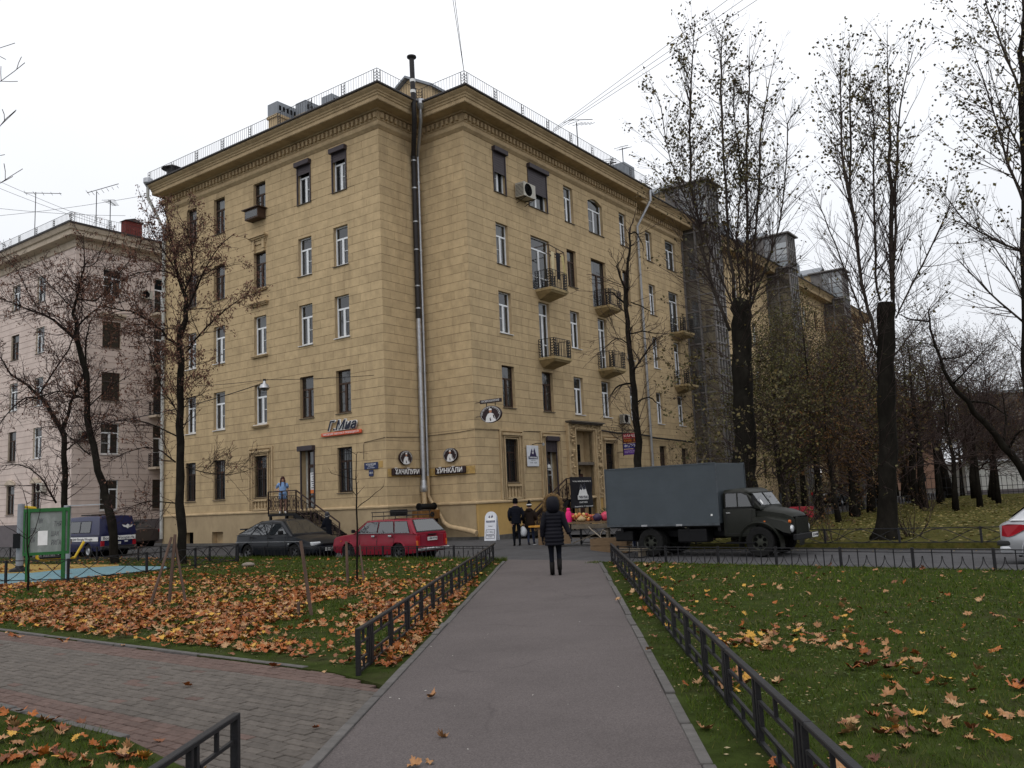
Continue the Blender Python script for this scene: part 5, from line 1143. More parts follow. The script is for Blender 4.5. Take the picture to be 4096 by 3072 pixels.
def bon(x, hw, zt, zb): return [(x, -hw, zb), (x, -hw, zt-.1), (x, -hw*.8, zt-.02), (x, -hw*.35, zt+.02), (x, 0, zt+.035), (x, hw*.35, zt+.02), (x, hw*.8, zt-.02), (x, hw, zt-.1), (x, hw, zb)]
MB().loft([bon(1.9, .82, 1.53, .8), bon(2.3, .72, 1.48, .8), bon(2.75, .64, 1.4, .8), bon(2.98, .6, 1.3, .8), bon(3.05, .56, 1.2, .8)]).build('bonnet', GRN, T, smooth=True, angle=45)
MB().box(3.0, 3.05, -.55, .55, .62, 1.2).build('grille_back', DARK, T)
for i in range(15): inst('grille_bar', bpy.data.meshes.get('grille_bar') or MB().box(0, .035, -.018, .018, .66, 1.16).mesh('grille_bar', GRN), T, (3.045, -.5+i*.0714, 0))
boxpart(T, 'front_bumper', 3.12, 3.22, -.98, .98, .5, .68, BLACK, .02); o = boxpart(T, 'number_plate', 3.225, 3.24, .35, .85, .52, .66, PLATE, .004); letter('В 214 КМ', .1, (3.245, .6, .59), (0, 1, 0), (0, 0, 1), o, LET_D, .002, .42)
MB().box(2.9, 3.15, -.45, -.35, .5, .7).box(2.9, 3.15, .35, .45, .5, .7).build('bumper_bracket', BLACK, T)
# ================================================================ FENCES
def perp_rot(a, b): return atan2(b[1]-a[1], b[0]-a[0])
FB_M = {k: bevel(MB().box(-.018, .018, -.018, .018, z0, z1).build('bar', IRON), .003, 1).data for k, (z0, z1) in dict(full=(.03, .455), up=(.32, .455), low=(.03, .17), side=(.155, .335)).items()}
for o in [o for o in COL.objects if o.name.startswith('bar') and o.parent is None]: bpy.data.objects.remove(o)
def lawn_fence(label, a, b, first, kind0=3, endpost=True, per=1.1):
    L = hypot(b[0]-a[0], b[1]-a[1]); t = thing('lawn_fence', label, 'fence', (a[0], a[1], .0), perp_rot(a, b), 'low black bar fences beside the path')
    n = max(1, round(L/2.2))
    for i in range(n):
        x0, x1 = L*i/n, L*(i+1)/n; dz = random.uniform(-.006, .006)
        bevel(MB().box(x0+.001, x1-.001, -.026, .026, .455+dz, .487+dz).build('top_rail', IRON, t), .005, 1); MB().box(x0+.001, x1-.001, -.015, .015, .035+dz, .06+dz).build('bottom_rail', IRON, t)
    cl = []; x = first; k = kind0
    while x < L-.05:
        cl.append((x, k)); x += per; k = 5-k
    if endpost:
        bevel(MB().box(-.025, .025, -.025, .025, -.1, .487).build('post', IRON, t), .004, 1)
    for x, k in cl:
        for j in range(k):
            o = inst('bar', FB_M['full'], t, (x+(j-(k-1)/2)*.072, 0, 0), (random.gauss(0, .006), random.gauss(0, .006), 0))
            if k == 3 and j == 1: o.scale = (1.2, 1.2, 1)
        mb = MB().box(x-.1, x+.1, -.008, .008, .235, .255).build('bar_clip', IRON, t)
    ends = ([(0, 1)] if endpost else [])+cl
    for (xa, ka), (xb, kb) in zip(ends[:-1], ends[1:]):
        p, q = xa+.036*ka+.02, xb-.036*kb-.02; m = (p+q)/2
        MB().box(p, q, -.012, .012, .315, .337).build('cross_rail', IRON, t); MB().box(p, q, -.012, .012, .15, .172).build('cross_rail', IRON, t)
        inst('bar', FB_M['up'], t, (m, 0, 0), scale=(.7, .7, 1)); inst('bar', FB_M['low'], t, (m, 0, 0), scale=(.7, .7, 1))
        if kb != 1: inst('bar', FB_M['side'], t, (q-.005, 0, 0), scale=(.8, .8, 1))
        if ka != 1: inst('bar', FB_M['side'], t, (p+.005, 0, 0), scale=(.8, .8, 1))
    return t
lawn_fence('long low black bar fence between the path and the grassy lawn on its lorry side', (2.40, 22.95), (1.40, 2.6), .35, 3)
lawn_fence('low black bar fence bordering the leaf covered lawn from brick paving to the road', (-1.72, 9.22), (-.72, 25.83), .55, 3)
lawn_fence('short end of black bar fence nearest the viewer, on the brick paving side', (-1.84, 5.66), (-2.1, 1.2), .62, 2)
ARC = {}
def arc_mesh(w, h):
    k = (round(w, 3), h)
    if k not in ARC:
        ARC[k] = MB().tube([(w/2-w/2*.97*cos(a), 0, h*.8-h*.76*sin(a)) for a in np.linspace(.0, pi, 12)], .008, 5).mesh('arch', IRON)
    return ARC[k]
def scallop_fence(label, a, b, rings=False, h=.41, per=.36, npp=4, fz=lambda x, y: 0.):
    L = hypot(b[0]-a[0], b[1]-a[1]); t = thing('scalloped_fence', label, 'fence', (a[0], a[1], 0), perp_rot(a, b)); n = int(L/per); per = L/n; hr = h-.075
    pm = MB().box(-.024, .024, -.024, .024, -.1, h+.02).mesh('post', IRON); pk = MB().box(-.009, .009, -.009, .009, 0, h).mesh('picket', IRON); am = arc_mesh(per, hr)
    rg = MB().tube([(.045*cos(q), 0, hr+.037+.036*sin(q)) for q in np.linspace(0, 2*pi, 13)], .006, 4).mesh('ring', IRON)
    for i in range(n):
        x = i*per; z = 0
        if i % npp == 0:
            inst('post', pm, t, (x, 0, z)); MB().box(x+.025, min(L, x+npp*per-.025), -.014, .014, h-.02, h).build('top_rail', IRON, t); MB().box(x+.025, min(L, x+npp*per-.025), -.009, .009, hr-.008, hr+.008).build('second_rail', IRON, t)
        else: inst('picket', pk, t, (x, 0, z))
        inst('arch', am, t, (x+per/2, 0, z))
        if rings: inst('ring', rg, t, (x+per/2, 0, z))
    return t
scallop_fence('scalloped black fence edging the grassy lawn in front of the lorry and silver car', (2.55, 22.75), (12.6, 12.9), per=.37)
scallop_fence('scalloped black fence with small rings edging the lawn behind the red estate and hatchback', (-.78, 25.75), (-9.6, 32.15), True, per=.37)
def lens_fence(label, a, b, pitch=2.1, h=.47, z=0., low=.08):
    L = hypot(b[0]-a[0], b[1]-a[1]); n = max(1, round(L/pitch)); p = L/n; t = thing('crossed_arc_fence', label, 'fence', (a[0], a[1], z), perp_rot(a, b))
    pm = MB().box(-.028, .028, -.028, .028, -.15, h+.02).mesh('post', IRON)
    k = lambda s: [(p*i/12, s*.012, low+(h-low-.02)*(.5+.5*s*cos(2*pi*i/12))) for i in range(13)]
    am = [MB().tube(k(s), .011, 5).mesh('crossed_arc', IRON) for s in (1, -1)]; rm = [MB().box(.03, p-.03, -.012, .012, zz-.012, zz+.012).mesh('rail', IRON) for zz in (low, h)]
    for i in range(n+1): inst('post', pm, t, (i*p, 0, 0))
    for i in range(n):
        for m in am+rm: inst(m.name.split('.')[0], m, t, (i*p, 0, 0))
    return t
lens_fence('crossed arc fence beyond the street, behind the lorry and thick poplar', st(-13.4, 1.72), st(-36, 1.72), z=-.03)
lens_fence('crossed arc fence along the front of blue playground surface', (-18.4, 25.5), (-12.44, 24.13), 2.2, .62, .03)
lens_fence('crossed arc fence at the corner of blue playground surface', (-12.44, 24.13), (-11.17, 26.23), 2.4, .62, .02)
lens_fence('crossed arc fence running from playground toward the thick maple trunk', (-11.17, 26.23), (-9.65, 30.0), 2.0, .6, .02)
lens_fence('crossed arc fence behind the maple trunks along the street', (-9.75, 30.15), (-26, 42.2), 1.6, .55, .01)
lens_fence('short crossed arc fence behind the street stall', st(-10.6, .9), st(-13.2, 1.6), 1.2, .6, 0)
def ring_fence(label, a, b):
    L = hypot(b[0]-a[0], b[1]-a[1]); n = round(L/1.0); p = L/n; t = thing('ring_fence', label, 'fence', (a[0], a[1], .02), perp_rot(a, b))
    pm = MB().box(-.03, .03, -.03, .03, 0, .62).mesh('post', IRON); cm_ = MB().tube([(p/2+.27*cos(q), 0, .33+.26*sin(q)) for q in np.linspace(0, 2*pi, 17)], .014, 4).mesh('ring', IRON); rm = [MB().box(0, p, -.014, .014, z-.014, z+.014).mesh('rail', IRON) for z in (.06, .6)]
    for i in range(n):
        inst('post', pm, t, (i*p, 0, 0)); inst('ring', cm_, t, (i*p, 0, 0))
        for m in rm: inst('rail', m, t, (i*p, 0, 0))
    return t
ring_fence('low fence of rings between posts along the side road under trees', uv(16, 9.3), uv(60, 9.3))
# ================================================================ SIGNS ON THE BUILDING
MSIGN = M0
def sign(name, label, o, ex, cat='sign'):
    t = thing(name, label, cat); t.matrix_world = M0 @ frame_m(o, ex, (0, 0, 1)); return t
EXL, EXR, EXN2, EXN1 = (0, -1, 0), (1, 0, 0), (0, -1, 0), (1, 0, 0)
NAVYP = mat('navy sign face', (.02, .03, .09), .4, var=.05); ORP = mat('orange sign face', (.62, .1, .04), .45, var=.05); DBR = mat('dark maroon sign face', (.03, .018, .02), .45, var=.1)
t = sign('shop_sign', 'orange strip sign with white rimmed navy script above ground floor window', FL.P(2.82, .04, 5.16), EXL)
bevel(MB().box(-1.36, 1.36, -.09, .09, 0, .09).build('strip', ORP, t), .04, 3); letter('ТАМБОВСКИЙ ТРИКОТАЖ ОТ ПРОИЗВОДИТЕЛЯ', .13, (0, 0, .094), (1, 0, 0), (0, 1, 0), t, LET_W, .003, 2.45)
letter('Г.Миа', .62, (.05, .36, .05), (1, 0, 0), (0, 1, 0), t, LET_W, .03, 2.0, shear=.35, bold=.035, name='script_rim'); letter('Г.Миа', .62, (.05, .36, .075), (1, 0, 0), (0, 1, 0), t, LET_D, .03, 1.96, shear=.35, bold=.008)
t = sign('street_plate', 'dark blue street name plate on the ochre wall', FL.P(.94, .03, 3.53), EXL)
MB().box(-.43, .43, -.15, .15, 0, .02).build('plate', NAVYP, t); letter('МОСКОВСКИЙ', .1, (0, .06, .021), (1, 0, 0), (0, 1, 0), t, LET_W, .001, .62); letter('ПРОСПЕКТ', .07, (0, -.02, .021), (1, 0, 0), (0, 1, 0), t, LET_W, .001, .36); letter('MOSKOVSKY PROSPEKT', .05, (0, -.1, .021), (1, 0, 0), (0, 1, 0), t, LET_W, .001, .5)
t = sign('house_number_plate', 'small dark blue house number plate under the street name plate', FL.P(.945, .03, 3.2), EXL)
MB().box(-.14, .14, -.14, .14, 0, .02).build('plate', NAVYP, t); letter('143 А', .13, (0, .0, .021), (1, 0, 0), (0, 1, 0), t, LET_W, .001, .23)
MB().box(.18, .42, 3.4, 3.75, 0, 0)  # worn patch beside the plate
MB().box(.22, .46, .002, .012, 3.42, 3.72, 0, FL.P).build('worn_patch', PLP, BLD)
ROBE = mat('white robe print', (.7, .7, .7), .6, var=.06); SKINP = mat('face print', (.42, .2, .12), .6, var=.1)
def round_face(t, rx, ry, dz):
    # dark disc with pale rim text and a man in a white robe and cap: flat print
    E = lambda a, b, c: (a*rx, b*ry, c+dz)
    c32 = [(cos(2*pi*i/32), sin(2*pi*i/32)) for i in range(32)]
    MB().prism(c32, E, -.1, 0).build('disc', DBR, t)
    r = MB(); r.loft([[E(.93*a, .93*b, .003) for a, b in c32], [E(.9*a, .9*b, .004) for a, b in c32]], cap=False); r.build('rim_line', LET_W, t)
    MB().prism([(-.5, -.85), (-.42, -.3), (-.25, .08), (-.08, .16), (.12, .14), (.3, .0), (.42, -.4), (.5, -.8), (.2, -.92), (-.2, -.92)], E, 0, .004).build('robe', ROBE, t)
    MB().prism([(.22, -.05), (.34, -.12), (.4, -.6), (.26, -.4)], E, .004, .006).build('robe_fold', DBR, t); MB().prism([(-.1, -.5), (-.02, -.35), (.06, -.75), (-.05, -.8)], E, .004, .006).build('belt', DBR, t)
    MB().prism([(.13*cos(2*pi*i/12)+.0, .34+.2*sin(2*pi*i/12)) for i in range(12)], E, .0, .005).build('face', SKINP, t); MB().prism([(-.15, .48), (-.1, .68), (.1, .68), (.15, .48)], E, .004, .007).build('cap', LET_W, t)
def rim_text(t, s, r, rx, ry, a0, a1, size, dz):
    n = len(s)
    for i, chh in enumerate(s):
        if chh == ' ': continue
        a = a0+(a1-a0)*i/(n-1); letter(chh, size, (r*rx*cos(a), r*ry*sin(a), dz), (sin(a), -cos(a), 0), (cos(a), sin(a), 0), t, LET_W, .001, name='rim_letter')
for lb, o, ex, rx in (('round dark sign with white robed man above the khachapuri board', FN1.P(ND-1.7, .14, 3.84), EXN1, .42), ('round dark sign with white robed man above the khinkali board', FN2.P(ND-1.41, .14, 3.9), EXN2, .42)):
    t = sign('round_sign', lb, o, ex); round_face(t, rx, rx*.78, 0); rim_text(t, 'ГРУЗИНСКАЯ КУХНЯ', .8, rx, rx*.78, 2.9, .2, .07, .004)
PLYW = mat('peeling plywood', (.4, .26, .09), .9, var=.35, scale=5, dirt=((.5, .42, .25), 4, .8))
for lb, fac, c, w, pl, txt, ex in (('dark board lettered in white beside the ducts, on the street plate side', FN1, ND-1.7, 1.86, (-1.12, 1.1), 'ХАЧАПУРИ', EXN1), ('dark board lettered in white on peeling plywood, nearer the building corner', FN2, ND-1.44, 1.82, (-1.38, 1.4), 'ХИНКАЛИ', EXN2)):
    t = sign('restaurant_board', lb, fac.P(c, .03, 3.18), ex)
    MB().box(pl[0], pl[1], -.2, .16, 0, .03).build('backing_board', PLYW, t); bevel(MB().box(-w/2, w/2, -.15, .17, .03, .16).build('board', DBR, t), .04, 3)
    letter(txt, .3, (0, 0, .165), (1, 0, 0), (0, 1, 0), t, LET_W, .004, w*.86, bold=.006)
    for i in range(4): MB().box(-w/2+.2+i*.4, -w/2+.34+i*.4, .17, .2, .05, .1).build('paint_flake', PLYW if i % 2 else LET_W, t)
t = sign('hanging_sign', 'double hanging sign with oval robed man panel projecting near building corner', (.15, -.88, 5.6), (0, -1, 0))
bevel(MB().box(-.6, .6, .52, .69, -.05, .05).build('top_board', DBR, t), .01); letter('ГРУЗИНСКАЯ КУХНЯ', .13, (0, .605, .055), (1, 0, 0), (0, 1, 0), t, LET_W, .003, 1.02)
round_face(t, .6, .39, .06); rim_text(t, 'ХАЧАПУРИ ХИНКАЛИ', .8, .6, .39, 3.1, .05, .1, .064)
b = MB().bar((-.25, .38, 0), (-.25, .52, 0), .03).bar((.25, .38, 0), (.25, .52, 0), .03).bar((-.88, .6, 0), (-.6, .6, 0), .03).bar((-.88, -.05, 0), (-.58, -.05, 0), .03); b.build('bracket', IRON, t)
WSG = mat('white sign panel', (.62, .64, .68), .4, var=.05)
t = sign('bar_sign', 'white upright sign with two peaks logo between window and shop door', FR.P(4.45, .05, 3.82), EXR)
bevel(MB().box(-.5, .5, -.52, .52, 0, .04).build('panel', WSG, t), .03, 2)
PK = lambda a, b, c: (a, -.03+b, .041+c)
PURP = mat('dark violet print', (.035, .025, .07), .5, var=0)
peaks(PK, .62, LET_W, PURP, t)
q = MB(); q.prism([(-.31, 0), (-.11, .4), (-.13, .2), (0, .1), (.1, .25), (.12, .44), (.31, 0)], PK, .004, .007); q.build('mountain_slope', PURP, t)
MB().box(-.4, .4, -.16, -.02, .041, .048).build('name_strip', NAVYP, t); letter('TWIN PEAKS', .12, (0, -.09, .05), (1, 0, 0), (0, 1, 0), t, LET_W, .002, .72, bold=.002)
letter('craft beer', .06, (0, -.22, .042), (1, 0, 0), (0, 1, 0), t, LET_D, .001, .4); letter('12:00 - 22:00', .08, (0, -.34, .042), (1, 0, 0), (0, 1, 0), t, LET_D, .001, .55)
l_ = sign('sign_lamp', 'small swan neck lamp over the white two peaks sign', FR.P(4.45, .05, 4.38), EXR, 'lamp')
MB().tube([(0, 0, 0), (0, .05, .3), (.35, .05, .4)], .02, 5).build('arm', BLACK, l_); MB().lathe([(0, .0), (.06, .02), (.08, .1), (0, .1)], 10, (.38, 0, .36)).build('head', STEEL, l_)
# banner on the right hand stair platform
t = sign('bar_banner', 'black cloth banner with white two peaks logo tied to stair platform', FR.P(6.75, 1.36, 1.92), EXR)
bn = MB(); rows = []
for j in range(9):
    b_ = .78-1.56*j/8; rows.append([(-1.05+2.1*i/14, b_+.02*sin(i*1.3)*(j == 8), .02*sin(i*.9+j*.4)+.03*sin(j*1.1)*(i/14)) for i in range(15)])
bn.loft(rows, close=False, cap=False); bn.build('cloth', mat('black banner cloth', (.012, .012, .016), .55, var=.2, scale=3), t, smooth=True)
BK = lambda a, b, c: (.05+a, -.16+b, .06+c); peaks(BK, .9, LET_W, LET_D, t)
MB().box(-.45, .55, -.36, -.14, .055, .065).build('name_strip', LET_W, t); letter('TWIN PEAKS', .2, (.05, -.25, .07), (1, 0, 0), (0, 1, 0), t, LET_D, .002, .9, bold=.003); letter('CRAFT BEER', .12, (.05, -.5, .062), (1, 0, 0), (0, 1, 0), t, LET_W, .002, .8)
letter('Twin Peaks, Craft Beer, Московский пр., 143', .1, (0, .56, .062), (1, 0, 0), (0, 1, 0), t, LET_W, .002, 1.75); letter('Московский пр., 143  вход со двора', .09, (.1, -.7, .062), (1, 0, 0), (0, 1, 0), t, LET_W, .002, 1.75)
# hanging shop signs behind the slim trunk
t = sign('projecting_signs', 'red, blue and purple projecting shop signs half hidden by slim dark trunk', (12.9, -.95, 4.5), (0, -1, 0))
for nm, z0, z1, cm_, tx, tc_ in (('red_panel', .38, .66, (.3, .02, .03), 'КАНЦ', LET_W), ('dark_panel', .12, .36, (.12, .01, .015), 'КНИГИ', mat('orange lettering', (.6, .25, .03), .5, var=0)), ('blue_panel', -.2, .08, (.03, .03, .2), 'ФОТО', LET_W), ('purple_panel', -.55, -.25, (.09, .03, .22), 'КАРУСЕЛЬ', mat('lilac lettering', (.5, .4, .6), .5, var=0))):
    q = MB().box(-.38, .42, z0, z1, -.03, .03).build(nm, mat(nm, cm_, .45, var=.08), t); letter(tx, .2, (.02, (z0+z1)/2, .035), (1, 0, 0), (0, 1, 0), q, tc_, .002, .68)
MB().bar((-.42, -.6, 0), (-.42, .95, 0), .04).bar((-.95, .9, 0), (-.42, .9, 0), .03).bar((-.95, -.4, 0), (-.42, -.4, 0), .03).tube([(-.4, .9, 0), (-.2, .75, 0), (.1, .9, 0), (.35, .72, 0)], .012, 4).tube([(-.3+.1*cos(a)*(1-a/9), .82+.1*sin(a)*(1-a/9), 0) for a in np.linspace(0, 8, 16)], .012, 4).build('scroll_bracket', IRON, t)
# wall lamp over the portal door
t = sign('wall_lantern', 'small dark lantern over the dark red entrance door', FR.P(9.4, -.5, 3.1), EXR, 'lamp')
MB().lathe([(.02, -.22), (.07, -.15), (.11, .02), (.13, .05), (.04, .12), (0, .16)], 8, (0, 0, .14), M=lambda a, b, c: (a, c-.14+.0, b+.14)).build('lantern_body', BLACK, t); MB().tube([(0, .05, 0), (0, .15, .06), (0, .12, .14)], .015, 5).build('arm', BLACK, t)
# cafe porch far along the wing
t = thing('cafe_porch', 'wooden cafe porch with white lit lettering far along the ochre wing', 'porch'); t.matrix_world = M0 @ frame_m((44.9, .5, 0), (1, 0, 0), (0, 0, 1))
PWD = mat('weathered porch wood', (.1, .075, .05), .85, var=.3, scale=5)
for x in (-1.3, 1.3): MB().box(x-.1, x+.1, 0, 2.3, 1.9, 2.1).build('post', PWD, t)
MB().box(-1.5, 1.5, 2.25, 3.25, 1.95, 2.1).build('fascia', mat('dark fascia', (.03, .026, .024), .7, var=.15), t); MB().box(-1.5, 1.5, 3.2, 3.3, 0, 2.15).build('porch_roof', ROOFD, t); MB().box(-1.2, -.1, 0, 2.1, .02, .06).build('door', PWD, t)
LITL = mat('lit white lettering', (1, .98, .95), .5, var=0, emit=1.1)
letter('СОЧНАЯ УТКА', .42, (0, 2.95, 2.12), (1, 0, 0), (0, 1, 0), t, LITL, .01, 2.7); letter('КАФЕ', .3, (-.9, 2.52, 2.12), (1, 0, 0), (0, 1, 0), t, LITL, .01, .9)
MB().prism([(0, 0), (.25, .1), (.5, .02), (.75, .2), (.7, -.02), (.5, -.16), (.2, -.14)], lambda a, b, c: (.3+a, 2.52+b, 2.11+c), 0, .02).build('duck_emblem', LITL, t)
t = thing('banner_stand', 'faded yellow cloth banner with green top standing before the cafe porch', 'banner', (23.9, 74.0, 0), radians(8))
MB().box(-.42, .42, -.03, .03, .1, 1.15).build('panel', mat('faded yellow print', (.33, .27, .12), .8, var=.2, scale=4), t); MB().box(-.45, .45, -.04, .04, 1.15, 1.4).build('top_panel', mat('green print', (.06, .2, .15), .8), t); MB().box(-.46, -.42, -.2, .2, 0, 1.42).box(.42, .46, -.2, .2, 0, 1.42).build('frame', PWD, t); letter('ЧЕБУРЕКИ', .14, (0, -.04, .5), (1, 0, 0), (0, 0, 1), t, LET_D, .002, .6)
MB().lathe([(.02, .6), (.13, .75), (.13, .95), (.02, 1.02)], 10, M=lambda a, b, c: (a, -.045+b*.05, c)).build('figure_print', PWD, t)
t = thing('flag_board', 'narrow dark red board leaning beside the yellow banner stand', 'board', (24.9, 74.3, 0), .1); MB().prism([(-.12, 0), (.16, 0), (.05, 1.7), (-.05, 1.7)], lambda a, b, c: (a, c, b), -.02, .02).build('panel', mat('dark red cloth', (.22, .02, .03), .7), t); MB().bar((0, .06, 0), (0, .02, 1.6), .03).build('stay', BLACK, t)
t = thing('road_barrier', 'bright red plastic road barrier lying behind the lorry bonnet', 'barrier', (15.1, 47.3, .02), radians(-32))
RPL = mat('red barrier plastic', (.45, .02, .04), .45, var=.1, scale=3); bevel(MB().prism([(-.22, 0), (.22, 0), (.2, .18), (.1, .62), (-.1, .62), (-.2, .18)], lambda a, b, c: (c, a, b), -.95, .9).build('block', RPL, t), .03, 2); MB().box(-.6, -.4, -.24, .24, .2, .3).build('slot', DARK, t)
MB().box(.3, .5, -.24, .24, .2, .3).build('slot', DARK, t)
# pavement sign at the corner
t = thing('pavement_sign', 'white arched pavement sign with two peaks logo at the building corner', 'sign', (-1.17, 38.05, 0), radians(-20))
def aframe(s, tilt):
    P = lambda a, b, c: (a, s*(-.22+b*.17)+c*-s, b)
    pts = [(-.27, .0), (.27, .0), (.27, .98)]+[(.27*cos(q), .98+.27*sin(q)) for q in np.linspace(.2, pi-.2, 9)]+[(-.27, .98)]
    return P, pts
for s in (1, -1):
    P, pts = aframe(s, .17); MB().prism(pts, P, -.012, .012).build('panel', WSG, t)
P, pts = aframe(1, 0)
peaks(lambda a, b, c: P(a, .86+b, .013+c), .36, LET_W, PURP, t); MB().prism([(-.2, .78), (.2, .78), (.2, .86), (-.2, .86)], P, .012, .016).build('name_strip', NAVYP, t)
for s_, z, w, sz in (('TWIN PEAKS', .82, .34, .06), ('бар', .62, .2, .06), ('от 100 р.', .37, .32, .08), ('пиво', .17, .2, .06)): letter(s_, sz, P(0, z, .018), (1, 0, 0), (0, .17, 1), t, LET_W if s_[0] == 'T' else LET_D, .001, w)
fr = MB()
for z0, z1 in ((.27, .47), (.1, .23)):
    for a, b in (((-.2, z0), (.2, z0)), ((.2, z0), (.2, z1)), ((.2, z1), (-.2, z1)), ((-.2, z1), (-.2, z0))): fr.bar(P(*a, .014), P(*b, .014), .014)
fr.build('print_frame', PURP, t)
# ================================================================ STAIRS
def stairs(label, fac, ua, ub, z, ufoot, nst, w0=.15, w1=1.3, sgn=-1, legs=()):
    t = thing('metal_staircase', label, 'staircase', (B0[0], B0[1], 0), BRZ)
    MB().box(ua, ub, w0, w1, z-.12, z, 0, fac.P).build('platform', BLACK, t)
    for u in legs:
        for w in (w0+.1, w1-.06): inst('leg', MB().box(u-.05, u+.05, w-.05, w+.05, 0, z-.12, 0, fac.P).mesh('leg', BLACK), t)
    for i in range(nst):
        u = ua+(ufoot-ua)*(i+.5)/nst; zz = z*(1-(i+1)/(nst+1)); MB().box(u-.16, u+.16, w0, w1, zz-.03, zz, 0, fac.P).build('step', BLACK, t)
    for w in (w0, w1): MB().bar(fac.P(ua, w, z-.1), fac.P(ufoot, w, -.02), .05, .2).build('stringer', BLACK, t)
    RB = mat('dark brown railing', (.035, .02, .018), .5, var=.3, scale=8)
    H = 1.05
    def rail_panel(P0, P1, full=True):
        P0 = Vector(P0); P1 = Vector(P1); up = Vector((0, 0, 1)); L = (P1-P0).length
        MB().bar(P0+up*H, P1+up*H, .05).build('handrail', RB, t); MB().bar(P0+up*.12, P1+up*.12, .03).build('bottom_rail', RB, t); MB().bar(P0+up*.82, P1+up*.82, .025).build('middle_rail', RB, t)
        for q in (P0, P1): MB().bar(q, q+up*H, .05).build('post', RB, t)
        n = max(1, round(L/.32)); X = MB()
        for i in range(n):
            a = P0.lerp(P1, i/n); b = P0.lerp(P1, (i+1)/n); c = (a+b)/2
            X.bar(a+up*.12, b+up*.82, .016).bar(b+up*.12, a+up*.82, .016).bar(c+up*.12, c+up*.82, .016)
            d = (P1-P0).normalized(); X.tube([c+d*.09*cos(k)+up*(.47+.14*sin(k)) for k in np.linspace(0, 2*pi, 11)], .01, 4)
        X.build('ornament', RB, t)
    um = ua+(ub-ua)*.5
    rail_panel(fac.P(ua, w1-.03, z), fac.P(um, w1-.03, z)); rail_panel(fac.P(um, w1-.03, z), fac.P(ub, w1-.03, z)); rail_panel(fac.P(ub, w1-.03, z), fac.P(ub, w0, z)); rail_panel(fac.P(ua, w1-.03, z), fac.P(ufoot, w1-.03, .0))
    return t
stairs('dark metal entrance stairs with ornamental railing under the shop door, behind the hatchback', FL, 4.66, 6.68, 1.55, 1.75, 8, legs=(4.8, 5.4, 6.55))
stairs('dark metal entrance stairs carrying the black two peaks banner', FR, 5.55, 7.8, 1.58, 2.4, 8, legs=(5.7, 7.7))
# ================================================================ STREET STALL AND SMALL THINGS
WD = mat('raw timber', (.16, .105, .06), .85, var=.25, scale=6, stretch=(1, 1, 8)); WDG = mat('grey weathered timber', (.12, .1, .075), .9, var=.3, scale=6)
OBL = Matrix.Translation((2.25, 31.0, 0)) @ Matrix.Rotation(radians(-10), 4, 'Z')
t = thing('market_stall', 'timber stall table loaded with fruit and bags behind the walking woman', 'stall', (2.15, 31.2, 0), radians(-12))
tp = MB().box(-1.15, 1.15, -.4, .4, .78, .84); tp.build('table_top', WD, t)
for x in (-1.1, 1.0):
    for y in (-.35, .3): MB().box(x, x+.08, y, y+.08, 0, .78).build('leg', WDG, t)
MB().box(-1.15, -.25, -.44, -.4, .1, .76).build('front_panel', WD, t); MB().box(-.2, 1.15, -.43, -.39, .6, .76).build('apron', WDG, t); MB().bar((-.2, -.3, .1), (1.0, -.3, .55), .03).build('brace', WDG, t)
M_ = t.matrix_basis.copy() if False else Matrix.Translation((2.15, 31.2, 0)) @ Matrix.Rotation(radians(-12), 4, 'Z')
def wpos(x, y, z): return M_ @ Vector((x, y, z))
FRU = [mat('orange fruit skin', (.55, .2, .06), .5, var=.25, scale=14), mat('red apple skin', (.4, .06, .05), .4, var=.3, scale=12), mat('yellow fruit skin', (.55, .4, .14), .5, var=.2, scale=10)]
sph = [(0, -.05), (.025, -.045), (.046, -.022), (.05, 0), (.045, .024), (.026, .044), (.006, .046), (0, .042)]
FM = [MB().lathe(sph, 9).mesh('fruit', m) for m in FRU]
for m in FM: m.polygons.foreach_set('use_smooth', [True]*len(m.polygons))
rnd = random.Random(3); nm = ('orange fruit piled on the stall table', 'red fruit piled on the stall table', 'yellow fruit piled on the stall table')
for i in range(110):
    x = rnd.uniform(-.55, .75); h = .28*max(0, 1-abs((x-.1)/.75)**2); y = rnd.uniform(-.3, .35); z = .89+rnd.random()*h*.8
    k = rnd.choice((0, 0, 0, 1, 1, 2)); o = inst('fruit', FM[k], None, wpos(x, y, z), (rnd.random()*3, rnd.random()*3, 0), (1.15,)*3); tag(o, nm[k], 'fruit', 'fruit heaped on the stall')
t2 = thing('fruit_tray', 'shallow cardboard tray holding orange fruit at the near end of stall table', 'tray', wpos(-.85, -.1, .845), radians(-12)); MB().box(-.28, .28, -.22, .22, 0, .02).box(-.28, .28, -.22, -.2, .02, .12).box(-.28, .28, .2, .22, .02, .12).box(-.28, -.26, -.2, .2, .02, .12).box(.26, .28, -.2, .2, .02, .12).build('tray_sides', WD, t2)
MB().box(-.05, .12, -.21, -.2, .1, .2).build('price_card', LET_W, t2)
for i in range(14): tag(inst('fruit', FM[0], None, wpos(-.85+rnd.uniform(-.2, .2), -.1+rnd.uniform(-.15, .15), .92+rnd.random()*.04), scale=(1.1,)*3), 'orange fruit lying in the cardboard tray', 'fruit', 'fruit in the cardboard tray')
t2 = thing('thermos_flask', 'bright pink thermos flask standing on the stall table', 'flask', wpos(-.3, -.28, .84), 0)
PNK = mat('bright pink plastic', (.75, .02, .18), .35, var=.05); MB().lathe([(0, 0), (.1, 0), (.105, .02), (.105, .3), (.09, .36), (.06, .38), (.065, .4), (.065, .48), (.05, .5), (0, .5)], 16).build('bottle', PNK, t2, smooth=True, angle=40); MB().tube([(.1, 0, .3), (.17, 0, .28), (.17, 0, .12), (.1, 0, .1)], .014, 5).build('handle', PNK, t2)
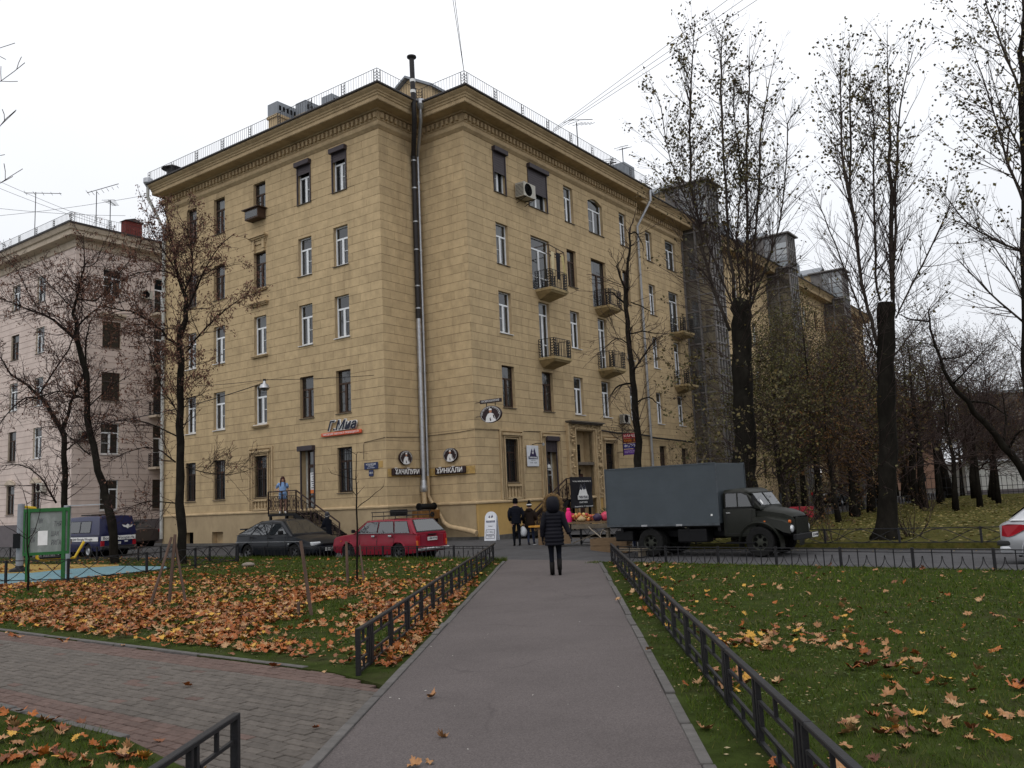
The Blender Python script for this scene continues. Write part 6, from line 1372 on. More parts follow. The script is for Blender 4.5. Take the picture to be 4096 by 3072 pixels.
def bag(label, p, r, m, seed, h=.8):
    rr = random.Random(seed); mb = MB(); rings = []
    for j in range(7):
        f = j/6; rad = r*(sin(pi*min(.96, f*.86+.12)))**.6; rings.append([(rad*(1+.14*rr.uniform(-1, 1))*cos(2*pi*i/10), rad*(1+.14*rr.uniform(-1, 1))*sin(2*pi*i/10), r*2*h*f) for i in range(10)])
    mb.loft(rings); o = mb.build('plastic_bag', m, None, smooth=True, loc=p); tag(o, label, 'bag'); return o
bag('dark violet packed plastic bag on far end of stall table', wpos(.72, -.25, .84), .17, mat('violet bag', (.04, .025, .06), .4, var=.2), 1); bag('crumpled pale plastic bag of fruit in the middle of stall table', wpos(.15, -.27, .84), .16, mat('beige bag', (.4, .28, .14), .5, var=.2), 2, .6); bag('red and pink plastic bag at the end of stall table', wpos(1.0, -.1, .84), .2, mat('pink bag', (.5, .05, .1), .4, var=.3, scale=9), 3); bag('bluish white folded bag behind the pink bag on stall', wpos(.98, .22, .84), .19, mat('pale blue bag', (.35, .36, .5), .5, var=.1), 4)
t2 = thing('side_table', 'small orange topped wooden table beside the stall', 'table', (.95, 32.6, 0), radians(-30)); MB().box(-.55, .55, -.2, .2, .66, .72).build('table_top', mat('orange plank', (.5, .24, .04), .7, var=.15), t2); MB().box(-.2, .0, -.12, .12, 0, .66).build('leg', WD, t2); MB().box(.4, .5, -.15, .15, 0, .66).build('leg', WD, t2)
t2 = thing('wooden_crate', 'low plywood crate standing between the stall and the lorry', 'crate', (3.0, 28.6, -.12), radians(-24)); MB().box(-.62, .62, -.3, .3, 0, .03).build('base', WD, t2)
for i, (a, b) in enumerate(((.03, .22), (.24, .46))):
    for y in (-.3, .28): MB().box(-.62, .62, y, y+.02, a, b).build('plank', WD, t2)
    for x in (-.62, .6): MB().box(x, x+.02, -.28, .28, a, b).build('plank', WD, t2)
t2 = thing('low_trolley', 'low dark wooden trolley at the tail of the lorry', 'trolley', (3.3, 26.2, -.1), radians(-38)); MB().box(-.5, .5, -.2, .2, .16, .22).build('deck', WDG, t2)
for x in (-.4, .4): MB().box(x-.04, x+.04, -.16, .16, 0, .16).build('leg', WDG, t2)
t2 = thing('fir_branch', 'dark green fir branch stuck upright beside the stall', 'branch', (3.15, 31.6, .5), 0); q = MB()
rnd = random.Random(8)
for i in range(70):
    a = rnd.uniform(0, 6.28); z = rnd.uniform(0, .7); r = .3*(1-z*.6); q.bar((0, 0, z), (r*cos(a), r*sin(a), z+.1), .012)
q.tube([(0, 0, -.5), (.02, 0, .3), (.06, 0, .75)], .02, 5); tag(q.build('needles', mat('fir needles', (.012, .03, .012), .8, var=.3), t2), kind='stuff')
t2 = thing('dry_branch', 'pale bare branch leaning against the stall front', 'branch', (2.75, 29.6, 0), 0); MB().tube([(.25, 0, 0), (.0, .1, .35), (-.3, .2, .62), (-.36, .2, .7)], .018, 5).tube([(0, .1, .35), (.1, .1, .58), (.25, .1, .5)], .01, 4).build('twig', mat('pale bark', (.35, .3, .24), .9), t2)
# rusty winch behind the red estate
t = thing('rusty_compressor', 'rusty brown compressor with black tank behind the red estate', 'machine', bl(-1.25, ND-.85, 0), BRZ)
RUST = mat('rusty orange paint', (.16, .075, .02), .8, var=.4, scale=6, dirt=((.05, .025, .015), 5, .7))
bevel(MB().box(-.62, .6, -.3, .3, 1.02, 1.42).build('casing', RUST, t), .02); MB().lathe([(0, -.5), (.12, -.5), (.14, -.46), (.14, .46), (.12, .5), (0, .5)], 14, M=lambda a, b, c: (c, a, 1.58+b)).build('tank', BLACK, t, smooth=True, angle=40)
for x in (-.5, .52): MB().lathe([(0, 0), (.17, 0), (.17, .05), (0, .05)], 12, M=lambda a, b, c: (x+c, a, 1.58+b)).build('flange', BLACK, t)
MB().lathe([(.05, 0), (.12, 0), (.12, .04), (.05, .04)], 12, M=lambda a, b, c: (.05+a, -.31-c, 1.22+b)).build('hand_wheel', IRON, t); MB().box(-.1, .25, -.25, .25, 0, 1.02).build('stand', RUST, t); MB().box(-.5, .5, -.26, .26, .85, 1.02).build('lower_deck', DARK, t)
# playground notice board, posts, bench, bin, gym post
GRNP = mat('green painted steel', (.02, .115, .03), .5, var=.12, scale=5)
t = thing('notice_board', 'green framed grey notice board with graffiti at the playground edge', 'notice board', (-13.25, 24.6, 0), radians(14)); t.scale = (.62, 1, 1)
for x in (-.85, .62): MB().box(x-.07, x+.07, -.06, .06, 0, 2.05).build('post', GRNP, t)
MB().box(-1.05, .85, -.05, .05, 1.98, 2.08).box(-1.05, .85, -.05, .05, .78, .86).build('frame_rail', GRNP, t); MB().box(-1.05, -.98, -.05, .05, .86, 1.98).box(.78, .85, -.05, .05, .86, 1.98).build('frame_stile', GRNP, t)
pb = MB().box(-.98, .78, -.012, .012, .86, 1.98).build('panel', mat('grey scratched panel', (.2, .22, .21), .6, var=.15, scale=2, dirt=((.38, .39, .38), 2, .6)), t)
MB().box(-.45, -.05, -.016, -.012, 1.05, 1.45).build('paper', LET_W, t)
for s_, x, z, w in (('МК', -.35, 1.72, .2), ('ТНЯ', .35, 1.62, .3), ('ШАК', .25, 1.35, .35), ('ВЕТ', -.65, 1.45, .25), ('РИГА', .3, 1.1, .4), ('ЗОЯ', -.7, 1.2, .25)): letter(s_, .2, (x, -.014, z), (1, 0, 0), (0, .0, 1), pb, mat('faded marker', (.07, .07, .08), .7, var=.2), .001, w, shear=.2, name='graffiti')
t = thing('steel_post', 'grey round steel post just behind the green notice board', 'post', (-14.35, 27.7, 0)); MB().lathe([(.11, 0), (.11, 2.1), (.1, 2.15), (0, 2.15)], 12).build('shaft', mat('grey painted post', (.27, .28, .3), .5, var=.1), t, smooth=True, angle=40); MB().lathe([(.18, 0), (.18, .04), (.11, .05)], 12).build('base_plate', STEEL, t); MB().box(-.06, 1.1, -.1, .1, 2.15, 2.18).build('sign_arm', STEEL, t)
t = thing('gym_post', 'grey exercise machine post with yellow frame on the playground', 'exercise machine', (-17.2, 30.1, .03), radians(30))
MB().lathe([(.12, .1), (.11, 2.3), (0, 2.32)], 12).build('post', mat('grey gym paint', (.22, .23, .25), .5, var=.15), t, smooth=True, angle=40); MB().lathe([(.34, 0), (.3, .1), (.15, .14), (.12, .2)], 12).build('foot', BLACK, t); MB().box(-.22, .0, -.22, -.12, .8, 1.3).build('pad', BLACK, t)
YP = mat('yellow painted tube', (.5, .33, .02), .45, var=.1); MB().tube([(.1, 0, 2.2), (.42, 0, 2.15), (.5, 0, 1.9), (.52, 0, .42), (.6, 0, .35), (1.7, .2, .35), (2.0, .25, .9)], .05, 8).build('frame', YP, t, smooth=True); MB().box(.6, 1.6, -.05, .3, .38, .44).build('seat', BLACK, t)
t = thing('park_bench', 'slatted park bench with curled iron arms behind the notice board', 'bench', (-18.6, 34.9, 0), radians(-36))
for i in range(3): MB().box(-.8, .8, -.2+i*.14, -.08+i*.14, .44, .48).build('slat', WD, t)
for i in range(2): MB().box(-.8, .8, .24+i*.03, .28+i*.03, .6+i*.16, .73+i*.16).build('slat', WD, t)
for x in (-.78, .78): MB().tube([(x, -.25, 0), (x, -.22, .4), (x, -.3, .62), (x, -.15, .68), (x, .0, .6), (x, .22, .46), (x, .3, .95)], .018, 5).tube([(x, .3, 0), (x, .22, .46)], .018, 5).build('arm', IRON, t)
t = thing('litter_bin', 'dark tapered litter bin beside the park bench', 'bin', (-19.7, 35.0, 0)); MB().lathe([(.2, .3), (.33, .95), (.31, .95), (.2, .35), (0, .35)], 4).build('bucket', BLACK, t); MB().box(-.04, .04, -.04, .04, 0, .35).build('leg', BLACK, t)
# staked saplings: lone stakes
STK = mat('weathered stake wood', (.1, .065, .05), .9, var=.3, scale=6, stretch=(1, 1, .2))
def stake(label, p, q, r=.03, name='wooden_stake'): return tag(MB().tube([p, q], [r, r*.85], 7).build(name, STK), label, 'stake')
stake('lone reddish brown stake standing on the leafy lawn near the bar fence', (-3.44, 14.48, -.1), (-3.62, 14.5, 1.22), .032); stake('short dark stump of a stake next to the lone stake', (-3.68, 14.55, -.1), (-3.68, 14.55, .22), .03)
stake('front leaning stake of the three staked together near the thick maple', (-7.2, 17.0, -.1), (-6.9, 17.35, 1.3), .03); stake('middle upright stake of the three staked together near the thick maple', (-6.93, 17.3, -.1), (-6.85, 17.4, 1.35), .035); stake('far leaning stake of the three staked together near the thick maple', (-6.55, 17.25, -.1), (-6.87, 17.45, 1.2), .028)
stake('brown stake beside the young bare sapling before the red estate', (-3.95, 20.1, -.1), (-3.98, 20.15, .95), .035); stake('pale stake leaning on the young bare sapling before the red estate', (-3.58, 20.15, -.1), (-3.7, 20.3, .85), .025)
t = thing('field_stone', 'pale rounded stone on grass at the fence end near hatchback', 'stone', (-8.55, 27.6, .0)); bag_ = MB(); bag_.lathe([(.0, .0), (.2, .03), (.26, .09), (.2, .17), (.08, .21), (0, .21)], 9); o = bag_.build('stone_body', mat('pale stone', (.2, .17, .14), .9, var=.2), t, smooth=True); o.scale = (.85, .6, .7)
# hanging street lamp over the street
LP = Vector(bl(-5.6, ND+5.0, 7.4)); t = thing('street_lamp', 'bell shaped aluminium street lamp hung on a wire before ochre facade', 'street lamp', LP)
MB().lathe([(.0, .28), (.06, .27), (.08, .16), (.2, .08), (.24, -.06), (.22, -.08), (.0, -.1)], 16).build('shade', STEEL, t, smooth=True, angle=50); MB().lathe([(.22, -.08), (.18, -.16), (0, -.2)], 14).build('lamp_glass', GLASS, t, smooth=True); MB().box(-.06, .06, -.04, .04, .27, .36).build('hook', BLACK, t)
wire('thin stay wire between hanging street lamp and anchor near building corner', LP+Vector((0, 0, .33)), bl(-ND-.05, ND+.6, 7.65), .05); wire('thick feed cable from hanging street lamp down toward the maple trees', LP+Vector((0, 0, .2)), bl(-9.5, ND+16, 6.3), .35, .02); wire('thin upper wire from hanging street lamp toward the pink building', LP+Vector((0, 0, .33)), bl(-4, ND+24, 10.2), .4)
wire('overhead wire from roof corner railing, nearest the metal chimney pipe', bl(-1, -1, 21.6), (-4.29, 45.5-60, 42), .5); wire('overhead wire from roof corner railing, second beside the first', bl(-1, -1, 21.6), (-3.2, -14, 43), .4)
for i, (a, b) in enumerate((((3.0, 46.8, 22.5), (10.48, 36.96, 24)), ((2.9, 46.9, 22.4), (11.19, 37.02, 24)), ((2.8, 47.0, 22.3), (11.85, 37.07, 24)))):
    a = Vector(a); d = Vector(b)-a; wire(('uppermost of three roof wires slanting up over the poplars', 'middle one of three roof wires slanting up over the poplars', 'lowest of three roof wires slanting up over the poplars')[i], a, a+d*2.6, .15, .014)
for lb, a, b in (('upper wire between pink building roof and the sky at frame edge', (-29.67, 48.7, 22), (-28.9, 61.7, 23)), ('middle wire between pink building roof and the sky at frame edge', (-30.3, 49.7, 22), (-28.6, 60, 22.5)), ('sagging wire at the frame edge above pink roof', (-32.3, 53.1, 22), (-26, 57, 22.2)), ('long wire from the pink side to ochre roof drainpipe hopper', (-33.1, 54.4, 22), (-21.6, 50.2, 21.0))):
    a = Vector(a); b = Vector(b); wire(lb, a+(a-b)*.8, b, .35)
wire('low cable from the far maple toward the playground post', (-19.0, 37.6, 3.2), (-30, 40, 4.2), .2)
# ================================================================ PEOPLE
def skin_body(name, V, E, R, mats, zone, parent, root=0):
    me = bpy.data.meshes.new(name); me.from_pydata(V, E, []); o = bpy.data.objects.new(name, me); COL.objects.link(o)
    m = o.modifiers.new('skin', 'SKIN'); m.use_smooth_shade = True
    for i, r in enumerate(R):
        s = me.skin_vertices[0].data[i]; s.radius = (r, r) if not hasattr(r, '__len__') else r; s.use_root = i == root
    o.modifiers.new('sub', 'SUBSURF').levels = 1
    dg = bpy.context.evaluated_depsgraph_get(); em = bpy.data.meshes.new_from_object(o.evaluated_get(dg)); bpy.data.objects.remove(o)
    em.name = name
    em.materials.clear()
    for q in mats: em.materials.append(q)
    for p in em.polygons: p.material_index = zone(p.center)
    em.polygons.foreach_set('use_smooth', [True]*len(em.polygons)); return inst(name, em, parent)
SKIN = mat('skin', (.42, .24, .17), .6, var=.05)
def person(label, pos, yaw, H, legs, arms, jacket, trousers, shoes, hair, head_tilt=0., glove=None, sleeve=True, bare_legs=False, bulk=1.):
    """legs: ((knee),(ankle),(toe)) per side, arms: ((elbow),(wrist)) per side; metres at H = 1.75, x right, y ahead."""
    t = thing('person', label, 'person', pos, yaw); k = H/1.75; t.scale = (k, k, k)
    V = [(0, 0, .95), (0, 0, 1.1), (0, .0, 1.3), (0, -.01, 1.45), (0, 0, 1.53), (0, .015, 1.6), (0, .01, 1.7)]
    R = [(.15*bulk, .11*bulk), (.14*bulk, .1*bulk), (.17*bulk, .11*bulk), (.09, .075), .055, (.082, .098), (.07, .085)]; E = [(0, 1), (1, 2), (2, 3), (3, 4), (4, 5), (5, 6)]; hands = []
    for s, (kn, an, to) in zip((-1, 1), legs):
        b = len(V); V += [(s*.09, 0, .88), kn, ((kn[0]+an[0])/2, (kn[1]+an[1])/2-.015, (kn[2]+an[2])/2), an, to]; R += [.1, .062, .058, .042, .036]; E += [(0, b), (b, b+1), (b+1, b+2), (b+2, b+3), (b+3, b+4)]
    for s, (el, wr) in zip((-1, 1), arms):
        b = len(V); V += [(s*.17, 0, 1.4), el, wr]; R += [.066, .046, .03]; E += [(3, b), (b, b+1), (b+1, b+2)]
        d = (Vector(wr)-Vector(el)).normalized(); sd = Vector((0, 1, 0)); sd = (sd-d*sd.dot(d)).normalized(); w = Vector(wr); pl = w+d*.07; hb = len(V)
        V.append(tuple(pl)); R.append((.032, .02)); E.append((b+2, hb)); inw = Vector((-s, 0, 0))
        for f, (off, ln) in enumerate(((-.027, .065), (-.009, .078), (.009, .074), (.026, .06))):
            fb = len(V); p0 = pl+sd*off+d*.02; p1 = p0+d*ln*.55+inw*.008; p2 = p1+d*ln*.4+inw*.022; V += [tuple(p0), tuple(p1), tuple(p2)]; R += [.0095, .0088, .0075]; E += [(hb, fb), (fb, fb+1), (fb+1, fb+2)]
        fb = len(V); p0 = w+d*.03+sd*.03; V += [tuple(p0), tuple(p0+d*.03+sd*.022+inw*.01), tuple(p0+d*.06+sd*.024+inw*.02)]; R += [.012, .011, .009]; E += [(hb, fb), (fb, fb+1), (fb+1, fb+2)]; hands.append((w, d))
    gl = glove or SKIN
    def zone(c):
        for w, d in hands:
            if (Vector(c)-w).dot(d) > 0 and (Vector(c)-w).length < .22: return 4
        if c.z > 1.5 and abs(c.x) < .13: return 3
        if abs(c.x) > .15 and c.z > .8: return 0 if sleeve or c.z > 1.22 else 3
        if c.z > .93: return 0
        if c.z < .1 or c.z < min(l[1][2] for l in legs)+.02: return 2
        return 1
    skin_body('body', V, E, R, [jacket, trousers, shoes, SKIN, gl], zone, t)
    return t
def ring_at(c, rx, ry, n=16): return [(c[0]+rx*cos(2*pi*i/n), c[1]+ry*sin(2*pi*i/n), c[2]) for i in range(n)]
def coat(t, prof, m, name='coat', n=18, quilt=0.):
    rings = []
    for (z, rx, ry, cx_, cy_) in prof: rings.append(ring_at((cx_, cy_, z), rx, ry, n))
    if quilt:
        R2 = []; zs = np.arange(prof[0][0], prof[-1][0], .021); P = np.array(prof)
        for i, z in enumerate(zs):
            v = [np.interp(z, P[:, 0], P[:, k]) for k in range(5)]; b = quilt*abs(sin(pi*(z-prof[0][0])/.085)); R2.append(ring_at((v[3], v[4], z), v[1]-.012+b, v[2]-.012+b, n))
        rings = R2
    return MB().loft(rings).build(name, m, t, smooth=True)
def shoes(t, pts, m, heel=0.):
    for (x, y, z, pitch, yw) in pts:
        q = MB(); q.loft([ring_at((0, 0, 0), .001, .001, 8)]+[[(r*.042*cos(2*pi*i/10)*wd, -.06+l, max(0, zz+r*.04*sin(2*pi*i/10))) for i in range(10)] for l, r, wd, zz in ((-.02, .8, .9, .045), (.02, 1.0, 1.0, .05), (.1, 1.0, 1.05, .04), (.18, .9, 1.0, .03), (.22, .5, .7, .022))]); o = q.build('shoe', m, t, smooth=True, loc=(x, y, z), rot=(pitch, 0, yw))
PUFF = mat('black puffer cloth', (.006, .006, .01), .6, var=.2, scale=9, spec=.12); BLKT = mat('black trousers', (.007, .008, .012), .9, var=.2, spec=.05); BOOT = mat('dark boots', (.008, .007, .007), .6, var=.2, spec=.1)
FUR = mat('tan fur', (.13, .08, .035), .95, var=.35, scale=30)
t = person('woman in long black quilted coat with fur trimmed hood walking away on path', (.80, 19.82, 0), radians(-3), 1.72, (((-.085, .06, .5), (-.08, .0, .1), (-.08, .14, .03)), ((.09, .1, .5), (.09, -.12, .2), (.095, -.1, .09))), (((-.25, -.02, 1.12), (-.27, .02, .86)), ((.27, -.02, 1.13), (.36, -.06, .9))), PUFF, BLKT, BOOT, None, glove=PUFF)
coat(t, [(.66, .0, .0, 0, 0), (.665, .215, .165, 0, -.01), (.9, .225, .17, 0, -.01), (1.08, .2, .15, 0, 0), (1.22, .205, .15, 0, 0), (1.36, .215, .145, 0, 0), (1.44, .18, .12, 0, 0), (1.5, .1, .1, 0, 0)], PUFF, quilt=.02)
for s, (a, b, c) in ((-1, ((-.17, 0, 1.42), (-.255, -.02, 1.12), (-.27, .02, .88))), (1, ((.17, 0, 1.42), (.275, -.02, 1.13), (.35, -.05, .93)))):
    pts = [Vector(a).lerp(Vector(b), i/9) for i in range(10)]+[Vector(b).lerp(Vector(c), i/8) for i in range(1, 9)]; MB().tube(pts, [.08-.0018*i+.007*abs(sin(i*1.3)) for i in range(18)], 12).build('sleeve', PUFF, t, smooth=True)
hd = MB(); hd.loft([ring_at((0, -.03, 1.42), .12, .11), ring_at((0, -.05, 1.5), .15, .14), ring_at((0, -.05, 1.6), .155, .15), ring_at((0, -.04, 1.7), .145, .14), ring_at((0, -.02, 1.78), .1, .1), ring_at((0, -.01, 1.8), .02, .02)]); hd.build('hood', PUFF, t, smooth=True)
fu = MB(); ff = random.Random(2)
fu.tube([(.19*cos(a), .08, 1.6+.22*sin(a)) for a in np.linspace(-.9, pi+.9, 24)], [.05+.008*(i % 2) for i in range(24)], 8)
for i in range(420):
    a = ff.uniform(-.9, pi+.9); b = ff.uniform(0, 6.28); c = Vector((.19*cos(a), .08, 1.6+.22*sin(a))); d = Vector((cos(a)*cos(b), sin(b), sin(a)*cos(b))); sdir = Vector((-sin(a), 0, cos(a))); p = c+d*.045; q = c+d*ff.uniform(.07, .095)+sdir*ff.uniform(-.02, .02); fu.add([p-sdir*.006, p+sdir*.006, q], [(0, 1, 2)])
fu.build('fur_trim', FUR, t)
shoes(t, ((-.08, .03, 0, 0, .05), (.092, -.16, .1, -.9, 0)), BOOT)
for s, a, b in ((-1, (-.08, 0, .02), (-.082, .02, .3)), (1, (.09, -.14, .14), (.09, -.04, .36))): MB().tube([a, Vector(a).lerp(Vector(b), .5), b], [.052, .055, .06], 12).build('boot_shaft', BOOT, t, smooth=True)
DKJ = mat('dark navy jacket', (.008, .009, .014), .85, spec=.08, var=.2, scale=9); KNIT = mat('black knit', (.006, .006, .008), 1., spec=.0, var=.3, scale=40, bump=.3)
t = person('man in dark jacket and black knit cap walking toward the building corner', (-.08, 32.84, 0), radians(8), 1.72, (((-.09, .06, .5), (-.09, .05, .09), (-.09, .17, .03)), ((.1, .04, .5), (.1, -.1, .12), (.1, .0, .04))), (((-.26, -.05, 1.13), (-.22, .08, .95)), ((.26, -.05, 1.13), (.22, .08, .95))), DKJ, BLKT, BOOT, None, bulk=1.05)
coat(t, [(.83, .19, .14, 0, 0), (.95, .2, .15, 0, 0), (1.1, .2, .15, 0, 0), (1.3, .22, .15, 0, 0), (1.42, .2, .13, 0, -.01), (1.52, .09, .08, 0, 0)], DKJ, 'jacket', quilt=.012)
for s in (-1, 1): MB().tube([(s*.18, 0, 1.42), (s*.255, -.03, 1.28), (s*.27, -.05, 1.12), (s*.23, .06, .97)], [.075, .07, .062, .05], 12).build('sleeve', DKJ, t, smooth=True)
MB().lathe([(.1, 1.6), (.103, 1.66), (.1, 1.72), (.08, 1.78), (.03, 1.81), (0, 1.81)], 16, (0, .0, 0)).build('knit_cap', KNIT, t, smooth=True); shoes(t, ((-.09, .06, 0, 0, 0), (.1, -.1, .03, -.3, 0)), BOOT)
BRJ = mat('dark brown parka', (.018, .013, .011), .9, spec=.05, var=.2, scale=8); JEAN = mat('blue jeans', (.02, .028, .06), .85, var=.25, scale=12)
t = person('woman in dark brown hooded parka with bobble hat carrying a white bag', (.44, 33.05, 0), radians(-20), 1.56, (((-.1, .05, .5), (-.08, -.06, .12), (-.08, .06, .05)), ((.08, .12, .5), (.1, .14, .09), (.1, .26, .03))), (((-.28, -.04, 1.14), (-.3, .05, .9)), ((.25, .04, 1.15), (.2, .2, 1.05))), BRJ, JEAN, BOOT, None, bulk=1.05)
coat(t, [(.72, .23, .17, 0, 0), (.95, .22, .165, 0, 0), (1.12, .2, .15, 0, 0), (1.3, .22, .15, 0, 0), (1.42, .19, .13, 0, -.01), (1.52, .11, .1, 0, -.01)], BRJ, 'parka')
MB().lathe([(.02, 1.36), (.12, 1.4), (.15, 1.46), (.1, 1.54), (.04, 1.54)], 14, (0, -.05, 0)).build('hood', FUR if False else BRJ, t, smooth=True)
for s, P_ in ((-1, [(-.18, 0, 1.42), (-.27, -.04, 1.16), (-.3, .05, .93)]), (1, [(.18, 0, 1.42), (.255, .03, 1.16), (.21, .17, 1.06)])): MB().tube(P_, [.08, .068, .055], 12).build('sleeve', BRJ, t, smooth=True)
MB().lathe([(.103, 1.6), (.108, 1.67), (.1, 1.74), (.06, 1.8), (0, 1.82)], 16).build('knit_hat', KNIT, t, smooth=True); MB().lathe([(.107, 1.665), (.111, 1.675), (.111, 1.7), (.105, 1.71)], 16).build('hat_stripe', LET_W, t); MB().lathe([(0, 1.79), (.04, 1.81), (.05, 1.84), (.03, 1.88), (0, 1.89)], 10).build('bobble', KNIT, t, smooth=True); shoes(t, ((-.08, -.05, .02, -.2, 0), (.1, .15, 0, 0, 0)), mat('dark trainers', (.03, .03, .04), .6))
MB().box(-.04, .04, -.12, .1, 0, .02).build('shoe_sole', LET_W, t, loc=(.1, .2, 0))
bag('thin white shopping bag carried by the woman in brown parka', (.17, 33.0, .33), .15, mat('white bag', (.5, .52, .55), .5, var=.1), 6, 1.25)
t = person('person in black coat and striped headscarf standing by metal stairs behind hatchback', (-8.0, 36.55, -.1), radians(60), 1.62, (((-.1, .03, .5), (-.1, 0, .09), (-.1, .12, .03)), ((.1, .03, .5), (.1, 0, .09), (.1, .12, .03))), (((-.24, .03, 1.14), (-.12, .2, 1.05)), ((.24, .03, 1.14), (.12, .2, 1.05))), BLKT, BLKT, BOOT, None, bulk=1.1)
coat(t, [(.4, .24, .2, 0, 0), (.8, .24, .19, 0, 0), (1.1, .23, .18, 0, .02), (1.32, .23, .16, 0, .03), (1.44, .17, .13, 0, .03), (1.52, .09, .09, 0, .03)], BLKT, 'coat'); SCRF = mat('dark headscarf', (.03, .03, .035), .8, var=.3)
MB().lathe([(.09, 1.5), (.115, 1.6), (.115, 1.68), (.09, 1.76), (.03, 1.8), (0, 1.8)], 14, (0, 0, 0)).build('headscarf', SCRF, t, smooth=True)
for k in range(5): MB().tube([(.118*cos(a)*(.95-.12*k), .118*sin(a)*(.95-.12*k), 1.6+.045*k+.02*sin(3*a)) for a in np.linspace(0, 2*pi, 15)], .006, 4).build('scarf_stripe', LET_W, t)
for s in (-1, 1): MB().tube([(s*.18, 0, 1.4), (s*.25, .04, 1.15), (s*.14, .2, 1.06)], [.085, .075, .06], 10).build('sleeve', BLKT, t, smooth=True)
LBL = mat('light blue cotton', (.2, .32, .55), .85, var=.12, scale=7); HAIR = mat('dark red brown hair', (.05, .015, .012), .5, var=.3, scale=20, stretch=(6, 6, .5))
pos = bl(*FL.P(6.25, .75, 1.55)); t = person('shop mannequin in light blue shirt and shorts standing on the stair platform', pos, radians(195), 1.74, (((-.1, .02, .5), (-.1, 0, .08), (-.12, .12, .03)), ((.1, .05, .5), (.14, .06, .08), (.16, .18, .03))), (((-.24, -.05, 1.17), (-.3, .02, .9)), ((.33, -.1, 1.2), (.18, .08, 1.08))), LBL, SKIN, LET_W, None, sleeve=False)
coat(t, [(.9, .2, .15, 0, 0), (1.0, .18, .14, 0, 0), (1.15, .165, .125, 0, 0), (1.32, .18, .125, 0, 0), (1.43, .16, .1, 0, -.01), (1.48, .08, .07, 0, 0)], LBL, 'shirt')
for s, q in ((-1, (-.24, -.03, 1.24)), (1, (.27, -.05, 1.28))): MB().tube([(s*.15, 0, 1.44), q], [.078, .075], 12).build('sleeve', LBL, t, smooth=True)
for s in (-1, 1): MB().tube([(s*.08, 0, .98), (s*.1, .01, .68)], [.11, .105], 12).build('shorts_leg', LBL, t, smooth=True)
hr = MB().loft([ring_at((0, -.03, 1.3), .12, .05), ring_at((0, -.045, 1.45), .125, .07), ring_at((0, -.03, 1.6), .115, .1), ring_at((0, -.015, 1.7), .1, .105), ring_at((0, 0, 1.77), .06, .07), ring_at((0, 0, 1.79), .01, .01)]); hr.build('hair', HAIR, t, smooth=True)
for s in (-1, 1): MB().tube([(s*.075, .06, 1.7), (s*.1, .06, 1.55), (s*.1, .1, 1.3)], [.03, .035, .02], 7).build('hair_lock', HAIR, t, smooth=True); MB().lathe([(0, 0), (.012, .002), (0, .006)], 8, M=lambda a, b, c: (s*.035+a, .1+c, 1.64+b*.6)).build('eye', DARK, t)
MB().prism([(-.012, 1.585), (.012, 1.585), (0, 1.63)], lambda a, b, c: (a, .095+c, b), 0, .022).build('nose', SKIN, t); MB().box(-.022, .022, .098, .106, 1.55, 1.56).build('mouth', mat('lips', (.3, .05, .05), .5), t); shoes(t, ((-.11, .0, 0, 0, .1), (.14, .07, 0, 0, -.2)), LET_W)
t = person('stallholder in dark jacket and jeans standing behind the tail of the lorry', (3.75, 29.2, -.1), radians(150), 1.66, (((-.12, .1, .5), (-.1, .0, .09), (-.1, .12, .03)), ((.16, .08, .5), (.2, -.02, .09), (.22, .1, .03))), (((-.26, .02, 1.12), (-.2, .2, 1.0)), ((.26, .02, 1.12), (.2, .2, 1.0))), DKJ, JEAN, BOOT, None)
coat(t, [(.84, .19, .14, 0, 0), (1.1, .19, .14, 0, 0), (1.3, .21, .15, 0, 0), (1.42, .19, .13, 0, 0), (1.52, .09, .08, 0, 0)], DKJ, 'jacket'); MB().lathe([(.1, 1.6), (.104, 1.68), (.085, 1.76), (0, 1.8)], 14).build('knit_cap', KNIT, t, smooth=True)
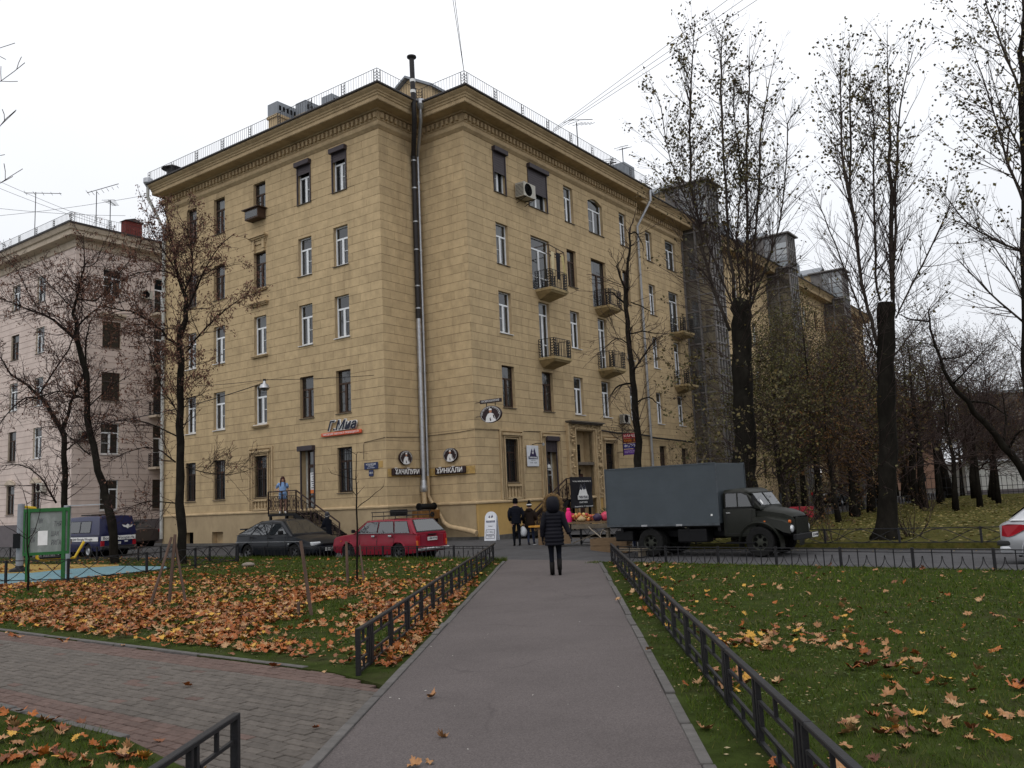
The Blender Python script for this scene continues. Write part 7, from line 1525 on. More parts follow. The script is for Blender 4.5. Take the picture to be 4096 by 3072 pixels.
# ================================================================ TREES
TR = {
'Tc': [[(-11.76,30.50,-0.04,0.159),(-11.82,30.50,1.68,0.154),(-11.87,30.50,3.02,0.140),(-11.84,30.50,4.84,0.127),(-11.84,30.50,6.76,0.115),(-11.87,30.50,8.13,0.102),(-11.68,30.50,9.00,0.081),(-11.73,30.50,9.68,0.068),(-12.00,30.50,10.50,0.051),(-12.13,30.50,11.32,0.038),(-12.32,30.50,12.24,0.026),(-12.45,30.50,12.80,0.013)],[(-11.89,30.50,7.64,0.055),(-12.25,30.40,8.04,0.047),(-12.86,30.31,8.62,0.038),(-13.56,30.21,9.03,0.030),(-14.30,30.11,9.17,0.021),(-14.55,30.02,9.34,0.013)],[(-11.67,30.50,7.46,0.038),(-11.17,30.32,7.97,0.034),(-10.46,30.14,8.60,0.026),(-9.67,29.96,9.14,0.017),(-9.23,29.77,9.30,0.009)],[(-11.68,30.50,9.00,0.043),(-11.19,30.45,10.00,0.034),(-10.69,30.40,10.95,0.021),(-10.28,30.36,11.46,0.017),(-9.91,30.31,11.70,0.009)],[(-11.86,30.50,10.22,0.038),(-12.33,30.34,10.47,0.030),(-13.05,30.18,10.46,0.021),(-13.62,30.03,10.22,0.017),(-14.19,29.87,9.86,0.009)],[(-11.73,30.50,9.68,0.038),(-11.33,30.24,10.58,0.026),(-11.41,29.97,11.76,0.017),(-11.65,29.71,12.35,0.009)],[(-12.01,30.50,3.57,0.027),(-12.76,30.44,4.10,0.023),(-13.64,30.38,4.00,0.014),(-14.29,30.32,3.67,0.009)],[(-12.00,30.50,2.13,0.023),(-13.16,30.88,2.23,0.018),(-14.01,31.26,2.04,0.009)],[(-11.65,30.50,3.37,0.018),(-10.81,30.68,3.12,0.014),(-9.96,30.87,3.08,0.009),(-9.32,31.05,3.29,0.009)],[(-11.95,30.50,4.48,0.027),(-13.05,30.66,5.00,0.023),(-13.86,30.82,5.18,0.014),(-14.62,30.99,5.09,0.009)],[(-11.93,30.50,5.30,0.023),(-12.51,30.33,6.41,0.018),(-13.01,30.16,8.03,0.013),(-13.58,29.99,8.32,0.009)],[(-11.95,30.50,10.41,0.030),(-12.54,30.52,11.34,0.021),(-13.00,30.54,12.24,0.013),(-13.15,30.57,12.85,0.009)],],
'Tb': [[(-15.38,33.30,-0.02,0.168),(-15.55,33.30,1.55,0.163),(-15.92,33.30,3.03,0.139),(-16.30,33.30,4.48,0.124),(-16.52,33.30,5.63,0.119),(-16.65,33.30,7.30,0.109),(-16.97,33.30,8.56,0.098),(-17.14,33.30,9.78,0.065),(-17.06,33.30,10.41,0.051),(-16.84,33.30,11.48,0.037),(-16.81,33.30,12.26,0.019),(-16.87,33.30,12.96,0.009)],[(-17.02,33.30,8.70,0.061),(-17.45,33.19,9.18,0.056),(-18.07,33.08,9.62,0.042),(-18.96,32.97,10.03,0.028),(-19.85,32.85,10.38,0.019)],[(-17.06,33.30,10.36,0.037),(-16.19,33.08,10.22,0.028),(-15.38,32.86,10.95,0.023),(-14.26,32.65,12.25,0.009)],[(-16.85,33.30,11.67,0.028),(-16.22,32.91,11.63,0.019),(-15.71,32.51,12.18,0.009)],[(-16.73,33.30,6.39,0.040),(-17.39,33.11,6.65,0.030),(-18.13,32.92,6.51,0.025),(-18.65,32.73,6.17,0.015)],[(-16.44,33.30,4.18,0.030),(-17.47,33.73,4.96,0.020),(-18.27,34.15,5.64,0.015)],[(-16.99,33.30,9.28,0.033),(-16.15,33.52,10.12,0.023),(-15.54,33.74,10.24,0.019),(-15.06,33.96,10.57,0.009)],[(-17.12,33.30,9.87,0.028),(-18.09,33.50,10.85,0.019),(-18.95,33.71,11.68,0.014),(-19.66,33.91,11.97,0.009)],[(-16.57,33.30,5.98,0.030),(-15.88,33.60,6.80,0.020),(-15.37,33.90,7.22,0.015)],],
'Ta': [[(-19.56,37.70,0.03,0.134),(-19.63,37.70,2.44,0.129),(-19.70,37.70,4.11,0.118),(-19.81,37.70,5.40,0.112),(-20.34,37.70,6.39,0.090),(-20.81,37.70,7.09,0.078),(-21.40,37.70,7.69,0.056),(-22.09,37.70,8.12,0.039),(-22.69,37.70,9.07,0.026)],[(-19.82,37.70,5.63,0.078),(-19.48,37.56,6.45,0.067),(-19.15,37.42,7.32,0.062),(-18.76,37.28,7.97,0.050),(-18.57,37.15,9.60,0.032),(-18.30,37.01,10.36,0.016)],[(-20.02,37.70,2.46,0.045),(-20.37,37.59,3.19,0.034),(-20.83,37.48,3.82,0.028),(-21.50,37.38,4.18,0.022),(-22.27,37.27,4.15,0.011)],[(-20.76,37.70,7.03,0.045),(-21.55,37.80,7.14,0.034),(-22.38,37.89,6.50,0.022),(-22.76,37.99,6.07,0.017)],[(-20.88,37.70,7.27,0.039),(-19.45,37.83,10.04,0.026),(-21.29,37.96,11.37,0.021),(-22.24,38.09,13.01,0.016),(-23.17,38.22,14.00,0.011)],[(-19.74,37.70,4.67,0.028),(-19.11,38.10,5.34,0.022),(-18.46,38.50,5.80,0.011)],],
'Tl': [[(-12.28,21.90,0.17,0.028),(-12.31,21.90,0.81,0.020),(-12.33,21.90,1.30,0.016),(-12.35,21.90,1.79,0.012),(-12.38,21.90,2.19,0.010),(-12.51,21.90,2.59,0.006)],[(-12.33,21.90,1.30,0.012),(-12.27,22.07,1.47,0.010),(-12.23,22.23,1.92,0.008),(-12.29,22.40,2.28,0.006)],[(-12.34,21.90,1.28,0.010),(-12.48,21.63,1.49,0.008),(-12.56,21.36,1.62,0.004)],[(-12.38,21.90,2.17,0.008),(-12.19,21.97,2.28,0.006),(-11.86,22.04,2.44,0.004)],],
'Ts': [[(-3.78,20.30,0.14,0.024),(-3.75,20.30,1.72,0.019),(-3.75,20.30,2.37,0.013),(-3.73,20.30,2.95,0.008),(-3.63,20.30,2.99,0.004)],[(-3.73,20.30,1.71,0.011),(-3.41,20.40,1.96,0.008),(-3.14,20.51,2.19,0.005)],[(-3.75,20.30,1.98,0.008),(-3.86,20.30,2.14,0.005),(-3.89,20.31,2.27,0.004)],[(-3.76,20.30,2.37,0.008),(-4.00,20.10,2.43,0.005),(-4.25,19.91,2.52,0.003)],[(-3.74,20.30,2.95,0.005),(-3.94,20.27,3.07,0.003)],],
'Td': [[(4.45,32.00,1.46,0.151),(4.54,32.00,2.95,0.138),(4.56,32.00,5.01,0.122),(4.49,32.00,6.51,0.105),(4.43,32.00,8.24,0.088),(4.47,32.00,9.34,0.076),(4.51,32.00,9.54,0.065),(4.73,32.00,10.92,0.045),(4.75,32.00,11.66,0.035)],[(4.56,32.00,6.29,0.038),(4.96,31.61,6.85,0.029),(5.39,31.21,7.36,0.017)],[(4.61,32.00,5.10,0.034),(5.15,32.42,5.33,0.025),(5.59,32.83,5.06,0.017)],[(4.46,32.00,8.81,0.038),(4.06,32.35,9.40,0.029),(3.72,32.70,9.54,0.017)],[(4.52,32.00,7.72,0.029),(5.00,32.05,7.79,0.025),(5.77,32.09,7.68,0.013)],[(4.44,32.00,5.83,0.038),(3.99,31.81,5.74,0.034),(3.61,31.62,5.39,0.017)],[(4.49,32.00,7.29,0.025),(4.09,32.39,7.64,0.021),(3.46,32.79,7.21,0.013)],[(4.48,32.00,9.39,0.040),(4.25,32.07,10.21,0.035),(4.22,32.14,10.44,0.025)],[(4.75,32.00,11.61,0.030),(5.07,32.37,11.77,0.025),(5.36,32.73,11.38,0.015)],[(4.64,32.00,8.93,0.025),(5.11,32.33,8.81,0.021),(5.54,32.67,8.65,0.013)],],
'Te': [[(7.59,29.00,1.38,0.446),(7.65,29.00,2.58,0.385),(7.76,29.00,4.20,0.345),(7.85,29.00,5.84,0.333),(7.93,29.00,7.30,0.324),(7.99,29.00,8.14,0.341)],[(7.73,29.00,8.19,0.105),(7.72,29.00,10.72,0.089),(7.80,29.01,13.12,0.069),(7.88,29.01,15.78,0.067),(8.04,29.01,17.49,0.037),(8.19,29.01,18.24,0.018)],[(8.20,29.00,8.34,0.097),(8.41,28.96,10.89,0.081),(8.56,28.93,13.06,0.065),(8.75,28.89,15.01,0.061),(8.99,28.85,17.28,0.018)],[(7.52,29.00,7.10,0.105),(6.95,29.03,9.26,0.097),(6.64,29.07,11.88,0.081),(6.65,29.10,13.66,0.069),(6.79,29.14,15.49,0.061),(7.16,29.17,18.31,0.018)],[(8.24,29.00,7.83,0.081),(8.88,28.97,11.74,0.065),(8.96,28.94,12.36,0.073),(9.15,28.91,14.33,0.055),(9.78,28.88,16.65,0.018)],[(8.23,29.00,7.74,0.065),(9.42,28.85,10.59,0.049),(9.87,28.71,12.91,0.037),(9.99,28.56,14.26,0.037),(10.39,28.41,14.70,0.012)],[(7.71,29.00,7.94,0.057),(6.81,28.92,10.52,0.045),(5.89,28.83,13.14,0.032),(5.67,28.75,15.09,0.030),(5.39,28.66,15.86,0.012)],[(7.98,29.00,8.22,0.065),(8.07,29.14,10.53,0.053),(8.41,29.27,12.76,0.041),(8.39,29.41,15.27,0.037),(8.59,29.54,16.57,0.012)],],
'Tf': [[(11.07,26.50,-0.09,0.459),(11.12,26.50,0.15,0.375),(11.23,26.50,1.04,0.275),(11.40,26.50,2.68,0.267),(11.59,26.50,4.77,0.259),(11.74,26.50,6.47,0.259),(11.81,26.50,7.33,0.275)],[(11.42,26.50,5.97,0.100),(11.23,26.35,6.81,0.092),(11.03,26.21,7.90,0.083),(10.82,26.06,10.58,0.089),(10.70,25.92,12.31,0.056),(10.85,25.77,15.06,0.017)],[(11.01,26.50,10.73,0.067),(11.11,26.14,12.99,0.050),(11.17,25.78,15.42,0.017)],[(12.03,26.50,7.41,0.100),(12.20,26.55,9.03,0.122),(12.47,26.60,11.91,0.083),(12.64,26.65,13.76,0.050),(12.87,26.70,16.35,0.017)],[(11.65,26.50,7.38,0.058),(11.57,26.38,8.89,0.061),(11.91,26.27,13.01,0.039),(11.84,26.15,14.79,0.017)],[(12.04,26.50,7.10,0.067),(12.53,26.52,10.96,0.067),(12.94,26.54,13.69,0.044),(13.56,26.56,15.60,0.017)],[(12.07,26.50,6.80,0.042),(13.12,26.48,8.55,0.044),(13.92,26.47,9.93,0.028),(14.23,26.45,10.44,0.011)],[(11.38,26.50,5.63,0.042),(10.54,26.42,8.65,0.039),(10.08,26.33,10.12,0.028),(9.78,26.25,10.99,0.011)],[(11.89,26.50,5.60,0.038),(12.99,26.90,6.71,0.029),(14.16,27.29,7.76,0.017)],[(11.34,26.50,4.78,0.038),(10.72,26.26,5.83,0.029),(10.05,26.02,6.75,0.017)],],
'Tg': [[(14.67,25.00,0.11,0.210),(14.91,25.00,2.94,0.178),(15.23,25.00,6.12,0.157),(15.62,25.00,9.69,0.136),(15.93,25.00,13.17,0.094),(16.21,25.00,15.16,0.063),(16.53,25.00,17.55,0.031)],[(15.62,25.00,9.69,0.073),(15.21,24.97,11.23,0.052),(14.95,24.93,12.84,0.037),(14.66,24.90,14.30,0.021),(14.45,24.87,15.00,0.010)],[(15.93,25.00,13.17,0.063),(15.39,24.85,15.06,0.042),(15.00,24.70,16.23,0.026),(14.85,24.55,17.04,0.010)],[(15.47,25.00,8.30,0.063),(14.64,25.07,8.75,0.047),(13.93,25.13,9.31,0.037),(13.27,25.20,10.44,0.016)],[(15.23,25.00,6.12,0.052),(14.07,24.83,7.22,0.037),(13.28,24.66,8.04,0.021)],[(15.76,25.00,11.10,0.052),(15.20,24.89,12.81,0.031),(14.92,24.78,14.22,0.016)],[(15.32,25.00,6.66,0.047),(14.99,25.19,7.93,0.031),(14.38,25.37,9.31,0.016)],],
'Tn': [[(19.35,32.00,-0.01,0.161),(18.77,32.00,1.75,0.141),(18.06,32.00,2.93,0.126),(17.15,32.00,4.18,0.101),(16.38,32.00,5.39,0.071),(15.97,32.00,6.74,0.050),(15.84,32.00,7.68,0.035),(15.87,32.00,8.15,0.020)],[(15.84,32.00,7.66,0.035),(15.08,31.83,7.74,0.030),(14.57,31.66,7.93,0.015)],[(18.06,32.00,2.88,0.045),(18.27,32.06,3.93,0.035),(18.30,32.11,4.80,0.020)],[(16.89,32.00,4.55,0.045),(17.86,32.39,4.55,0.035),(18.79,32.78,4.03,0.020)],[(18.19,32.00,2.72,0.050),(18.33,31.62,3.24,0.040),(18.64,31.23,3.49,0.025)],[(16.47,32.00,5.28,0.040),(16.81,31.58,5.71,0.025),(17.26,31.16,6.33,0.015)],[(16.17,32.00,6.22,0.035),(16.75,31.74,6.25,0.020),(17.16,31.48,6.60,0.010)],[(16.10,32.00,6.53,0.030),(15.75,32.25,6.90,0.020),(15.34,32.51,6.76,0.010)],],
}
BARK = mat('dark wet bark', (.013, .011, .009), .95, spec=.05, var=.45, scale=5, bump=.8, bscale=18, stretch=(1, 1, .35), dirt=((.035, .034, .024), 3, .5))
BARKG = mat('poplar bark', (.012, .0105, .0085), .95, spec=.05, var=.45, scale=4, bump=.8, bscale=14, stretch=(1, 1, .3), dirt=((.03, .028, .022), 2.5, .6))
BARKL = mat('grey limb bark', (.045, .037, .031), .9, spec=.08, var=.35, scale=5, bump=.4, bscale=20)
TWIG = mat('thin twigs', (.05, .036, .033), .9, spec=.08, var=.25, scale=3)
TWIGR = mat('reddish twigs', (.036, .022, .021), .9, spec=.08, var=.25, scale=3)
SEED_L = ramp_mat('dry brown seed clusters', [(.1, .045, .03), (.16, .075, .045), (.07, .03, .022)])
POP_L = ramp_mat('dull poplar leaves', [(.045, .045, .018), (.1, .085, .03), (.05, .035, .018), (.13, .1, .03)])
OLV_L = ramp_mat('olive willow leaves', [(.05, .055, .014), (.1, .09, .02), (.035, .04, .014), (.12, .085, .02)])
BRN_L = ramp_mat('rusty brown leaves', [(.09, .04, .012), (.14, .07, .02), (.05, .03, .014), (.12, .05, .012)])
class Tree:
    def __init__(s, seed): s.r = np.random.default_rng(seed); s.a = []; s.tips = []
    def seg(s, p, q, r0, r1): s.a.append((*p, *q, r0, r1))
    def rot(s, d, ang):
        d = d/np.linalg.norm(d); u = s.r.normal(size=3); u -= d*(u@d); u /= np.linalg.norm(u)+1e-9; return d*cos(ang)+u*sin(ang)
    def grow(s, p, d, L, r, lev, P):
        # P: dict of wander, trop, step, kids (per metre), ang, ratio, maxlev, minr
        n = max(2, int(L/P['step'])); st_ = L/n; p = np.array(p, float); d = np.array(d, float); r0 = r
        for i in range(n):
            f = (i+1)/n; d = d+s.r.normal(size=3)*P['wander']; d[2] += P['trop']*st_*(1 if lev < P['maxlev'] else P.get('tt', 1)); d /= np.linalg.norm(d); q = p+d*st_; r1 = max(P['minr'], r0*(1-f*.8)); s.seg(p, q, r, r1)
            if lev < P['maxlev']:
                for _ in range(s.r.poisson(P['kids'][lev]*st_)):
                    if f < P.get('bare', .12): continue
                    s.grow(p+(q-p)*s.r.random(), s.rot(d, P['ang']+s.r.normal()*.15), L*P['ratio']*(1.1-f*.75)*(.6+.7*s.r.random()), max(P['minr'], r1*.6), lev+1, P)
            elif s.r.random() < P.get('tipp', .5): s.tips.append((*q, *d))
            p, r = q, r1
        s.tips.append((*p, *d))
def limb_pts(pl, k=3):
    pl = np.array(pl); n = len(pl); t = np.arange(n); tt = np.linspace(0, n-1, (n-1)*k+1); out = []
    for c in range(4):        # Catmull-Rom through the joints
        y = pl[:, c]; m = np.gradient(y); i = np.clip(tt.astype(int), 0, n-2); u = tt-i
        out.append((2*u**3-3*u**2+1)*y[i]+(u**3-2*u**2+u)*m[i]+(-2*u**3+3*u**2)*y[i+1]+(u**3-u**2)*m[i+1])
    return np.stack(out, 1)
def leaves_np(pts, size, spread, n, r, droop=0., ratio=.6):
    pts = np.asarray(pts); P = np.repeat(pts[:, :3], n, 0); m = len(P); P = P+r.normal(size=(m, 3))*spread
    a = r.normal(size=(m, 3)); a[:, 2] -= droop; a /= np.linalg.norm(a, axis=1)[:, None]; b = np.cross(a, r.normal(size=(m, 3))); b /= np.linalg.norm(b, axis=1)[:, None]; c = np.cross(a, b)
    s = (size*(.6+.8*r.random(m)))[:, None]
    V = np.stack([P, P+a*s*.45+b*s*ratio*.5+c*s*.1, P+a*s, P+a*s*.45-b*s*ratio*.5+c*s*.1], 1).reshape(-1, 3); F = np.arange(m*4).reshape(-1, 4); return V, F
def flush(T, t, org, twm, lm, lsize, lspread, ln, lfilter=None, droop=0, lratio=.6, tw_name='twigs'):
    A = np.array(T.a)
    if len(A):
        V, F = tubes_np(A[:, :3]-org, A[:, 3:6]-org, A[:, 6], A[:, 7], 3); tag(inst(tw_name, mesh_np(tw_name, V, F, twm, True), t), kind='stuff')
    if lm and T.tips:
        tp = np.array(T.tips)
        if lfilter is not None: tp = tp[lfilter(tp, T.r)]
        if len(tp):
            V, F = leaves_np(tp[:, :3]-org, lsize, lspread, ln, T.r, droop, lratio); tag(inst('leaves', mesh_np('leaves', V, F, lm), t), kind='stuff')
def traced_tree(key, label, bark, P, twm, lm, ls, lsp, ln, lfilter=None, droop=0, first_bare=.4, lratio=.6, extra=None, limbm=None, spawn=1.0, group=None, thin=1.):
    data = TR[key]; o = np.array([data[0][0][0], data[0][0][1], 0.]); t = thing('tree', label, 'tree', tuple(o), group=group); T = Tree(hash(key) % 1000 if False else sum(map(ord, key)))
    for bi, pl in enumerate(data):
        if bi == 0: pl = [(pl[0][0], pl[0][1], min(-.1, pl[0][2]-.1), pl[0][3]*1.3)]+[tuple(q) for q in pl]
        Q = limb_pts(pl); rr = np.maximum(Q[:, 3]*(thin if bi else 1), .006)
        if bi == 0: rr = rr*(1+.05*np.sin(np.arange(len(rr))*2.3))
        wob = T.r.normal(size=(len(Q), 3))*np.minimum(.03, rr*.5)[:, None]; wob[0] = 0; Q3 = Q[:, :3]+wob-o
        MB().tube(Q3.tolist(), rr.tolist(), 12 if rr.max() > .1 else 7).build('trunk' if bi == 0 else 'limb', bark if bi == 0 else (limbm or bark), t, smooth=True)
        Ltot = np.linalg.norm(np.diff(Q[:, :3], axis=0), axis=1).sum(); acc = 0
        for i in range(len(Q)-1):
            p, q = Q[i, :3], Q[i+1, :3]; L = np.linalg.norm(q-p); acc += L; f = acc/Ltot
            if f < (first_bare if bi == 0 else .08): continue
            d = (q-p)/(L+1e-9)
            for _ in range(T.r.poisson(P['density']*L*spawn)):
                T.grow(p+(q-p)*T.r.random(), T.rot(d, P['ang0']+T.r.normal()*.2), P['len']*(1.15-f*.7)*(.5+.8*T.r.random()), min(rr[i]*.55, P['r0']), 0, P)
        if rr[-1] < .09: T.grow(Q[-1, :3], Q[-1, :3]-Q[-3, :3], P['len']*P.get('tip', .5), rr[-1], 0, P)
    if extra: extra(T)
    flush(T, t, o, twm, lm, ls, lsp, ln, lfilter, droop, lratio); return t
MAP = dict(wander=.2, trop=.25, step=.17, kids=(3.2, 3.6), ang=.75, ratio=.5, maxlev=2, minr=.0065, density=7.5, ang0=.85, len=1.9, r0=.022, tipp=.25)
top = lambda z0, p0, p1: (lambda tp, r: r.random(len(tp)) < np.where(tp[:, 2] > z0, p1, p0))
traced_tree('Tc', 'thick maple with dry brown seed clusters rising before the ochre building edge', BARK, MAP, TWIGR, SEED_L, .1, .07, 4, top(6.0, .12, .8), 1.2, .35, .4)
traced_tree('Tb', 'leaning maple with forked top standing in front of the blue van', BARK, MAP, TWIGR, SEED_L, .1, .06, 3, top(5.5, .15, .5), 1.2, .35, .4)
traced_tree('Ta', 'maple forked into two limbs behind the green notice board', BARK, MAP, TWIGR, SEED_L, .1, .06, 2, top(5, .1, .3), 1.2, .3, .4)
SAP = dict(MAP, density=1.6, len=.9, r0=.01, minr=.003)
traced_tree('Tl', 'thin young tree with forked stem growing in front of the notice board', BARK, SAP, TWIGR, None, 0, 0, 0, first_bare=.4)
traced_tree('Ts', 'young bare sapling tied between two stakes before the red estate', BARK, dict(SAP, density=.6, len=.4, minr=.002), TWIGR, SEED_L, .06, .03, 1, lambda tp, r: r.random(len(tp)) < .04, 1.2, .5, .4)
LIN = dict(wander=.16, trop=.1, step=.16, kids=(3.0, 3.0), ang=.6, ratio=.5, maxlev=2, minr=.006, density=5, ang0=.9, len=1.9, r0=.018, tipp=.2)
traced_tree('Td', 'slim dark pollarded tree between the lorry box and projecting shop signs', BARK, LIN, TWIG, POP_L, .06, .04, 1, lambda tp, r: r.random(len(tp)) < .06, .5, .3)
POPL = dict(wander=.05, trop=.16, step=.28, kids=(2.4, 2.3), ang=.5, ratio=.45, maxlev=2, minr=.0038, density=7.2, ang0=.66, tip=.18, len=2.5, r0=.018, tipp=.3, bare=.2, tt=1.5)
def sprouts(c, z0, z1, n, L, P, rad):
    def fn(T):
        for _ in range(n):
            z = T.r.uniform(z0, z1); a = T.r.uniform(0, 2*pi); d = np.array([cos(a), sin(a), T.r.uniform(.15, .9)]); T.grow((c[0]+rad*cos(a), c[1]+rad*sin(a), z), d/np.linalg.norm(d), L*T.r.uniform(.5, 1.2), .014, 0, P)
    return fn
SPR = dict(wander=.1, trop=.12, step=.2, kids=(2.2, 1.5), ang=.6, ratio=.45, maxlev=2, minr=.004, tipp=.8)
def lowleaf(z0, zt, pl, pm, ph): return lambda tp, r: r.random(len(tp)) < np.where(tp[:, 2] < z0, pl, np.where(tp[:, 2] > zt, ph, pm))
traced_tree('Te', 'tall pollarded poplar with five upright leaders rising right behind the lorry', BARKG, POPL, TWIG, POP_L, .105, .1, 3, (lambda tp, r: lowleaf(7.0, 12.0, .55, .1, .55)(tp, r) & ((tp[:, 2] < 7.5) | (r.random(len(tp)) < 1.15-sst(7.5, 11.0, tp[:, 0])))), .2, .97, .75, sprouts((7.7, 29), 1.2, 8.5, 110, 2.8, SPR, .3), BARKL, thin=.55)
traced_tree('Tf', 'pollarded poplar with thick bare trunk standing beyond the crossed arc fence', BARKG, dict(POPL, density=6.2), TWIG, POP_L, .1, .1, 3, lowleaf(6.0, 11.0, .1, .02, .42), .2, .97, .75, sprouts((11.1, 26.5), 1.5, 7.5, 60, 2.5, SPR, .25), BARKL, thin=.6)
traced_tree('Tg', 'tall leafy topped poplar at the frame edge above the silver car', BARKG, dict(POPL, density=6.2), TWIG, POP_L, .1, .1, 3, lowleaf(4, 9.5, .05, .06, .55), .2, .25, .75, None, BARKL, thin=.65)
traced_tree('Tn', 'dark leaning tree with snapped top slanting in from frame edge', BARK, dict(LIN, trop=.3, len=1.9, density=2.4), TWIG, POP_L, .06, .05, 1, lambda tp, r: r.random(len(tp)) < .1, .3, .2)
# park trees further off: each its own crown, trunk and limbs
def park_tree(label, x, y, h, r, seed, lm, twm=TWIG, lean=(0, 0), dens=1., leafp=.5, ln=2, lsz=.1, split=2, wide=1., z0=.3, sp=.25):
    h *= 1.17; t = thing('tree', label, 'tree', (x, y, 0), group='park trees beyond the street'); T = Tree(seed); o = np.array([x, y, 0.]); q = T.r
    zb = h*.35; top_ = np.array([x+lean[0]*h, y+lean[1]*h, h*.9]); n = 7
    pts = [(o[0]+(top_[0]-x)*f+q.normal()*.06*h*.1, o[1]+(top_[1]-y)*f+q.normal()*.06*h*.1, -.1+(h*.9+.1)*f) for f in np.linspace(0, 1, n)]
    MB().tube([tuple(np.array(p)-o) for p in pts], [r*1.35]+[r*(1.02-f)**1.3 for f in np.linspace(.08, 1, n-1)], 8).build('trunk', BARK, t, smooth=True)
    P = dict(wander=.14, trop=.1, step=.3*h/9, kids=(1.8*dens, 1.7*dens), ang=.65, ratio=.5, maxlev=2, minr=.009, tipp=.75)
    k = int(32*dens*wide)
    for i in range(k):
        f = z0+(1-z0)*i/k; j = f*(n-1); a, b = pts[int(j)], pts[min(n-1, int(j)+1)]; p = np.array(a)+(np.array(b)-np.array(a))*(j-int(j)); az = q.uniform(0, 6.28); up = q.uniform(.15, .9)
        d = np.array([cos(az), sin(az), up]); d /= np.linalg.norm(d); T.grow(p, d, h*.36*wide*(1.1-f*.65)*q.uniform(.7, 1.15), r*.33*(1.1-f), 0, P)
    flush(T, t, o, twm, lm, lsz, sp, ln, lambda tp, r_: r_.random(len(tp)) < leafp); return t
park_tree('olive leaved willow like tree beside the second glazed lift shaft', 15.2, 44.0, 10.5, .2, 1, OLV_L, dens=1.25, leafp=.8, ln=3, wide=1.15)
park_tree('dense olive leaved tree drooping over the cafe porch', 18.25, 47.4, 9.0, .24, 2, OLV_L, leafp=.75, ln=3, dens=1.2, wide=1.2)
park_tree('rusty leaved tree with thin trunk behind red road barrier', 14.6, 40.2, 6.6, .12, 3, BRN_L, leafp=.8, ln=3, dens=1.15, wide=1.2)
park_tree('brown leaved tree just behind the thick poplar trunk', 20.6, 50.9, 10.5, .2, 4, BRN_L, leafp=.45, dens=1.2)
park_tree('forked dark tree in mid park, nearest the leaning pair', 25.0, 53.7, 11.0, .22, 5, OLV_L, leafp=.7, ln=3, dens=1.2, wide=1.15)
park_tree('olive leaved park tree left of the forked dark tree', 27.5, 60, 11.5, .28, 6, OLV_L, leafp=.75, ln=3, dens=1.15, wide=1.15)
park_tree('slim dark park tree before the iron fence', 33.3, 68.7, 12, .26, 7, BRN_L, leafp=.4, dens=1.15)
park_tree('slanting park tree before the iron fence', 40.3, 81, 14, .36, 8, OLV_L, lean=(-.1, 0), leafp=.5, dens=1.15)
park_tree('many stemmed bare tree before the low white building', 38.9, 73.9, 11, .3, 9, None, dens=1.4, wide=1.1)
park_tree('bare second stem of the many stemmed tree, leaning outward', 40.2, 74.0, 10, .22, 10, None, lean=(.15, 0), dens=1.2)
for i, (x, y, h, lb, lm, lp) in enumerate(((31, 90, 12, 'tall brown tree far behind the iron fence, nearest the ochre wing end', BRN_L, .5), (38, 104, 13, 'far bare brownish tree beyond the garage, beside the grey block', BRN_L, .3), (47, 108, 12, 'far tree with rusty crown before the distant grey block', BRN_L, .5), (56, 104, 12.5, 'far bare tree before the middle of the distant grey block', None, 0), (66, 108, 13, 'far rusty tree before the outer end of the distant grey block', BRN_L, .6), (24, 84, 13, 'tall olive tree near the far end of the ochre wing', OLV_L, .6), (30, 120, 15, 'far tall bare tree beyond the olive ones', None, 0), (20.5, 62, 9.5, 'olive tree standing over the black off road car', OLV_L, .6), (45, 88, 9, 'yellowing low tree beside the garage wall', OLV_L, .7), (22, 100, 15, 'far brown tree behind the ochre wing end', BRN_L, .4), (44, 62, 9, 'bare spreading tree at the park side near silver car', None, 0), (52, 96, 11, 'brown tree rising right behind the white garage', BRN_L, .4), (60, 92, 10, 'bare tree rising behind the garage, outer one', None, 0), (34, 76, 11, 'dark bushy tree by the iron fence, inner one', OLV_L, .6), (29, 70, 10, 'low dense brown tree in front of iron fence', BRN_L, .6), (37, 92, 13, 'dense brown tree rising between iron fence and grey block', BRN_L, .6), (43, 97, 13, 'dense olive brown tree right of the brown one beyond iron fence', OLV_L, .6))):
    park_tree(lb, x, y, h, .2+.01*(i % 4), 40+i, lm, dens=1.25, leafp=lp, ln=5, lsz=.1, wide=1.2, sp=.35)
# low shrubs round the poplar foot and by the wing
def shrub(label, x, y, h, n, seed, lm, lp=.7, ln=2, ls=.07):
    t = thing('shrub', label, 'shrub', (x, y, 0)); T = Tree(seed); P = dict(wander=.12, trop=.05, step=.2, kids=(2.2, 1.5), ang=.6, ratio=.5, maxlev=2, minr=.004, tipp=.8)
    for i in range(n):
        a = T.r.uniform(0, 6.28); d = np.array([cos(a)*.6, sin(a)*.6, 1.]); T.grow((x+.2*cos(a), y+.2*sin(a), 0), d/np.linalg.norm(d), h*T.r.uniform(.6, 1.1), .014, 0, P)
    flush(T, t, np.array([x, y, 0.]), TWIG, lm, ls, .06, ln, lambda tp, r: r.random(len(tp)) < lp); return t
shrub('leafy shrub behind the lorry bonnet at poplar foot', 8.9, 28.3, 2.2, 26, 61, POP_L); shrub('twiggy shrub between the slim tree and tall poplar', 6.6, 30.6, 3.6, 34, 62, POP_L, .6); shrub('greenish undergrowth shrub beside the thick poplar trunk', 12.3, 27.4, 1.5, 18, 63, OLV_L)
shrub('brown bare shrub before the forked dark tree', 23.2, 49.5, 1.6, 20, 64, BRN_L, .4); shrub('tall leafy sucker shrub by the crossed arc fence', 9.6, 26.9, 1.4, 9, 65, BRN_L, .6)
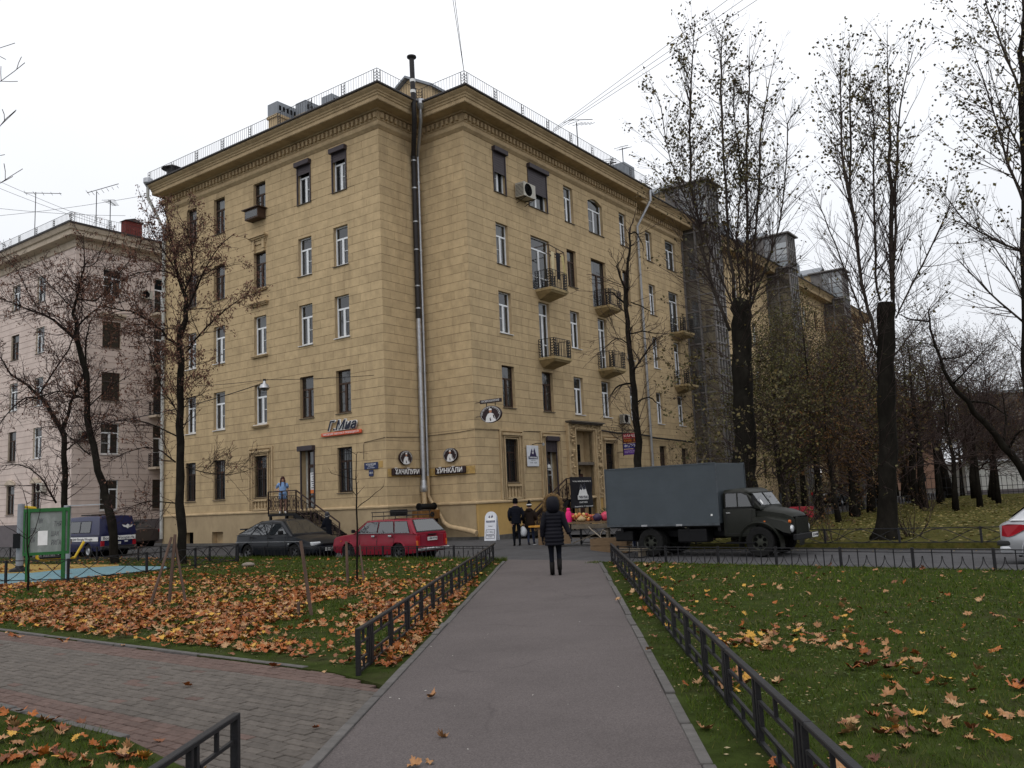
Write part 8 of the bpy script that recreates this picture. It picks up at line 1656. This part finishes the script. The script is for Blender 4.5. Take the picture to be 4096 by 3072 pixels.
# branch tips reaching into the frame at its upper edge: they belong to a tree beside the viewer
t = thing('overhanging_branch', 'bare budded branch tips of near tree reaching in at upper frame edge', 'branch', (-4.6, 6.0, 0)); T = Tree(77)
for p, d, L in (((-4.8, 7.2, 5.35), (.95, .1, .35), .75), ((-4.85, 7.2, 4.8), (.9, .1, .45), .85), ((-4.85, 7.3, 4.4), (.85, .0, .55), .75), ((-4.9, 7.3, 3.05), (.9, .05, .3), .6), ((-4.8, 7.2, 5.8), (.9, 0, .4), .55)): T.grow(np.array(p), np.array(d)/np.linalg.norm(d), L, .007, 1, dict(wander=.1, trop=.35, step=.12, kids=(3, 3, 2), ang=.7, ratio=.4, maxlev=2, minr=.0035, tipp=0))
MB().tube([(-6.2+4.6, 1.1, -.0), (-6.1+4.6, 1.1, 3.0), (-5.8+4.6, 1.2, 6.5)], [.14, .12, .06], 8).build('trunk', BARK, t, smooth=True)
flush(T, t, np.array([-4.6, 6., 0]), TWIG, None, 0, 0, 0)
for i, (x, y, h, lb, lm, lp) in enumerate(((16.8, 53, 11.5, 'tall olive tree close to the wing between second and third lift shafts', OLV_L, .75), (22.5, 57.5, 12, 'dense brown tree behind the thick poplar, beside the side road', BRN_L, .65), (12.6, 41.5, 8.5, 'olive tree near the first lift shaft, behind the lorry cab', OLV_L, .75), (28.5, 78, 14, 'tall dark tree in line with the thick poplar, far park edge', OLV_L, .6), (33, 84, 13, 'dense brown tree beyond the forked dark tree', BRN_L, .65), (17.5, 45.5, 4.5, 'low rusty bushy tree by ring fence', BRN_L, .85), (27, 66, 7, 'low olive bushy tree in the park middle', OLV_L, .8), (36, 80, 6, 'low dark bushy tree along iron fence, middle one', BRN_L, .7))):
    park_tree(lb, x, y, h, .2, 80+i, lm, dens=1.3, leafp=lp, ln=5, lsz=.1, wide=1.2, sp=.35, z0=.2)
for i, (x, y, h, lb, lm, lp) in enumerate(((23.6, 47, 8.5, 'bare twiggy tree just beyond the thick poplar, park side', None, 0), (27.5, 52, 9.5, 'bare reddish twigged tree nearest the silver car side of park', None, 0), (31.5, 57, 10.5, 'brown twiggy tree before the iron fence gate', BRN_L, .3), (35, 64, 11, 'olive brown tree between silver car and iron fence', OLV_L, .45), (30, 62, 11.5, 'tall twiggy tree behind the leaning dark tree tip', BRN_L, .3), (46, 76, 11, 'bare tree standing before the garage wall middle', None, 0), (50, 80, 12, 'bare tree standing before the garage wall outer part', None, 0), (26, 72, 14, 'tall brownish tree closing the view at the wing end', BRN_L, .5))):
    park_tree(lb, x, y, h, .15, 120+i, lm, TWIGR if i % 2 else TWIG, dens=1.35, leafp=lp, ln=3, lsz=.09, wide=1.25, sp=.3, z0=.22)
# ================================================================ GRASS AND FALLEN LEAVES
GRASSM = ramp_mat('grass blades', [(.03, .055, .007), (.05, .085, .01), (.075, .105, .018), (.04, .065, .009), (.13, .12, .04)], rough=.8, var=.1)
GRASSM.node_tree.nodes['Principled BSDF'].inputs['Specular IOR Level'].default_value = .0
def vnoise(x, y, s, seed=0):
    r = np.random.default_rng(seed); G = r.random((64, 64)); u = x/s; v = y/s; i = np.floor(u).astype(int); j = np.floor(v).astype(int); f = u-i; g = v-j; f = f*f*(3-2*f); g = g*g*(3-2*g)
    a = G[i % 64, j % 64]; b = G[(i+1) % 64, j % 64]; c = G[i % 64, (j+1) % 64]; d = G[(i+1) % 64, (j+1) % 64]
    return (a*(1-f)+b*f)*(1-g)+(c*(1-f)+d*f)*g
LEFT_L = [(xl(9.15)-.12, 9.2), (xl(25.1)-.12, 25.1)]+edge_pts(-12.2, 22, 10)+[(-26, 38), (-17.5, 29.5), (-14.3, 31), (-11.8, 29.3), (-11.25, 28), (-14.4, 23.8), (-19, 22.4), (-18, l1(-18)+.12)]
RIGHT_L = [(xr(3)+.12, 3), (14, 3), (14, 11)]+edge_pts(-33, -15.3, 8)+[(xr(22.8)+.12, 22.6)]
NEAR_L = [(-9, l2(-9)-.12), (-3.46, l2(-3.46)-.1), (-2.66, 6.46), (-2.25, 6.0), (-2.5, 2.5), (-9, 2.5)]
def infr(x, y): return (y > 3.6) & (np.abs(x/y+.0) < .68)
def scatter(poly, dens, seed, far=40):
    P = np.array(poly); r = np.random.default_rng(seed); x0, y0 = P.min(0); x1, y1 = P.max(0); n = int((x1-x0)*(y1-y0)*dens); x = r.uniform(x0, x1, n); y = r.uniform(y0, y1, n)
    k = inpoly(x, y, poly) & infr(x, y) & (y < far); return x[k], y[k], r
gv, gf, nv = [], [], 0
for poly, seed in ((LEFT_L, 1), (RIGHT_L, 2), (NEAR_L, 3)):
    for (d0, d1, dens, h, w) in ((0, 7.5, 1500, .042, .0055), (7.5, 11, 800, .045, .008), (11, 17, 330, .05, .013), (17, 34, 130, .06, .022)):
        x, y, r = scatter(poly, dens, seed*10+int(d0), d1+1); d = np.hypot(x, y); k = (d >= d0) & (d < d1)
        m = .45*vnoise(x, y, 1.7, 4)+.35*vnoise(x, y, .5, 5)+.2*r.random(len(x)); s_ = (x-.83-.0556*y)  # thin and trodden beside the path kerbs
        thin = np.where((s_ > 0) & (s_ < .6), .16, 0)+np.where((x-(-1.83+.0556*y) > -.65) & (x < 0), .14, 0)
        k &= m > .33+thin+.1*(vnoise(x, y, 3.1, 17) > .62)
        x, y, m = x[k], y[k], m[k]; n = len(x); a = r.uniform(0, 2*pi, n); hh = h*(.5+.8*r.random(n))*(.65+.8*m); ww = w*(.7+.6*r.random(n)); lx = r.normal(0, .5, n)*hh; ly = r.normal(0, .5, n)*hh
        b = np.stack([x, y, np.full(n, .008)], 1); dx = np.stack([np.cos(a)*ww/2, np.sin(a)*ww/2, np.zeros(n)], 1)
        V = np.stack([b-dx, b+dx, b+np.stack([lx, ly, hh], 1)], 1).reshape(-1, 3); gv.append(V); gf.append(np.arange(n*3).reshape(-1, 3)+nv); nv += n*3
tag(inst('grass', mesh_np('grass', np.concatenate(gv), np.concatenate(gf), GRASSM)), 'short green lawn grass with worn and muddy patches', 'grass', kind='stuff')
# tufts at the fence feet and the lawn's street edge
x, y = [], []
rg_ = np.random.default_rng(21)
for i in range(5200):
    t_ = rg_.uniform(-12.4, 4); p = st(t_, 7.8+abs(rg_.normal(0, .12))); x.append(p[0]); y.append(p[1])
for i in range(4200):
    t_ = rg_.uniform(-33, -15.4); p = st(t_, float(s_edge(t_))+.05+abs(rg_.normal(0, .15))); x.append(p[0]); y.append(p[1])
n = len(x); b = np.stack([x, y, np.full(n, .0)], 1); a = rg_.uniform(0, 6.28, n); hh = np.where(np.array(x) > 1.5, .03+.04*rg_.random(n), .07+.09*rg_.random(n)); dx = np.stack([np.cos(a)*.008, np.sin(a)*.008, 0*a], 1)
V = np.stack([b-dx, b+dx, b+np.stack([rg_.normal(0, .04, n), rg_.normal(0, .04, n), hh], 1)], 1).reshape(-1, 3)
tag(inst('grass_fringe', mesh_np('grass_fringe', V, np.arange(n*3).reshape(-1, 3), GRASSM)), 'longer grass fringe along the street edge of the lawns', 'grass', kind='stuff')
# ---- maple leaves
HALF = [(0, 1), (.1, .68), (.27, .76), (.2, .44), (.5, .64), (.52, .49), (.84, .48), (.6, .27), (.74, .08), (.4, .04), (.36, -.2), (.07, -.13), (.02, -.2), (.015, -.5)]
OUT = HALF+[(-a, b) for a, b in HALF[:0:-1]]
def leaf_template(seed, curl=1.):
    r = random.Random(seed); c1, c2, c3, tw = r.uniform(-.1, .5)*curl, r.uniform(-.1, .4)*curl, r.uniform(-.3, .3)*curl, r.uniform(-.4, .4)*curl; ph = r.uniform(0, 6)
    def z(a, b): return c1*a*a+c2*(b-.2)**2+c3*a*b+tw*.25*sin(3*a+ph)*b+.06*sin(7*b+ph+5*a)*curl
    V = [(0, .15, z(0, .15))]+[(a*r.uniform(.9, 1.05)*(1-.25*max(0, c1)), b, z(a, b)) for a, b in OUT]; n = len(OUT)
    V = np.array(V); V[:, 2] -= V[:, 2].min(); return V, np.array([(0, 1+i, 1+(i+1) % n) for i in range(n)])
LT = [leaf_template(i, 1.25) for i in range(8)]
LEAFC = dict(orange=[(.34, .1, .015), (.3, .085, .015), (.22, .06, .015)], tan=[(.36, .19, .08), (.3, .14, .055), (.42, .26, .13)], yellow=[(.5, .26, .03), (.55, .33, .06), (.45, .22, .03)], brown=[(.13, .045, .02), (.19, .07, .028), (.09, .03, .018)])
LM = {k: ramp_mat(k+' fallen leaf', v, rough=.48, var=.2) for k, v in LEAFC.items()}
LMESH = {(c, i): mesh_np('fallen_leaf', LT[i][0]*.1, LT[i][1], LM[c]) for c in LM for i in range(8)}
LV = []   # x, y, z, size, tone
def add_leaves(poly, fn, seed, dmax, far=40):
    x, y, r = scatter(poly, dmax, seed, far); k = r.random(len(x))*dmax < fn(x, y); x, y = x[k], y[k]
    tn = r.random(len(x)); tn = np.where((x > 0) & (r.random(len(x)) < .55), .47+.53*r.random(len(x)), tn)
    LV.extend(zip(x, y, np.full(len(x), .03), (.42+.55*r.random(len(x)))*np.where(x > 0, np.where(y < 9, 1.25, 1), 1), tn))
def dl(x, y):
    w = .6*x+.8*y-6.36; c = vnoise(x, y, 1.1, 8)*.6+vnoise(x, y, .45, 9)*.4
    d = np.where(w < .35, 5, np.where(w < 6.2, 150, np.where(w < 8, 65, 13)))*np.clip((c-.3)*3.4, .03, 1.25)
    return np.where((x > -2.6) & (w > 2.5) & (w < 8), d*1.1, d)*np.where(y > 24, .6, 1)
add_leaves(LEFT_L, dl, 31, 200)
def dr(x, y):
    s_ = x-(1.27+.049*y); c = vnoise(x, y, .9, 12)
    near = np.exp(-np.abs(s_-.35)/.8); return np.where(s_ < 0, 15*np.clip((c-.25)*2, .1, 1), 3.2+95*near*np.clip((c-.33)*2.4, 0, 1)*np.where(y < 11, 1, .28))*np.where(y > 13, .45, 1)*(.25+1.25*c)
add_leaves(RIGHT_L, dr, 32, 110)
add_leaves(NEAR_L, lambda x, y: 60*np.clip((vnoise(x, y, .6, 14)-.25)*2, .1, 1), 33, 60)
add_leaves(PAVP, lambda x, y: .35+0*x, 34, 1)
add_leaves(PAVP, lambda x, y: np.where(np.abs(.6*x+.8*y-6.3) < .18, 3.5, 0), 37, 4)
LV = np.array(LV); LV[:, 2] = np.where(inpoly(LV[:, 0], LV[:, 1], PAVP), .004, LV[:, 2])
d = np.hypot(LV[:, 0], LV[:, 1]); vis = infr(LV[:, 0]*1.06, LV[:, 1]) & (LV[:, 1] > 4.35); order = np.argsort(np.where(vis, d/LV[:, 3], 1e3+d)); one = order[:286]; rest = order[286:]
TONE = ('orange', 'tan', 'yellow', 'brown')
def tone(v): return TONE[0] if v < .47 else TONE[1] if v < .8 else TONE[2] if v < .89 else TONE[3]
def zone(x, y):
    if inpoly(np.array([x]), np.array([y]), PAVP)[0]: return 'on the brick paving'
    if inpoly(np.array([x]), np.array([y]), NEAR_L)[0]: return 'on the small grass corner before the brick paving'
    if x > 0: return 'on the grass strip between path kerb and bar fence' if x < 1.27+.049*y else 'on the lawn behind the long bar fence'
    return 'on the leaf strewn lawn beyond the brick paving'
rl = random.Random(9)
for i in one:
    x, y, z, s, v = LV[i]; c = tone(v); o = inst('fallen_leaf', LMESH[(c, rl.randrange(8))], None, (x, y, z), (rl.gauss(0, .3), rl.gauss(0, .3), rl.uniform(0, 6.28)), (s, s, s*rl.uniform(.8, 1.9)))
    tag(o, '%s fallen maple leaf lying %s' % (c, zone(x, y)), 'leaf', '%s fallen leaves %s' % (c, zone(x, y)))
LVS = {c: [[], [], 0] for c in TONE}
rr_ = np.random.default_rng(41)
for i in rest:
    x, y, z, s, v = LV[i]; c = tone(v); V, F = LT[rl.randrange(8)]; V = V*.1*s; V = V*np.array([1, 1, rl.uniform(.6, 1.6)]); a, b, g = rl.uniform(0, 6.28), rl.gauss(0, .35), rl.gauss(0, .35)
    ca, sa_ = cos(a), sin(a); cb, sb = cos(b), sin(b); cg, sg = cos(g), sin(g)
    M = np.array([[ca, -sa_, 0], [sa_, ca, 0], [0, 0, 1]]) @ np.array([[1, 0, 0], [0, cb, -sb], [0, sb, cb]]) @ np.array([[cg, 0, sg], [0, 1, 0], [-sg, 0, cg]])
    L_ = LVS[c]; L_[0].append(V @ M.T+np.array([x, y, z+rl.uniform(0, .02)])); L_[1].append(F+L_[2]); L_[2] += len(V)
V = []; F = []; MI = []; b = 0
for k, c in enumerate(TONE):
    if LVS[c][0]: v = np.concatenate(LVS[c][0]); f = np.concatenate(LVS[c][1]); V.append(v); F.append(f+b); MI.append(np.full(len(f), k)); b += len(v)
tag(inst('leaf_litter', mesh_np('leaf_litter', np.concatenate(V), np.concatenate(F), [LM[c] for c in TONE], mi=np.concatenate(MI))), 'thick litter of orange and tan maple leaves over the lawns', 'leaf litter', kind='stuff')
# single leaves on the asphalt path and its kerb
for lb, x, y, s, c in (('tan fallen leaf on the path, farthest up toward the walking woman', 1.55, 14.4, .85, 'tan'), ('tan fallen leaf lying on the path near the brick paving edge, farther one', -.86, 8.07, .8, 'tan'), ('small tan leaf on the path, between two pairs of leaves', -.62, 6.72, .75, 'tan'), ('tan fallen leaf on the near part of path, beside a smaller one', -.76, 6.02, .8, 'tan'), ('small curled leaf touching the tan leaf on the near path', -.66, 6.1, .5, 'tan'), ('curled tan leaf resting on the path kerb by the long fence', 1.36, 9.75, .8, 'tan')):
    tag(inst('fallen_leaf', LMESH[(c, rl.randrange(8))], None, (x, y, .012 if x < 1.3 else .04), (rl.gauss(0, .25), rl.gauss(0, .25), rl.uniform(0, 6.28)), (s, s, s*1.6)), lb, 'leaf', 'single leaves on the path')
# small yellowish poplar leaves and litter specks over lawns, street edges and the park
def specks(name, poly, dens, size, cols, seed, fn=None, z=.02, far=80, label=''):
    x, y, r = scatter(poly, dens, seed, far)
    if fn is not None: k = r.random(len(x)) < fn(x, y); x, y = x[k], y[k]
    n = len(x); T_ = np.stack([x, y, zg(x, y)+z+.015*r.random(n), r.normal(0, .3, n), r.normal(0, .3, n), r.normal(0, .3, n)], 1); V, F = leaves_np(T_, size, .01, 1, r, 0, .7)
    V = V.reshape(-1, 4, 3); c = V.mean(1, keepdims=True); V = c+(V-c)*np.array([1, 1, .3]); V[..., 2] += size*.1
    tag(inst(name, mesh_np(name, V.reshape(-1, 3), F, cols)), label, 'leaf litter', kind='stuff')
SPK = ramp_mat('small leaf specks', [(.2, .14, .05), (.12, .07, .03), (.3, .23, .1), (.08, .05, .025), (.34, .28, .16)])
specks('leaf_specks', RIGHT_L, 60, .035, SPK, 51, lambda x, y: .2+.8*vnoise(x, y, 1.3, 3), label='small pale poplar leaves scattered in the lawn by the long fence')
specks('leaf_specks', LEFT_L, 34, .04, SPK, 52, label='small leaf scraps scattered between the maple leaves')
WEED = ramp_mat('broad weed leaves', [(.05, .085, .012), (.035, .06, .012), (.08, .1, .02), (.06, .075, .02)], rough=.7)
specks('weeds', RIGHT_L, 190, .032, WEED, 56, lambda x, y: (y < 13)*np.clip((vnoise(x, y, .8, 23)-.3)*2, 0, 1), label='broad leaved weeds low in the lawn by the long fence')
specks('weeds', LEFT_L, 60, .035, WEED, 57, lambda x, y: (y < 17)*np.clip((vnoise(x, y, .8, 24)-.3)*2, 0, 1), label='broad leaved weeds low between the fallen leaves')
PSP = ramp_mat('park leaf litter', [(.17, .125, .035), (.1, .07, .02), (.24, .19, .06), (.06, .06, .015), (.3, .23, .09)])
specks('leaf_specks', [st(-13.7, 1.6), st(-40, 1.6), uv(75, 60), uv(75, 9.4), uv(14, 9.4)], 17, .15, PSP, 53, lambda x, y: .25+.75*vnoise(x, y, 2.5, 6), .05, 75, label='yellow brown leaf litter over the park grass beyond the street')
specks('leaf_specks', [st(-13.5, 2.6), st(-36, 2.6), st(-36, 1.7), st(-13.5, 1.7)], 30, .05, SPK, 54, None, .02, 40, label='leaf scraps gathered in the far gutter behind the lorry')
x, y, r = scatter([(xl(3.5), 3.5), (xr(3.5), 3.5), (xr(30), 30), (xl(30), 30)], .9, 61, 30); n = len(x); T_ = np.stack([x, y, np.full(n, .008), r.normal(0, .3, n), r.normal(0, .3, n), 0*x], 1); V, F = leaves_np(T_, .03, .0, 1, r, 0, .7); V[:, 2] = .012
tag(inst('litter_scraps', mesh_np('litter_scraps', V, F, mat('pale paper scraps', (.5, .48, .44), .8))), 'tiny pale scraps of litter on the asphalt path', 'litter', kind='stuff')
